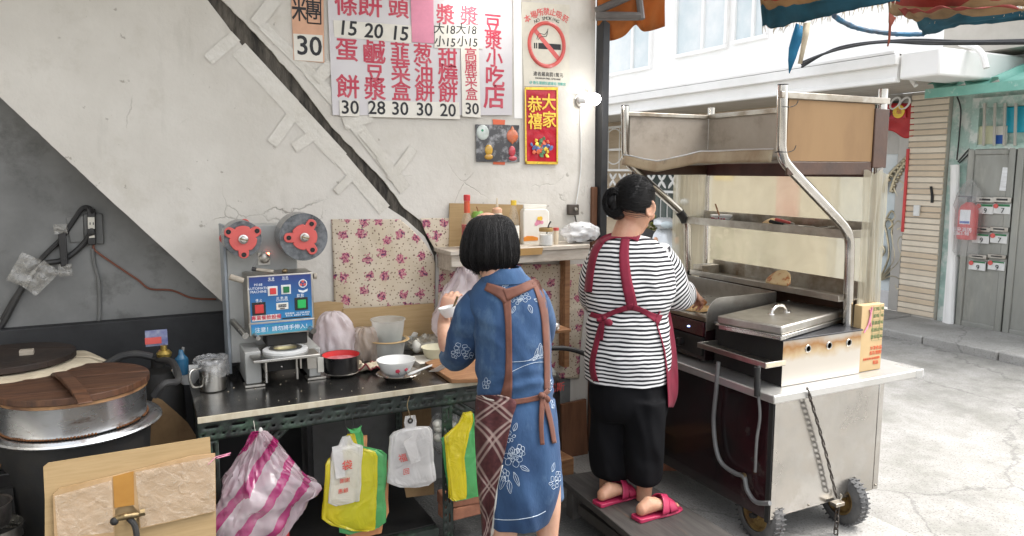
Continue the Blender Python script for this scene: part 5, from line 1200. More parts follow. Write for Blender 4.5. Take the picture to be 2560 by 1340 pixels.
def flat(rows, y0, m, name, parent, th=.012, amp=.005, seed=0, n=48): return pxloft(rows, y0, .10, M[m], name, parent, n=n, amp=amp, sc=16, seed=seed, e=7, lin=True, crk=.0035)
bb_ = thing('bag_bundle', 'hanging bundle of yellow, green, orange and white shopping bags', 'bag bundle', PY(885, 1330, 2.97))
flat([(1090, 895, 915), (1120, 885, 916), (1150, 862, 965), (1160, 858, 969), (1290, 870, 969), (1318, 865, 955), (1340, 872, 950)], 3.00, 'bag_orange', 'orange_bags', bb_, seed=1)
flat([(1072, 880, 898), (1090, 878, 905), (1118, 884, 906), (1132, 860, 950), (1145, 850, 964), (1240, 850, 963), (1316, 850, 962), (1327, 870, 945)], 2.985, 'bag_green', 'green_bags', bb_, seed=2)
flat([(1086, 868, 884), (1110, 868, 890), (1124, 850, 900), (1138, 822, 935), (1150, 815, 941), (1220, 811, 940), (1282, 807, 938), (1300, 830, 936), (1320, 880, 937), (1326, 915, 935)], 2.970, 'bag_yellow', 'yellow_bags', bb_, seed=3)
flat([(1092, 858, 872), (1112, 848, 882), (1120, 832, 904), (1128, 830, 904), (1190, 826, 901), (1248, 822, 898), (1258, 840, 897)], 2.955, 'bag_white', 'white_bag', bb_, seed=4)
build(MB().prism([PY(u, v, 2.944) for u, v in ((830, 1118), (854, 1113), (864, 1192), (840, 1198))], (0, .003, 0)), 'folded_handle', M['bag_white'], bb_)
build(MB().prism([PY(u, v, 2.95) for u, v in ((868, 1070), (886, 1078), (905, 1064), (898, 1082), (886, 1084), (876, 1082))], (0, .006, 0)), 'green_knot', M['bag_green'], bb_)
text('袋', .045, PY(868, 1165, 2.942), M['coral'], bb_, bold=.01); text('謝謝', .022, PY(862, 1202, 2.942), M['coral'], bb_); text('惠顧', .022, PY(858, 1228, 2.942), M['coral'], bb_)
for a, b in (((862, 1040), (868, 1092)), ((880, 1036), (884, 1070)), ((898, 1044), (900, 1066))): build(MB().tube([PY(*a, 3.0), PY(*b, 2.97)], .0012, 5), 'wire_hook', M['blackmatt'], bb_)
wbg = thing('white_shopping_bag', 'white shirt shaped shopping bag hanging from a wire hook', 'plastic bag', PY(1030, 1215, 2.96))
flat([(1040, 1016, 1036), (1055, 1013, 1040), (1068, 1016, 1040), (1074, 985, 1072), (1084, 976, 1079), (1130, 974, 1080), (1195, 973, 1085), (1208, 1000, 1086), (1215, 1040, 1070)], 2.97, 'bag_white', 'bag', wbg, seed=5, amp=.006)
build(MB().prism([PY(u, v, 2.945) for u, v in ((1036, 1078), (1030, 1092), (1008, 1106), (1028, 1160), (1052, 1152), (1038, 1104), (1044, 1086))], (0, .003, 0)), 'folded_handle', M['bag_white'], wbg)
build(MB().torus(PY(1026, 1052, 2.957), .009, .004, Y, 14, 6), 'hole_rim', M['blackmatt'], wbg)
text('福', .04, PY(1009, 1146, 2.952), M['coral'], wbg, bold=.01, shear=-.2); text('回', .03, PY(1016, 1180, 2.952), M['coral'], wbg, bold=.01)
build(MB().tube(cat([PY(1024, 990, 2.995), PY(1018, 1012, 2.98), PY(1022, 1030, 2.965), PY(1028, 1050, 2.952)], 5), .0018, 6), 'wire_hook', M['brass_old'], wbg)
b2_ = thing('bag_bundle', 'yellow and green bags hanging beside the plaid apron', 'bag bundle', PY(1150, 1250, 2.98))
flat([(1035, 1160, 1182), (1060, 1148, 1185), (1080, 1120, 1188), (1090, 1106, 1190), (1150, 1112, 1192), (1238, 1126, 1195), (1246, 1140, 1196)], 3.00, 'bag_green', 'green_bags', b2_, seed=6)
flat([(1030, 1160, 1178), (1055, 1148, 1180), (1070, 1130, 1176), (1086, 1112, 1170), (1150, 1118, 1160), (1240, 1126, 1165), (1248, 1135, 1164)], 2.975, 'bag_yellow', 'yellow_bags', b2_, seed=7)
gl_ = thing('garlic_bag', 'clear bag of garlic bulbs hanging behind the yellow bags', 'bag', PY(1110, 1130, 3.06))
pxloft([(1030, 1100, 1130), (1045, 1088, 1150), (1075, 1080, 1160), (1110, 1082, 1150), (1130, 1100, 1130)], 3.10, .6, M['clear'], 'bag', gl_, amp=.02, sc=20)
for k in range(9): build(MB().ball(PY(1095 + (k * 17) % 50, 1060 + (k * 29) % 55, 3.08 + .01 * (k % 3)), (.026, .026, .022), 10, 8), 'garlic_bulb', M['paper'], gl_)
for px, y_, lab in (([(1006, 1022), (1078, 1016), (1080, 1080), (1008, 1090)], 3.25, 'upper cardboard piece under the counter behind the white bag'), ([(1010, 1212), (1084, 1206), (1086, 1236), (1016, 1244)], 3.10, 'lower cardboard piece under the white bag')):
    prop(build(ppoly(MB(), y_, .006, px), 'cardboard_piece', M['cardboard_dark']), lab, 'cardboard')
def brick(c, d, rz, lab, m='brick'):
    mb = MB().box((0, 0, d[2] / 2), d).warp(.003, 30); o_ = build(mb.xf(Matrix.Translation(V(c)) @ Matrix.Rotation(rz, 4, 'Z')), 'brick', M[m], bevel=.006, loc=c); return prop(o_, lab, 'brick')
bq = PY(1155, 1308, 3.1); z_b = max(.013, bq.z)
brick((bq.x, 3.12, .122), (.19, .10, .06), .05, 'lower red brick behind the plaid apron hem')
brick((bq.x - .005, 3.12, .184), (.19, .10, .058), -.06, 'upper red brick behind the plaid apron hem')
# gas cylinder, brown board, floor block, hose between the women
gc = PY(1358, 1190, 3.18); gcx = gc.x
gz = thing('gas_cylinder', 'silver gas cylinder standing right behind the denim dress', 'gas cylinder', (gcx, 3.2, .012))
zt_ = PY(1390, 912, 3.2).z
build(MB().lathe([(.06, 0), (.09, .01), (.092, .05), (.092, zt_ - .10), (.085, zt_ - .05), (.06, zt_ - .022), (.02, zt_ - .012), (.001, zt_ - .012)], (gcx, 3.2, .012), 32), 'body', M['alu'], gz)
text('瓦斯', .05, V((gcx + .03, 3.2 - .0935, zt_ - .09)), M['coral'], gz)
bd_ = build(ppoly(MB(), 3.74, .02, [(1404, 1012), (1466, 998), (1470, 1146), (1404, 1160)]), 'brown_board', M['wood_red']); prop(bd_, 'reddish brown board leaning on the wall between the women', 'board')
bk_ = PZ(1450, 1190, .02)
prop(build(MB().box((1.96, 3.55, .07), (.34, .18, .11), Matrix.Rotation(.1, 3, 'Z')), 'wood_block', M['wood'], bevel=.006), 'orange brown block on the floor below the brown board', 'block')
hz = build(MB().tube(cat([PY(1340, 868, 3.3), PY(1378, 870, 3.3), PY(1420, 872, 3.28), PY(1460, 884, 3.25), PY(1485, 905, 3.3)], 6), .013, 10), 'black_hose', M['rubber']); prop(hz, 'black hose arching between the two women', 'hose')
# low bench that the striped woman stands on
bnc = thing('low_bench', 'dark worn low bench under the red slippers', 'bench', (2.0, 2.7, .012))
M['bench_wood'] = mat('bench_wood', (.06, .055, .05), .55, c2=(.035, .03, .028), sc=4, stretch=(10, 1, 1), c3=(.13, .075, .045), sc3=3, lo3=.6, hi3=.75)
BT = .185
build(MB().prism([(1.855, 3.17, BT - .035), (2.21, 3.13, BT - .035), (2.22, 2.18, BT - .035), (1.80, 2.20, BT - .035)], (0, 0, .035)), 'plank', M['bench_wood'], bnc, bevel=.004)
for lx, ly in ((1.88, 3.05), (2.15, 3.03), (1.86, 2.34), (2.15, 2.32)): build(MB().bb((lx - .03, ly - .03, .012), (lx + .03, ly + .03, BT - .036)), 'leg', M['bench_wood'], bnc, bevel=.003)
build(MB().bb((1.87, 2.38, .05), (1.89, 3.0, .10)), 'rail', M['bench_wood'], bnc)
# ================================================ people
def hand(mb, wr, d, nrm, th, s=1.0, curl=(.3, .35, .4, .45), thumb_open=.6, spread=.12):
    """palm, four unequal bent fingers and a thumb; d wrist->knuckles, nrm back of the hand, th thumb side"""
    wr, d = V(wr), V(d).normalized(); nrm = V(nrm); nrm = (nrm - d * nrm.dot(d)).normalized(); th = V(th); th = (th - d * th.dot(d) - nrm * th.dot(nrm)).normalized()
    L = .085 * s
    mb.loft([(wr - d * .02 * s, th * .024 * s, nrm * .018 * s), (wr, th * .026 * s, nrm * .018 * s), (wr + d * L * .4, th * .038 * s, nrm * .017 * s), (wr + d * L * .8, th * .041 * s, nrm * .014 * s), (wr + d * L, th * .038 * s, nrm * .011 * s)], 16)
    for k, (o_, ln) in enumerate(((.027, .072), (.009, .082), (-.010, .076), (-.028, .060))):
        p = wr + d * (L * (.93 if k in (1, 2) else .86)) + th * o_ * s
        dd = (d + th * (spread * (1.5 - k) / 1.5)).normalized(); a = 0; pts = [p - dd * .02 * s, p]; up = nrm
        for j in range(3):
            a += curl[k] * (1.0, 1.35, 1.0)[j]
            q = dd * math.cos(a) - up * math.sin(a); p = p + q * ln * s * (.45, .32, .23)[j]; pts.append(p)
        mb.tube(cat(pts, 3), [(.0092 - .0022 * i / 12) * s for i in range(13)], 8)
    p = wr + d * L * .28 + th * .026 * s; q = (th * thumb_open + d * (1.1 - thumb_open) - nrm * .35).normalized(); q2 = (q * .6 + d * .8 - nrm * .3).normalized()
    mb.tube(cat([p - q * .02 * s, p, p + q * .032 * s, p + q * .032 * s + q2 * .028 * s], 3), [.013 * s] * 4 + [.0115 * s] * 3 + [.0095 * s] * 3, 8)
class Person:
    def __init__(s, px, py, name, label):
        s.p0 = V((px, py, 0)); s.n = s.p0.normalized(); s.r = V((s.n.y, -s.n.x, 0)); s.root = thing(name, label, 'person', s.p0)
    def pp(s, u, v, off=0): return PN(u, v, s.p0 + s.n * off, s.n)
    def m(s): return s.p0.length / FPX * 1.03
    def loft(s, rows, n=56, amp=0, sc=9, seed=0, e=2.2, steps=6, mb=None, cap=True, vsc=.6):
        """rows: (v, uleft, uright, depth ratio, off) -> soft closed shape, returns MB with uv list"""
        rows = [tuple(r) + ((0,) if len(r) == 4 else ()) for r in rows]
        rr = cat(rows, steps); mb2 = MB(); rings = []; z0 = None
        for v, a, b, dr, off in rr:
            A, B = s.pp(a, v, off), s.pp(b, v, off); hw = max(.003, (B - A).length / 2); rings.append(((A + B) / 2, s.r * hw, s.n * hw * dr, e))
        mb2.loft(rings, n, cap)
        uv = []
        for i, p in enumerate(mb2.v):
            q = V((p.x * sc, p.y * sc, p.z * sc * vsc)) + V((seed, 0, 0))
            uv.append((i % n / n, p.z))
            if amp: mb2.v[i] = p + V((noise.noise(q), noise.noise(q + V((5, 5, 5))), 0)) * amp + V((noise.noise(q * 2.6), noise.noise(q * 2.6 + V((5, 5, 5))), 0)) * amp * .35
        if mb is not None: mb.add(mb2.v, mb2.f); return mb
        mb2.uvl = uv; return mb2
    def limb(s, pts, n=28, amp=0, sc=12, seed=0, mb=None):
        """pts: (u, v, off, radius px)"""
        q = cat(pts, 6); P = [s.pp(u, v, o) for u, v, o, r in q]; rad = [r * s.m() for u, v, o, r in q]
        t = MB().tube(P, rad, n); ln = [0]
        for i in range(1, len(P)): ln.append(ln[-1] + (P[i] - P[i - 1]).length)
        t.uvl = [(i % n / n, ln[i // n]) for i in range(len(t.v))]
        if amp:
            for i, p in enumerate(t.v):
                k = p * sc + V((seed, 0, 0)); t.v[i] = p + V((noise.noise(k), noise.noise(k + V((5, 5, 5))), noise.noise(k + V((0, 9, 0))))) * amp
        if mb is not None: mb.add(t.v, t.f); return mb
        return t
    def hit(s, u, v, trees, off, dflt=0):
        d = ray(u, v).normalized(); best = None
        for t in trees:
            h = t.ray_cast(C0, d)
            if h[0] is not None and (best is None or h[3] < best[1]): best = (h[0], h[3])
        return (best[0] - d * off) if best else s.pp(u, v, dflt)
    def ribbon(s, pts, wd, trees, name, m, off=.006, n=6, across=4, thick=.0025, parent=None, dflt=0, lab=None):
        q = cat([(p + (wd,))[:3] if len(p) == 2 else p for p in pts], n); vs = []
        for i, (u, v, w_) in enumerate(q):
            a, b = q[max(i - 1, 0)], q[min(i + 1, len(q) - 1)]; dx, dy = b[0] - a[0], b[1] - a[1]; l = math.hypot(dx, dy) or 1
            for j in range(across + 1):
                t = (j / across - .5) * w_; vs.append(s.hit(u - dy / l * t, v + dx / l * t, trees, off, dflt))
        # keep the strip from jumping where a ray slips past the cloth
        for j in range(across + 1):
            for it in range(2):
                for i in range(1, len(q) - 1):
                    k = i * (across + 1) + j; vs[k] = vs[k] * .5 + (vs[k - across - 1] + vs[k + across + 1]) * .25
        fs = [(i * (across + 1) + j, i * (across + 1) + j + 1, (i + 1) * (across + 1) + j + 1, (i + 1) * (across + 1) + j) for i in range(len(q) - 1) for j in range(across)]
        return build(MB().add(vs, fs), name, m, parent or s.root, rec=False, solid=thick, ang=180)
    def thread(s, pts, trees, name, m, r=.0008, off=.001, n=5, parent=None):
        P = [s.hit(u, v, trees, off) for u, v in cat(pts, n)]
        P = [p for i, p in enumerate(P) if i == 0 or (p - P[i - 1]).length < .06]
        if len(P) > 2: return MB().tube(P, r, 5)
    def head(s, mb, c, f, up=Z, sz=1.0):
        """skull, jaw, nose, lips, ears, eye sockets; returns frame (c, f, side, up)"""
        f = V(f).normalized(); up = (V(up) - f * V(up).dot(f)).normalized(); sd_ = f.cross(up); c = V(c)
        def at(a, b, e): return c + f * a * sz + sd_ * b * sz + up * e * sz
        mb.ball(at(-.012, 0, .025), (.092 * sz, .076 * sz, .094 * sz), 24, 16, ax=up, ref=f)
        mb.loft([(at(.002, 0, .02), sd_ * .068 * sz, f * .082 * sz), (at(.012, 0, -.03), sd_ * .062 * sz, f * .076 * sz), (at(.022, 0, -.07), sd_ * .047 * sz, f * .062 * sz), (at(.034, 0, -.103), sd_ * .028 * sz, f * .036 * sz), (at(.04, 0, -.112), sd_ * .015 * sz, f * .02 * sz)], 24)
        mb.tube([at(.082, 0, .02), at(.098, 0, -.015), at(.106, 0, -.034), at(.09, 0, -.044)], [.008 * sz, .010 * sz, .013 * sz, .009 * sz], 10)
        for k in (-1, 1):
            mb.ball(at(.07, k * .035, -.022), (.022 * sz, .022 * sz, .022 * sz), 10, 8)
            mb.ball(at(.076, k * .033, .028), (.018 * sz, .01 * sz, .012 * sz), 10, 8, ax=sd_, ref=up)
            mb.ball(at(-.008, k * .080, -.012), (.019 * sz, .009 * sz, .034 * sz), 12, 8, ax=up, ref=f)
            mb.torus(at(-.012, k * .088, -.006), .020 * sz, .006 * sz, (sd_ * k * .9 - f * .45).normalized(), 14, 6, sy=1.6, ref=(f * .9 + sd_ * k * .45))
        mb.tube([at(.086, -.022, -.062), at(.097, 0, -.06), at(.086, .022, -.062)], [.004 * sz, .0075 * sz, .004 * sz], 8)
        mb.tube([at(.084, -.018, -.07), at(.095, 0, -.071), at(.084, .018, -.07)], [.004 * sz, .008 * sz, .004 * sz], 8)
        return at
def stripes(name, period, duty=.47):
    m, t, P, N, L = newmat(name)
    uv = N('UVMap'); sp = N('SeparateXYZ'); L(uv.outputs[0], sp.inputs[0]); tc = N('TexCoord')
    ns = N('TexNoise'); ns.inputs['Scale'].default_value = 7; L(tc.outputs['Object'], ns.inputs['Vector'])
    ma = N('Math'); ma.operation = 'MULTIPLY_ADD'; L(ns.outputs['Fac'], ma.inputs[0]); ma.inputs[1].default_value = .022; L(sp.outputs['Y'], ma.inputs[2])
    mu = N('Math'); mu.operation = 'MULTIPLY'; L(ma.outputs[0], mu.inputs[0]); mu.inputs[1].default_value = 1 / period
    fr = N('Math'); fr.operation = 'FRACT'; L(mu.outputs[0], fr.inputs[0])
    rp = ramp(N, [(duty - .03, (.012, .012, .016)), (duty + .02, (.74, .73, .72)), (.97, (.74, .73, .72)), (1, (.012, .012, .016))]); L(fr.outputs[0], rp.inputs[0])
    L(rp.outputs[0], P.inputs['Base Color']); P.inputs['Roughness'].default_value = .85
    b = N('TexNoise'); b.inputs['Scale'].default_value = 14; b.inputs['Detail'].default_value = 4; L(tc.outputs['Object'], b.inputs['Vector'])
    bn = N('Bump'); bn.inputs['Strength'].default_value = .35; bn.inputs['Distance'].default_value = .02; L(b.outputs['Fac'], bn.inputs['Height']); L(bn.outputs[0], P.inputs['Normal'])
    return m
M['stripes'] = stripes('striped_cotton', .0192)
M['denim'] = mat('denim', (.012, .042, .112), .85, c2=(.028, .074, .16), sc=6.5, lo=.38, hi=.66, c3=(.12, .20, .30), sc3=3.6, lo3=.52, hi3=.76, bump=.4, bsc=70, sheen=.05, stretch=(1, 1, .55))
def plaid():
    m, t, P, N, L = newmat('plaid_cloth')
    tc = N('UVMap'); out = None
    base = N('TexNoise'); base.inputs['Scale'].default_value = 60; L(tc.outputs[0], base.inputs['Vector'])
    rb_ = ramp(N, [(.4, (.055, .012, .014)), (.65, (.085, .022, .022))]); L(base.outputs['Fac'], rb_.inputs[0]); col = rb_.outputs[0]
    for axv, f in (((.74, .70, 0), 11.0), ((-.72, .69, 0), 11.0)):
        vm = N('VectorMath'); vm.operation = 'DOT_PRODUCT'; L(tc.outputs[0], vm.inputs[0]); vm.inputs[1].default_value = axv
        mu = N('Math'); mu.operation = 'MULTIPLY'; L(vm.outputs['Value'], mu.inputs[0]); mu.inputs[1].default_value = f
        fr = N('Math'); fr.operation = 'FRACT'; L(mu.outputs[0], fr.inputs[0])
        rp = ramp(N, [(.0, 0), (.05, 1), (.10, 1), (.13, 0), (.20, 0), (.23, 1), (.28, 1), (.31, 0)]); L(fr.outputs[0], rp.inputs[0])
        mf = N('Math'); mf.operation = 'MULTIPLY'; L(rp.outputs[0], mf.inputs[0]); mf.inputs[1].default_value = .62
        mx = N('MixRGB'); L(mf.outputs[0], mx.inputs[0]); L(col, mx.inputs[1]); mx.inputs[2].default_value = (.42, .32, .28, 1); col = mx.outputs[0]
    L(col, P.inputs['Base Color']); P.inputs['Roughness'].default_value = .85
    return m
M['plaid'] = plaid()
M['thread'] = mat('white_thread', (.55, .60, .66), .8, c2=(.35, .42, .5), sc=20)
M['eye'] = mat('eye', (.02, .015, .012), .1)
def PJ(p):
    d = V(p) - C0; z = d.dot(_f); return 1280 + FPX * d.dot(_r) / z, 670 - FPX * d.dot(_u) / z
def wrinkle(mb, n, fn):
    """push each ring point outward by fn(u, v): creases in the cloth"""
    k = len(mb.v) // n
    for i in range(k):
        c = sum((mb.v[i * n + j] for j in range(n)), V((0, 0, 0))) / n
        for j in range(n):
            p = mb.v[i * n + j]; d = p - c; d.z = 0
            if d.length > 1e-4: mb.v[i * n + j] = p + d.normalized() * fn(*PJ(p))
def ridge(u, v, ang, wl, asp, seed):
    """sharp-crested folds running along ang (radians, picture sense), spacing wl px, length wl*asp"""
    c, s = math.cos(ang), math.sin(ang); a = (u * c + v * s) / (wl * asp); b = (-u * s + v * c) / wl
    return 1 - 2.2 * abs(noise.noise(V((a, b, seed))))
def bell(u, v, cu, cv, ru, rv): return math.exp(-((u - cu) / ru) ** 2 - ((v - cv) / rv) ** 2)
def strands(paths, name, parent, r=.0011):
    mb = MB()
    for P in paths: mb.tube(P, [r, r * 1.1, r] if len(P) == 3 else [r] * (len(P) - 1) + [r * .4], 4, cap=False)
    return build(mb, name, M['hair'], parent, ang=180, rec=False, kind='stuff')
def hairball(p, c, f, up, rads, name, parent, face=.30, elev=.55, nape=-.62, seed=0, lift=1.0):
    """hair cap: stands proud of the skull except over face and nape, with combed ridges"""
    f = V(f).normalized(); up = (V(up) - f * V(up).dot(f)).normalized(); sd_ = f.cross(up); mb = MB(); n, mm = 72, 40
    for i in range(mm + 1):
        ph = math.pi * (i + .001) / (mm + .002)
        for j in range(n):
            a = 2 * math.pi * j / n; x, y, z = math.cos(a) * math.sin(ph), math.sin(a) * math.sin(ph), -math.cos(ph)
            w_ = max(0, min(1, (x - face) / .16)) * max(0, min(1, (elev - z + .25 * abs(y)) / .16)); w_ = max(w_, max(0, min(1, (nape - z) / .2)))
            k = 1.0 * (1 - w_) + .80 * w_ + (1 - w_) * (.016 * math.sin(a * 13 + 5 * z + seed) + .02 * noise.noise(V((x * 4, y * 4, z * 2 + seed))))
            mb.v.append(c + (f * x * rads[0] + sd_ * y * rads[1] + up * z * rads[2]) * k * lift)
    for i in range(mm):
        for j in range(n): mb.f.append((i * n + j, i * n + (j + 1) % n, (i + 1) * n + (j + 1) % n, (i + 1) * n + j))
    return build(mb, name, M['hair'], parent, ang=180)

# ---------------------------------------------------------------- woman in stripes
w2 = Person(2.10, 2.80, 'person', 'woman in black and white striped top and red apron cooking at the cart')
n2, r2_ = w2.n, w2.r
skin = MB()
f2 = (n2 * .80 + r2_ * .54 - Z * .24).normalized()
hc2 = w2.pp(1588, 518, .02)
at2 = w2.head(skin, hc2, f2, sz=1.08)
w2.limb([(1573, 560, .02, 31), (1562, 592, .0, 33), (1560, 625, .0, 45)], mb=skin)
w2.loft([(600, 1520, 1622, .6), (640, 1492, 1660, .55), (720, 1485, 1660, .62), (820, 1492, 1648, .65), (900, 1495, 1640, .65), (960, 1500, 1635, .6), (985, 1510, 1625, .6)], mb=skin)
w2.limb([(1645, 655, .05, 30), (1672, 712, .14, 27), (1690, 735, .24, 24), (1712, 731, .38, 19), (1730, 728, .47, 15)], mb=skin)
wr = w2.pp(1728, 728, .46); kn_ = w2.pp(1752, 736, .53)
hand(skin, wr, (kn_ - wr).normalized() * .8 - Z * .25, Z * .9 - n2 * .2 + r2_ * .1, -r2_ * .2 + n2 * -.8, 1.0, (.55, .6, .65, .7), .45)
w2.limb([(1490, 655, .05, 27), (1474, 720, .14, 25), (1488, 765, .26, 21), (1520, 775, .40, 16)], mb=skin)
wl_ = w2.pp(1520, 775, .40); hand(skin, wl_, n2 * .9 + r2_ * .35 - Z * .1, Z, r2_, 1.0)
for lx, ux, off, vv in ((1526, 1519, .02, 1248), (1612, 1612, -.05, 1278)):
    w2.limb([(lx, 985, off + .03, 34), (lx, 1060, off, 36), (lx - 2, 1140, off, 29), (ux, 1195, off, 21), (ux - 3, vv - 25, off, 18), (ux - 4, vv - 8, off, 18)], mb=skin)
# feet: on the bench, pointing to the right
feet = []
for (uh, vh, ut, vt) in ((1508, 1245, 1572, 1228), (1606, 1282, 1684, 1262)):
    h = PZ(uh, vh, BT + .03); t_ = PZ(ut, vt, BT + .022); d = (t_ - h); d.z = 0; d.normalize(); s_ = d.cross(Z); feet.append((h, d, s_))
    L_ = .215
    skin.loft([(h - d * .028 + Z * .012, s_ * .012, Z * .014), (h - d * .015 + Z * .016, s_ * .028, Z * .026), (h + d * .03 + Z * .03, s_ * .032, Z * .040), (h + d * .08 + Z * .024, s_ * .036, Z * .030), (h + d * .13 + Z * .010, s_ * .042, Z * .019), (h + d * .165 + Z * .004, s_ * .04, Z * .013), (h + d * .185 + Z * .003, s_ * .026, Z * .009)], 20)
    for k in range(5): skin.tube([h + d * .16 + s_ * (.032 - .016 * k) * 1 + Z * .005, h + d * (.198 - .008 * abs(k - 1)) + s_ * (.034 - .0165 * k) + Z * .002], [.009, .0078], 8)
build(skin, 'body', M['skin'], w2.root, remesh=.0055, smoothit=2, ang=180)
for k in (-1, 1): build(MB().ball(at2(.082, k * .033, .026), .0095, 10, 8), 'eye', M['eye'], w2.root)
hr_ = hairball(w2, at2(-.014, 0, .032), f2, Z, (.112, .096, .112), 'hair', w2.root, .34, .50, -.58)
hcen = at2(-.014, 0, .032); upv = (Z - f2 * Z.dot(f2)).normalized(); sdv = f2.cross(upv)
bdir = (w2.pp(1534, 500, -.02) - hcen); bdir = V((bdir.dot(f2) / .112, bdir.dot(sdv) / .096, bdir.dot(upv) / .112)).normalized()
random.seed(5); paths = []
while len(paths) < 620:
    d = V((random.gauss(0, 1), random.gauss(0, 1), random.gauss(0, 1))).normalized()
    if (d.x > .32 and d.z < .58 + .25 * abs(d.y)) or d.z < -.5: continue
    ks = 1.012 + random.random() * .03; P = []
    for i in range(8):
        q = d.lerp(bdir, i / 7 * .92).normalized(); w_ = .01 * noise.noise(q * 4 + V((ks * 90, 0, 0)))
        P.append(hcen + (f2 * q.x * .112 + sdv * q.y * .096 + upv * q.z * .112) * (ks + w_))
    paths.append(P)
for k in range(0):      # loose short hairs at the nape and temple
    a = random.random(); p = at2(-.05 - .03 * a, random.uniform(-.02, .07), -.055 - .01 * a); paths.append([p, p + V((random.uniform(-.01, .01), random.uniform(-.01, .01), -.018)), p + V((random.uniform(-.02, .02), random.uniform(-.02, .02), -.035))])
strands(paths, 'hair_strands', hr_)
bn_c = w2.pp(1530, 503, -.02)
bm = MB()
for i, (du, dv, do, rx, rz) in enumerate(((0, 0, 0, 24, 27), (10, 14, -.01, 20, 20), (-4, 12, .02, 20, 20), (8, -12, .015, 20, 18), (14, 34, .0, 26, 14), (2, 30, -.01, 18, 15))):
    bm.ball(w2.pp(1531 + du, 500 + dv, -.015 + do), (rx * w2.m(), rx * w2.m() * .9, rz * w2.m()), 18, 14)
bm.warp(.006, 40)
build(bm, 'bun', M['hair'], hr_, ang=180)
paths = []
for k in range(240):
    a0 = random.random() * 6.28; rr = random.uniform(.6, 1.08); P = []
    for i in range(9):
        a = a0 + i * .28; P.append(w2.pp(1534 + 27 * rr * math.cos(a), 506 + 36 * rr * math.sin(a), -.05 - .022 * math.sqrt(max(0, 1 - (rr * .85) ** 2)) + .012 * noise.noise(V((a, rr * 5, k)))))
    paths.append(P)
strands(paths, 'hair_strands', hr_)
for k in range(2): build(MB().tube(cat([w2.pp(1541 + 6 * k, 478 + 6 * k, -.055), w2.pp(1538 + 5 * k, 500, -.062), w2.pp(1546 + 5 * k, 524 + 5 * k, -.055)], 5), .004, 8), 'hair_clip', M['black'], hr_)
# trousers
tm = MB()
w2.loft([(925, 1478, 1660, .8), (960, 1474, 1668, .84), (1010, 1474, 1671, .82), (1040, 1480, 1664, .7)], mb=tm)
w2.loft([(990, 1478, 1580, 1.2, .02), (1060, 1476, 1578, 1.15, .02), (1130, 1476, 1576, 1.1, .02), (1176, 1481, 1574, 1.1, .02), (1188, 1496, 1566, 1.0, .02)], mb=tm)
w2.loft([(990, 1560, 1669, 1.2, -.05), (1060, 1562, 1665, 1.15, -.05), (1130, 1562, 1660, 1.1, -.05), (1190, 1566, 1654, 1.1, -.05), (1206, 1580, 1645, 1.0, -.05)], mb=tm)
for i, p in enumerate(tm.v):
    q = V((p.x * 11, p.y * 11, p.z * 5)); u_, v_ = PJ(p); tm.v[i] = p + V((noise.noise(q), noise.noise(q + V((4, 4, 4))), 0)) * .012 - n2 * (.010 * ridge(u_, v_, 1.35, 34, 4, 2) + .008 * ridge(u_, v_, .3, 40, 3, 5) * bell(u_, v_, 1570, 1120, 120, 70))
build(tm, 'trousers', M['trousers'], w2.root, remesh=.009, smoothit=2, ang=180)
# striped top
sh2 = w2.loft([(589, 1530, 1606, .75), (596, 1512, 1630, .68), (612, 1488, 1654, .62), (640, 1474, 1676, .6), (680, 1467, 1688, .64), (730, 1465, 1684, .70), (780, 1470, 1674, .76), (830, 1468, 1675, .80), (880, 1464, 1677, .82), (925, 1462, 1675, .82), (946, 1462, 1672, .82)], amp=.010, sc=10, n=72, steps=8, seed=2, vsc=.9)
wrinkle(sh2, 72, lambda u, v: .011 * ridge(u, v, -.15, 26, 4, 1) * bell(u, v, 1560, 805, 140, 38) + .010 * ridge(u, v, .9, 34, 3, 2) * bell(u, v, 1650, 730, 60, 80) + .008 * ridge(u, v, 1.5, 42, 4, 3) * max(0, min(1, (v - 820) / 100)) + .007 * ridge(u, v, -.5, 38, 3, 4) * bell(u, v, 1530, 690, 70, 70) - .012 * bell(u, v, 1560, 790, 200, 16))
build(sh2, 'striped_top', M['stripes'], w2.root, uvf=sh2.uvl, ang=180)
sl2 = w2.limb([(1632, 640, .03, 48), (1656, 678, .07, 52), (1676, 718, .11, 48), (1695, 737, .16, 41), (1710, 735, .20, 34), (1717, 733, .22, 31)], amp=.008, n=40, seed=6)
for i, p in enumerate(sl2.v):
    u, v = PJ(p); sl2.v[i] = p + n2 * -.007 * ridge(u, v, -.9, 26, 3, 7)
build(sl2, 'sleeve', M['stripes'], w2.root, uvf=sl2.uvl, ang=180)
sl3 = w2.limb([(1505, 640, .02, 32), (1484, 690, .06, 34), (1478, 735, .13, 32), (1486, 762, .22, 29)], amp=.007, n=36, seed=8)
build(sl3, 'sleeve', M['stripes'], w2.root, uvf=sl3.uvl, ang=180)
T2 = [sh2.bvh(), sl2.bvh(), sl3.bvh()]
AR = M['apron_red']
ap2 = w2.ribbon([(1500, 604), (1520, 592), (1548, 587), (1580, 590), (1598, 597)], 15, T2, 'apron_neck', AR, .010)
w2.ribbon([(1503, 602), (1488, 626), (1480, 655), (1474, 690), (1470, 730)], 19, T2, 'apron_strap', AR)
w2.ribbon([(1564, 596, 22), (1560, 630, 24), (1562, 670, 26), (1568, 710, 27), (1576, 745, 28), (1582, 772, 26)], 26, T2, 'apron_strap', AR)
w2.ribbon([(1584, 766, 16), (1550, 775, 13), (1522, 786, 12), (1508, 792, 14), (1490, 790, 12), (1476, 785, 12)], 14, T2, 'apron_tie', AR)
w2.ribbon([(1582, 768, 16), (1604, 776, 13), (1630, 790, 16), (1652, 800, 26)], 15, T2, 'apron_tie', AR, .008)
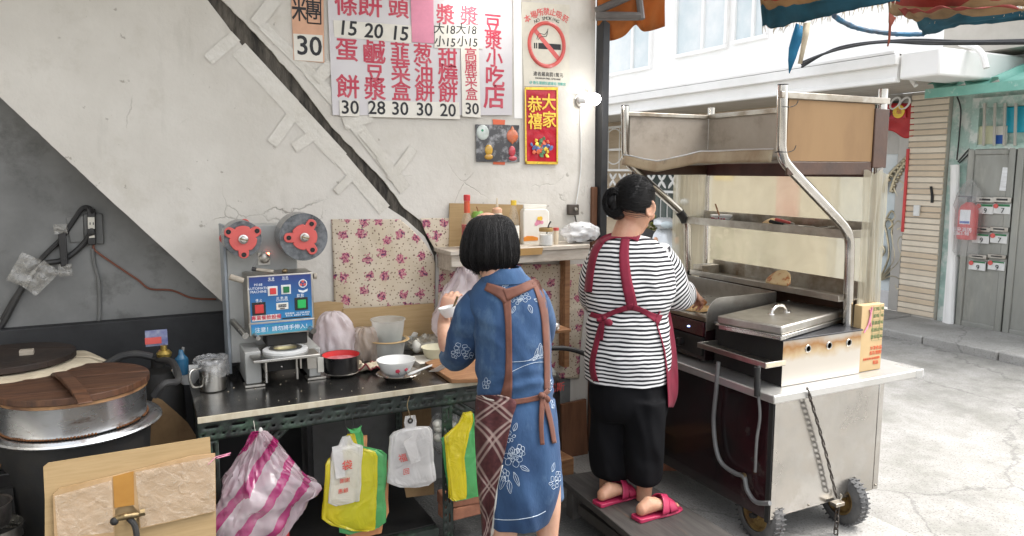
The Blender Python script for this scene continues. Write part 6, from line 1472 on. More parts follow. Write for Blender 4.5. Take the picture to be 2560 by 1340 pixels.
w2.ribbon([(1508, 796, 12), (1498, 830, 13), (1488, 870, 14), (1480, 910, 14), (1484, 940, 15), (1494, 974, 17)], 13, T2, 'apron_tail', AR, .012)
w2.ribbon([(1510, 796, 9), (1506, 820, 9), (1502, 850, 10)], 9, T2, 'apron_tail', AR, .014)
bw = MB()
for du, dv, rx, rz in ((-9, 6, 9, 6), (12, 12, 10, 9), (2, 2, 6, 7)): bw.ball(w2.hit(1509 + du, 794 + dv, T2, .014), (rx * w2.m(), .012, rz * w2.m()), 10, 8, ax=Z, ref=r2_)
build(bw.warp(.004, 60), 'apron_bow', AR, w2.root, ang=180)
rows = [(778, 1650, 1676), (796, 1640, 1680), (820, 1644, 1684), (860, 1656, 1690), (900, 1663, 1694), (940, 1667, 1696), (985, 1670, 1695), (1018, 1671, 1684)]
rc2 = cat(rows, 6)
def apf(u, v):
    k = v * (len(rc2) - 1); i = min(int(k), len(rc2) - 2); fr = k - i; vv, a, b = [rc2[i][j] * (1 - fr) + rc2[i + 1][j] * fr for j in range(3)]
    if u < .35:
        t = u / .35; h0 = w2.hit(min(a, 1664), min(vv, 938), T2, .012); o0 = max(-.22, min(.0, (h0 - w2.p0).dot(n2))); return w2.pp(a + (b - a) * t, vv, o0 * (1 - t) ** 1.5 + .08 * t) + n2 * .012 * noise.noise(V((t * 3, vv * .03, 1)))
    t = (u - .35) / .65; return w2.pp(b - 150 * t, vv, .08 + .17 * math.sin(t * math.pi / 2))
build(MB().sheet(apf, 30, 36), 'apron_skirt', AR, w2.root, rec=False, solid=.003, ang=180)
# slippers
for (h, d, s_) in feet:
    sl_ = MB(); so_ = []
    for a, b in ((-.04, .030), (-.03, .036), (.05, .036), (.12, .046), (.18, .046), (.215, .034), (.225, .018)): so_.append((a, b))
    top = [h + d * a + s_ * b + Z * (-.010 - .010 * max(0, min(1, a / .1))) for a, b in so_] + [h + d * a - s_ * b + Z * (-.010 - .010 * max(0, min(1, a / .1))) for a, b in reversed(so_)]
    vs = top + [V((p.x, p.y, BT + .001)) for p in top]; n_ = len(top)
    sl_.add(vs, [tuple(range(n_)), tuple(range(2 * n_ - 1, n_ - 1, -1))] + [(i, i + n_, (i + 1) % n_ + n_, (i + 1) % n_) for i in range(n_)])
    sole = build(sl_, 'slipper', M['slipper'], w2.root, bevel=.003)
    for a0, a1 in ((.075, .115), (.125, .17)):
        build(MB().sheet(lambda u, v: h + d * (a0 + (a1 - a0) * v + .03 * (1 - abs(2 * u - 1)) * (1 if a0 < .1 else -.5)) + s_ * math.cos(math.pi * u) * .050 + Z * (-.012 + (.078 - .30 * (a0 + (a1 - a0) * v - .07)) * math.sin(math.pi * u) ** .8), 20, 5), 'slipper_band', M['slipper'], sole, rec=False, solid=.004, ang=180)

# ---------------------------------------------------------------- woman in denim
w1 = Person(1.165, 2.49, 'person', 'woman with black bob in denim dress and plaid apron at the counter')
n1, r1 = w1.n, w1.r
skin = MB()
f1 = (n1 * .86 - r1 * .45 - Z * .32).normalized()
hc1 = w1.pp(1218, 612, .03)
at1 = w1.head(skin, hc1, f1, sz=1.0)
w1.limb([(1226, 655, .0, 36), (1245, 690, -.01, 38), (1258, 715, .0, 42)], mb=skin)
w1.loft([(730, 1215, 1320, .5), (770, 1185, 1352, .65), (860, 1205, 1360, .7), (980, 1206, 1368, .8), (1100, 1212, 1380, .8), (1180, 1222, 1385, .8)], mb=skin)
for rws in ([(1160, 1222, 1302, 1.0, -.03), (1260, 1226, 1298, 1.0, -.03), (1340, 1232, 1293, 1.0, -.03), (1420, 1236, 1288, 1.05, -.03), (1520, 1246, 1276, 1.0, -.03), (1590, 1248, 1274, 1.1, -.03)], [(1160, 1318, 1400, 1.0, .05), (1260, 1332, 1402, 1.0, .05), (1340, 1342, 1395, 1.0, .05), (1420, 1346, 1390, 1.05, .05), (1510, 1354, 1380, 1.0, .05), (1562, 1354, 1380, 1.1, .05)]):
    w1.loft(rws, mb=skin)
for u, off in ((1258, -.03), (1365, .05)):
    a = w1.pp(u, 1500, off); d = (n1 * .9 - r1 * .2); s_ = d.cross(Z); a.z = .03
    skin.loft([(a - d * .05, s_ * .03, Z * .016), (a + Z * .02, s_ * .034, Z * .04), (a + d * .1 + Z * .006, s_ * .042, Z * .022), (a + d * .17, s_ * .035, Z * .012), (a + d * .185, s_ * .02, Z * .008)], 16)
w1.limb([(1190, 765, .02, 34), (1162, 850, .08, 31), (1136, 888, .16, 27), (1118, 860, .26, 24), (1110, 815, .36, 19), (1112, 788, .42, 16)], mb=skin)
wr = w1.pp(1112, 790, .42)
hand(skin, wr, Z * .85 + r1 * .25 + n1 * .2, -n1 * .8 - r1 * .3, r1 * .9 - n1 * .2, .95, (.45, .5, .55, .6), .7)
w1.limb([(1340, 770, .05, 34), (1335, 850, .18, 30), (1290, 860, .32, 24), (1230, 830, .44, 19), (1190, 805, .50, 16)], mb=skin)
wr2 = w1.pp(1192, 806, .50); hand(skin, wr2, -r1 * .9 + Z * .3 + n1 * .1, -n1 * .3 + Z * .5, Z, .95, (.4, .45, .5, .55), .6)
build(skin, 'body', M['skin_fair'], w1.root, remesh=.0055, smoothit=2, ang=180)
for k in (-1, 1): build(MB().ball(at1(.077, k * .033, .026), .0095, 10, 8), 'eye', M['eye'], w1.root)
# bob hair
hb_ = w1.loft([(536, 1212, 1246, .9, .02), (541, 1192, 1266, .9, .02), (556, 1172, 1281, .92, .02), (585, 1158, 1291, .95, .02), (618, 1153, 1296, .98, .02), (644, 1155, 1295, .98, .02), (660, 1162, 1289, .95, .02), (671, 1175, 1277, .9, .02), (677, 1192, 1256, .8, .02)], n=96, steps=8)
cz = w1.pp(1224, 610, .02)
for i, p in enumerate(hb_.v):
    a = 2 * math.pi * (i % 96) / 96; d = V((p.x - cz.x, p.y - cz.y, 0)).normalized()
    t_ = max(0, min(1, (cz.z + .12 - p.z) / .15))
    hb_.v[i] = p + d * t_ * (.0028 * math.sin(a * 23 + 6 * p.z) + .008 * noise.noise(V((math.cos(a) * 3, math.sin(a) * 3, p.z * 3))) + .004 * noise.noise(V((math.cos(a) * 12, math.sin(a) * 12, p.z * 2)))) - Z * (.012 * max(0, t_ - .9) * (noise.noise(V((math.cos(a) * 5, math.sin(a) * 5, 3)))))
h1o = build(hb_, 'hair', M['hair'], w1.root, ang=180)
kR = len(hb_.v) // 96; random.seed(8); paths = []
for k in range(900):
    j0 = random.random() * 96; P = []; end = kR - 1 - int(abs(random.gauss(0, 5))); off = random.uniform(.0006, .004); dr_f = random.gauss(0, 1.6); st = random.choice((2, 4, 8, 14, 24))
    for i in range(9):
        rI = st + (max(end, st + 6) - st) * i / 8; ri = min(int(rI), kR - 1); j = (j0 + dr_f * i / 8) % 96; ja, jb = int(j) % 96, (int(j) + 1) % 96; fj = j - int(j)
        p = hb_.v[ri * 96 + ja] * (1 - fj) + hb_.v[ri * 96 + jb] * fj; c_ = V((cz.x, cz.y, p.z)); P.append(p + (p - c_).normalized() * off * (.3 + i / 8))
    if random.random() < .5: P.append(P[-1] + V((random.uniform(-.004, .004), random.uniform(-.004, .004), -random.uniform(.004, .016))))
    paths.append(P)
strands(paths, 'hair_strands', h1o)
# dress
dr_ = w1.loft([(682, 1216, 1306, .9), (692, 1206, 1318, .85), (703, 1194, 1329, .8), (718, 1180, 1345, .72), (742, 1170, 1357, .72), (778, 1172, 1365, .78), (820, 1184, 1370, .84), (870, 1190, 1374, .88), (920, 1191, 1376, .9), (980, 1192, 1382, .92), (1040, 1194, 1388, .95), (1120, 1200, 1393, .95), (1200, 1212, 1396, .95), (1255, 1220, 1385, .95), (1300, 1224, 1368, .9)], amp=.010, sc=8, n=80, steps=8, seed=4, vsc=.5)
wrinkle(dr_, 80, lambda u, v: .012 * ridge(u, v, 1.45, 52, 5, 1) * max(0, min(1, (v - 1000) / 120)) + .010 * ridge(u, v, -.25, 30, 4, 2) * bell(u, v, 1290, 960, 120, 45) + .010 * ridge(u, v, .8, 40, 3, 3) * bell(u, v, 1215, 830, 50, 90) + .007 * ridge(u, v, 1.2, 50, 3, 4) * bell(u, v, 1320, 840, 70, 120) - .008 * bell(u, v, 1300, 998, 150, 16))
build(dr_, 'denim_dress', M['denim'], w1.root, ang=180)
fp_ = w1.loft([(1000, 1340, 1388, 1.6, .09), (1100, 1350, 1398, 1.6, .10), (1180, 1360, 1406, 1.6, .11), (1240, 1368, 1412, 1.6, .11)], amp=.006, sc=14, n=40)
build(fp_, 'front_panel', M['denim'], w1.root, ang=180)
s1_ = w1.limb([(1206, 748, .0, 40), (1182, 790, .02, 47), (1166, 840, .06, 46), (1154, 878, .11, 41), (1140, 893, .17, 34), (1128, 884, .22, 30)], amp=.010, n=44, seed=11)
for i, p in enumerate(s1_.v):
    u, v = PJ(p); s1_.v[i] = p + (-n1 * .8 - r1 * .4) * (.010 * ridge(u, v, .4, 30, 3, 9) * min(1, max(0, (v - 770) / 60)))
build(s1_, 'sleeve', M['denim'], w1.root, ang=180)
s2_ = w1.limb([(1330, 745, .02, 38), (1348, 790, .08, 40), (1345, 840, .17, 38), (1310, 858, .26, 32)], amp=.008, n=40, seed=12)
build(s2_, 'sleeve', M['denim'], w1.root, ang=180)
co_ = w1.loft([(668, 1222, 1300, .95, -.005), (676, 1214, 1306, .95, -.005), (690, 1206, 1314, .92, -.005), (704, 1204, 1322, .9, -.005)], amp=.004, sc=20, n=48, cap=False)
build(co_, 'collar', M['denim'], w1.root, ang=180, solid=.004)
T1 = [dr_.bvh(), s1_.bvh(), s2_.bvh(), co_.bvh(), fp_.bvh()]
ST = M['strap']
w1.ribbon([(1214, 716, 20), (1240, 726, 26), (1262, 738, 32), (1272, 752, 30)], 26, T1, 'shoulder_band', ST, .007)
w1.ribbon([(1262, 738, 30), (1295, 726, 24), (1325, 712, 22), (1343, 704, 20)], 24, T1, 'back_band', ST, .008)
w1.ribbon([(1266, 745, 22), (1270, 790, 17), (1272, 850, 16), (1272, 920, 17), (1270, 960, 22), (1264, 994, 30)], 17, T1, 'apron_strap', ST)
w1.ribbon([(1338, 704, 18), (1352, 740, 20), (1362, 790, 18), (1366, 850, 17), (1368, 920, 15), (1368, 975, 14)], 17, T1, 'apron_strap', ST)
w1.ribbon([(1275, 1006, 15), (1300, 1003, 14), (1330, 998, 13), (1356, 990, 13), (1372, 975, 12)], 13, T1, 'waist_tie', ST, .008)
w1.ribbon([(1357, 992, 12), (1354, 1030, 12), (1353, 1070, 11), (1356, 1112, 11)], 11, T1, 'tie_tail', ST, .012)
w1.ribbon([(1360, 990, 12), (1368, 1020, 13), (1378, 1060, 12), (1386, 1108, 11)], 11, T1, 'tie_tail', ST, .012)
bw = MB()
for du, dv, rx, rz in ((-6, -2, 8, 7), (8, 8, 9, 10), (1, 0, 6, 7)): bw.ball(w1.hit(1359 + du, 990 + dv, T1, .013), (rx * w1.m(), .011, rz * w1.m()), 10, 8, ax=Z, ref=r1)
build(bw.warp(.003, 70), 'bow', ST, w1.root, ang=180)
rows1 = cat([(988, 1191, 1252), (1004, 1189, 1290), (1040, 1188, 1282), (1080, 1187, 1273), (1140, 1190, 1260), (1200, 1193, 1246), (1240, 1197, 1238), (1290, 1203, 1232), (1345, 1206, 1224)], 5)
def skf(u, v):
    k = v * (len(rows1) - 1); i = min(int(k), len(rows1) - 2); fr = k - i; vv, a, b = [rows1[i][j] * (1 - fr) + rows1[i + 1][j] * fr for j in range(3)]
    uu = a + (b - a) * u; zz = w1.hit(max(uu, 1224 if vv > 1200 else 1206), min(vv, 1288), T1, 0); off = (zz - w1.p0).dot(n1) - .012 - .01 * noise.noise(V((u * 4, vv * .012, 3)))
    e = max(0, .25 - u) / .25
    return w1.pp(uu, vv, min(off, .06) + .10 * e * e)
build(MB().sheet(skf, 26, 44), 'plaid_skirt', M['plaid'], w1.root, rec=False, uvf=[(i / 26 * .13 * (1 - .35 * j / 44), j / 44 * .52) for j in range(45) for i in range(27)], solid=.003, ang=180)
build(MB().sheet(lambda u, v: skf(1.0, .55 + .45 * v) + w1.r * (.002 + .014 * u * (.3 + v)) + n1 * (.004 + .01 * u), 4, 24), 'skirt_lining', M['paper'], w1.root, rec=False, solid=.002, ang=180)
w1.ribbon([(1206, 990, 3), (1220, 998, 3), (1250, 1002, 3), (1288, 1004, 3)], 3, T1, 'apron_edge', M['paper'], .012)
# white stitched flowers on the denim
em = []
def th(pts): 
    q = w1.thread(pts, T1, '', None)
    if q: em.append(q)
def petals(u, v, ru, rv, k, ph=0, inner=.25):
    for i in range(k):
        a = ph + 2 * math.pi * i / k + random.uniform(-.25, .25); b = math.pi / k * random.uniform(.6, 1.05); ru_, rv_ = ru, rv; ru, rv = ru * random.uniform(.75, 1.2), rv * random.uniform(.75, 1.2)
        th([(u + math.cos(a) * ru * inner, v + math.sin(a) * rv * inner), (u + math.cos(a - b) * ru * .75, v + math.sin(a - b) * rv * .75), (u + math.cos(a) * ru, v + math.sin(a) * rv), (u + math.cos(a + b) * ru * .75, v + math.sin(a + b) * rv * .75), (u + math.cos(a) * ru * inner, v + math.sin(a) * rv * inner)]); ru, rv = ru_, rv_
def leaf(u, v, l, w_, a):
    c, s = math.cos(a), math.sin(a)
    th([(u + c * l * t - s * w_ * o_, v + s * l * t + c * w_ * o_) for t, o_ in ((0, 0), (.35, 1), (.75, .7), (1, 0), (.75, -.7), (.35, -1), (0, 0))]); th([(u, v), (u + c * l * .5, v + s * l * .5), (u + c * l * .9, v + s * l * .9)])
for u, v, ru, rv, k in ((1285, 1142, 26, 30, 7), (1282, 1140, 15, 18, 5), (1283, 1138, 7, 9, 4), (1276, 1092, 14, 17, 5), (1302, 1128, 12, 16, 5), (1262, 1188, 13, 20, 5), (1312, 742, 16, 13, 5), (1290, 752, 12, 10, 4), (1300, 748, 7, 6, 4), (1276, 700, 10, 8, 4), (1262, 712, 9, 7, 4), (1295, 696, 9, 7, 4), (1152, 872, 20, 16, 6), (1170, 888, 16, 12, 5), (1138, 886, 12, 11, 5), (1386, 1208, 14, 18, 6), (1376, 962, 7, 16, 5), (1382, 1010, 6, 14, 4), (1215, 960, 10, 15, 5), (1395, 1190, 8, 16, 4)):
    petals(u, v, ru, rv, k, u * .37)
for u, v, l, w_, a in ((1262, 1190, 36, 6, 1.9), (1272, 1200, 34, 6, 1.45), (1284, 1180, 38, 5, 1.2), (1255, 1165, 30, 5, 2.2), (1300, 1165, 26, 5, .5), (1268, 1080, 24, 5, -1.8), (1284, 1078, 22, 5, -1.2), (1340, 898, 28, 5, -1.4), (1350, 896, 38, 6, -1.55), (1360, 894, 30, 5, -1.75), (1332, 902, 20, 4, -.9), (1322, 762, 22, 5, 1.2), (1335, 748, 18, 4, .3), (1288, 765, 20, 4, 2.0), (1380, 1180, 24, 4, -1.3)):
    leaf(u, v, l, w_, a)
th([(1275, 905), (1300, 904), (1330, 900), (1366, 892)]); th([(1278, 930), (1310, 915), (1340, 906), (1368, 905)]); th([(1320, 902), (1345, 890), (1366, 886)])
ee = MB()
for q in em: ee.add(q.v, q.f)
build(ee, 'flower_stitching', M['thread'], w1.root, ang=180, kind='stuff')
hm = []
for px in ([(1226, 1296), (1262, 1300), (1300, 1298), (1340, 1290), (1364, 1278)],): 
    q = w1.thread(px, T1, '', None, .0016, .001)
    if q: hm.append(q)
if hm: build(hm[0], 'hem_stitching', M['thread'], w1.root, ang=180)
# what she holds: small bowl in a bag, a spoon
hb2 = w1.pp(1121, 776, .355)
hbw = thing('held_bowl', 'cream bowl held up by the woman in denim', 'bowl', hb2)
build(MB().lathe([(.001, -.028), (.022, -.028), (.036, -.004), (.042, .016), (.039, .016), (.032, -.004), (.001, -.02)], hb2 + V((0, 0, .0)), 28, Z - r1 * .2), 'body', M['porcelain'], hbw)
build(MB().tube([hb2 + r1 * .02 + Z * .01, hb2 + r1 * .04 + Z * .06], .005, 8), 'spoon', M['brass_old'], hbw)
# ================================================ the food cart
ct = thing('food_cart', 'stainless steel food cart with bent tube posts and cardboard canopy', 'food cart', (2.95, 3.0, 0))
def cp_(name, m, mb, bev=.003, parent=None, **k): return build(mb, name, M[m] if isinstance(m, str) else m, parent or ct, bevel=bev, **k)
M['panel_steel'] = mat('scratched_panel', (.58, .56, .53), .24, .95, c2=(.42, .40, .37), sc=2.6, c3=(.50, .47, .43), sc3=9, lo3=.45, hi3=.6, rv=.12, bump=.06, bsc=5)
M['black_gloss'] = mat('greasy_black_glints', (.012, .010, .010), .18, c2=(.03, .008, .010), sc=3, coat=.3, c3=(.06, .055, .05), sc3=3.5, lo3=.6, hi3=.72)  # the dark red patches are reddish reflections painted into the black
M['rust_steel'] = mat('heat_stained_steel', (.60, .56, .50), .38, .8, c2=(.46, .40, .33), sc=5, stretch=(1, 1, .6), rv=.12, bump=.08, bsc=20)
cx0, cx1, cy0, cy1 = 2.5, 3.23, 2.36, 3.74
cp_('front_panel', 'black_gloss', MB().bb((cx0, cy0 + .03, .15), (cx0 + .02, cy1, .715)))
cp_('corner_post', 'blackmatt', MB().bb((cx0 - .004, cy0 + .001, .14), (cx0 + .03, cy0 + .029, .717)))
cp_('side_panel', 'panel_steel', MB().bb((cx0 + .031, cy0, .165), (cx1 - .035, cy0 + .012, .716)), .002)
cp_('side_panel_edge', 'panel_steel', MB().bb((cx1 - .034, cy0 - .003, .168), (cx1, cy0 + .03, .716)), .002)
cp_('corner_strip', 'panel_steel', MB().bb((cx0 + .002, cy0 - .004, .160), (cx0 + .03, cy0 + .0005, .716)), .001)
for x, z in ((cx0 + .045, .185), (cx0 + .25, .18), (cx0 + .47, .178), (cx1 - .02, .19)): cp_('rivet', 'steel_old', MB().lathe([(.006, 0), (.005, .004), (.001, .005)], (x, cy0 - .0045 if x > cx1 - .1 else cy0 - .0005, z), 10, -Y), 0)
cp_('far_panel', 'panel_steel', MB().bb((cx0 + .021, cy1 - .014, .165), (cx1, cy1, .716)))
cp_('back_panel', 'panel_steel', MB().bb((cx1 - .012, cy0 + .031, .165), (cx1, cy1 - .015, .716)))
cp_('bottom_board', 'blackmatt', MB().bb((cx0 + .021, cy0 + .031, .15), (cx1 - .013, cy1 - .015, .164)))
M['lip'] = mat('lip_steel', (.60, .59, .57), .36, .7, c2=(.5, .49, .46), sc=3, bump=.25, bsc=9)
cp_('table_top', 'lip', MB().bb((cx0 - .03, cy0 - .025, .717), (cx1 + .26, cy1 + .04, .757)), .006)
cp_('top_corner_tape', 'clear', MB().bb((cx1 + .20, cy0 - .028, .712), (cx1 + .263, cy0 + .10, .7595)), .004)
# wheels
def wheel(x, y, z, r=.125, w_=.07):
    ty = cp_('wheel', 'greyrubber', MB().lathe([(r * .62, -w_ / 2), (r * .85, -w_ / 2), (r * .97, -w_ * .36), (r, -w_ * .15), (r, w_ * .15), (r * .97, w_ * .36), (r * .85, w_ / 2), (r * .62, w_ / 2)], (x, y, z), 40, X), 0)
    kn = MB()
    for i in range(34):
        a = 2 * math.pi * i / 34
        for s_ in (-1, 1):
            kn.box(V((x + s_ * w_ * .24, y + math.cos(a + s_ * .05) * r, z + math.sin(a + s_ * .05) * r)), (w_ * .40, .011, .006), Matrix.Rotation(a, 3, 'X'))
    cp_('tread', 'greyrubber', kn, .001, ty)
    cp_('rim', mat('rusty_yellow_rim', (.30, .20, .07), .5, .4, c2=(.10, .05, .02), sc=12), MB().lathe([(r * .62, -w_ * .42), (r * .55, -w_ * .44), (r * .50, -w_ * .15), (r * .2, -w_ * .1), (r * .18, -w_ * .5), (.001, -w_ * .5)], (x, y, z), 30, X), 0, ty)
    cp_('axle', 'blackmatt', MB().cyl((x - .06, y, z), (x + .04, y, z), .012), 0, ty)
for x, y in ((3.05, 2.41), (2.555, 2.47), (3.03, 3.6), (2.56, 3.6)):
    wheel(x, y, .134, .128, .07)
    cp_('wheel_bracket', 'blackmatt', MB().bb((x + .045, y - .03, .10), (x + .055, y + .03, .149)).bb((x + .045, y + .05, .02), (x + .06, y + .06, .149)), 0)
cp_('axle_bar', 'blackmatt', MB().cyl((2.50, 2.46, .134), (3.12, 2.46, .134), .010), 0)
# chain on the side panel
def link(mb, c, d, side, l=.040, w_=.021, r=.0036):
    pts = []
    for i in range(16):
        a = 2 * math.pi * i / 16; pts.append(c + d * (math.cos(a) * w_ * .5 + math.copysign((l - w_) / 2, math.cos(a))) + side * math.sin(a) * w_ * .5)
    return mb.tube(pts, r, 6, closed=True)
ca, cb = PY(2019, 972, cy0 - .03), PY(2093, 1252, cy0 - .03)
M['chain'] = mat('chain_iron', (.10, .09, .08), .45, .7, c2=(.04, .03, .025), sc=20)
n_l = int((cb - ca).length / .032); cd = (cb - ca).normalized(); cs_ = cd.cross(Y).normalized()
for i in range(n_l):
    cc = ca + cd * (.032 * (i + .5)) + cs_ * .008 * math.sin(math.pi * i / n_l)
    cp_('chain_link', 'chain', link(MB(), cc, cd, (cs_ * .92 + Y * .4).normalized() if i % 2 else (Y * .85 + cs_ * .5).normalized()), 0)
for i in range(6):
    cp_('chain_link', 'chain', link(MB(), cb + V((.004, 0, -.03 - .032 * i)), Z, X if i % 2 else Y), 0)
cp_('chain_hook', 'steel_old', MB().bb((cb.x - .028, cy0 - .05, cb.z - .022), (cb.x + .03, cy0 - .012, cb.z - .004)).tube(cat([(cb.x + .02, cy0 - .03, cb.z - .004), (cb.x + .03, cy0 - .03, cb.z + .02), (cb.x + .018, cy0 - .03, cb.z + .03)], 4), .004, 6), .002)
# bent tube posts
def post(y):
    pts = [(2.605, y, 2.125), (2.612, y, 1.86), (2.63, y, 1.80), (2.69, y, 1.745), (2.98, y, 1.535), (3.06, y, 1.47), (3.095, y, 1.41), (3.105, y, 1.30), (3.118, y, .98), (3.122, y, .758)]
    pp_ = [pts[0], pts[1]] + cat(pts[1:4], 5)[1:] + [pts[4]] + cat(pts[4:8], 5)[1:] + pts[8:]
    cp_('bent_post', 'chrome', MB().tube(pp_, .024, 18), 0)
    cp_('post_cap', 'blackmatt', MB().lathe([(.001, 0), (.021, 0), (.0235, .0015), (.0235, .004), (.001, .004)], (2.605, y, 2.1255), 18), 0)
post(2.5); post(3.71)
cp_('rubber_sleeve', 'rubber', MB().tube([(3.03, 3.71, 1.492), (3.06, 3.71, 1.462), (3.08, 3.71, 1.43)], .0275, 14), 0)
for y in (2.5, 3.72): cp_('back_post', 'chrome', MB().tube([(3.272, y, 2.14), (3.272, y, .758)], .022, 16), 0)
# canopy: cardboard panels in a steel frame
M['canopy_in'] = mat('smoky_cardboard', (.30, .265, .22), .7, c2=(.24, .205, .165), sc=3, c3=(.13, .105, .08), sc3=2.5, lo3=.55, hi3=.75)
M['canopy_out'] = mat('brown_cardboard', (.245, .145, .062), .75, c2=(.20, .115, .05), sc=4, stretch=(1, 1, .3), c3=(.13, .075, .035), sc3=9, lo3=.64, hi3=.74)
M['dark_tape'] = mat('dark_brown_tape', (.075, .035, .02), .35, c2=(.045, .022, .014), sc=7, bump=.2)
cz0, cz1 = 1.79, 2.065
cp_('canopy_side', 'canopy_out', MB().bb((2.632, 2.486, cz0), (3.20, 2.494, cz1)), .001)
cp_('canopy_side_tape', 'dark_tape', MB().bb((3.201, 2.478, cz0 - .03), (3.30, 2.496, cz1 - .02)), .004)
cp_('canopy_side_skirt', 'dark_tape', MB().bb((2.64, 2.484, cz0 - .062), (3.20, 2.497, cz0 - .002)), .003)
cp_('canopy_back', 'canopy_in', MB().bb((3.236, 2.515, cz0), (3.246, 3.70, cz1)), .001)
cp_('canopy_back_skirt', mat('dark_red_tape', (.10, .035, .028), .45, c2=(.06, .02, .018), sc=8), MB().bb((3.232, 2.515, cz0 - .075), (3.248, 3.70, cz0 - .001)), .003)
cp_('canopy_far', 'canopy_in', MB().bb((2.635, 3.70, cz0), (3.235, 3.708, cz1)), .001)
cp_('canopy_far_skirt', 'dark_tape', MB().bb((2.66, 3.698, cz0 - .07), (3.235, 3.709, cz0 - .001)), .003)
for a, b in (((2.58, 2.478, cz1 + .002), (3.30, 2.505, cz1 + .032)), ((3.225, 2.506, cz1 + .002), (3.256, 3.72, cz1 + .03)), ((2.60, 3.690, cz1 + .002), (3.22, 3.715, cz1 + .026))): cp_('canopy_bar', 'steel_old', MB().bb(a, b))
def trf(u, v):
    y = 2.53 + (3.70 - 2.53) * u; x = 2.60 + .62 * v; dip = .045 * max(0, 1 - abs(u - .72) / .3) * (1 - .6 * v)
    return V((x, y, cz0 + .022 + .004 * noise.noise(V((x * 6, y * 6, 0))) - dip))
cp_('canopy_tray', 'canopy_in', MB().sheet(trf, 40, 8), 0, rec=False, solid=.005)
cp_('tray_lip', mat('masking_tape', (.36, .29, .19), .6, c2=(.24, .17, .10), sc=4, stretch=(1, 1.4, 1), c3=(.12, .08, .05), sc3=3, lo3=.58, hi3=.68), MB().sheet(lambda u, v: trf(u, 0) + V((-.004 - .012 * v, 0, .03 - .058 * v)), 40, 4), 0, rec=False, solid=.004)
cp_('foil_edge', 'alu', MB().tube([trf(u / 40, 0) + V((-.004, 0, .032)) for u in range(41)], .004, 6), 0)
for y, z in ((2.478, 2.03), (2.478, 1.83)): cp_('wire_tie', 'rubber', MB().torus((2.612, 2.5, z), .026, .002, Z, 18, 6).tube(cat([(2.635, 2.478, z), (2.66, 2.47, z + .01), (2.67, 2.468, z + .03)], 4), .002, 5), 0)
# plastic sheets hung round the back
def curtain(A, B, z0, z1, axn, amp, name, seed=0, nu=40):
    A, B = V(A), V(B)
    def fn(u, v):
        p = A * (1 - u) + B * u; z = z0 + (z1 - z0) * v
        k = noise.noise(V((u * 7 + seed, v * 1.5, seed))) + .5 * noise.noise(V((u * 18, v * 4 + seed, 3)))
        return V((p.x, p.y, z + .012 * math.sin(u * 11 + seed) * v)) + axn * amp * k
    return cp_(name, 'cart_sheet', MB().sheet(fn, nu, 24), 0, rec=False, ang=180)
curtain((3.262, 2.52, 0), (3.262, 3.70, 0), 1.0, cz0 - .05, X, .009, 'back_sheet', nu=70)
curtain((2.99, 3.722, 0), (3.25, 3.722, 0), .90, cz0 - .05, Y, .010, 'far_sheet', 3)
curtain((3.14, 2.474, 0), (3.31, 2.470, 0), 1.04, cz0 - .05, Y, .014, 'near_sheet', 7)
# shelves
def shelf(x0, z, dep, lip, name, y0=2.50, y1=3.80, back=0):
    mb = MB(); mb.bb((x0, y0, z), (x0 + dep, y1, z + .006)); mb.bb((x0 - .006, y0, z), (x0 - .0005, y1, z + lip)); 
    s_ = cp_(name, 'steel_dull', mb, .001)
    if back: cp_(name + '_back', 'steel_old', MB().bb((x0 + dep - .004, y0, z + .0065), (x0 + dep + .002, y1, z + back)), .001)
    return s_
shelf(3.075, 1.418, .17, .042, 'upper_shelf', 2.5, 3.80, .075)
for y in (2.5, 3.785): cp_('shelf_end', 'steel_dull', MB().bb((3.07, y, 1.4245), (3.24, y + .006, 1.458)), .001)
SZ2 = 1.105
shelf(3.06, SZ2, .185, .030, 'lower_shelf', 2.51, 3.62, .085)
cp_('shelf_box', 'steel_old', MB().bb((3.08, 3.54, SZ2 + .007), (3.22, 3.62, SZ2 + .062)), .002)
cp_('back_splash', 'dark_tape', MB().bb((3.20, 2.52, .758), (3.212, 3.70, SZ2 - .002)), .001)
for i in range(4): cp_('bolt', 'chrome', MB().ball((3.197, 2.62 + i * .11, 1.03), .010, 10, 8), 0)
# hoses on the dark side
M['hose_grey'] = mat('grey_hose', (.16, .16, .155), .4, c2=(.11, .11, .11))
def LX(u, v, x=2.47): return PX(u, v, x)
cp_('gas_hose', 'hose_grey', MB().tube(cat([LX(u, v) for u, v in ((1796, 905), (1790, 980), (1784, 1050), (1790, 1120), (1806, 1160), (1840, 1184), (1860, 1192), (1868, 1225), (1890, 1255), (1925, 1258))], 6), .011, 10), 0)
cp_('gas_hose', 'hose_grey', MB().tube(cat([LX(u, v) for u, v in ((1898, 915), (1896, 980), (1900, 1040), (1892, 1100), (1888, 1180))], 6), .007, 8), 0)
cp_('pipe_stub', 'blackmatt', MB().cyl(LX(1893, 918, 2.465), LX(1893, 990, 2.465), .014), 0)
cp_('hose_clip', 'brass_old', MB().lathe([(.013, -.008), (.015, -.008), (.015, .008), (.013, .008)], LX(1858, 1190), 14, X), 0)

# ================================================ things on the cart
TZ = .758
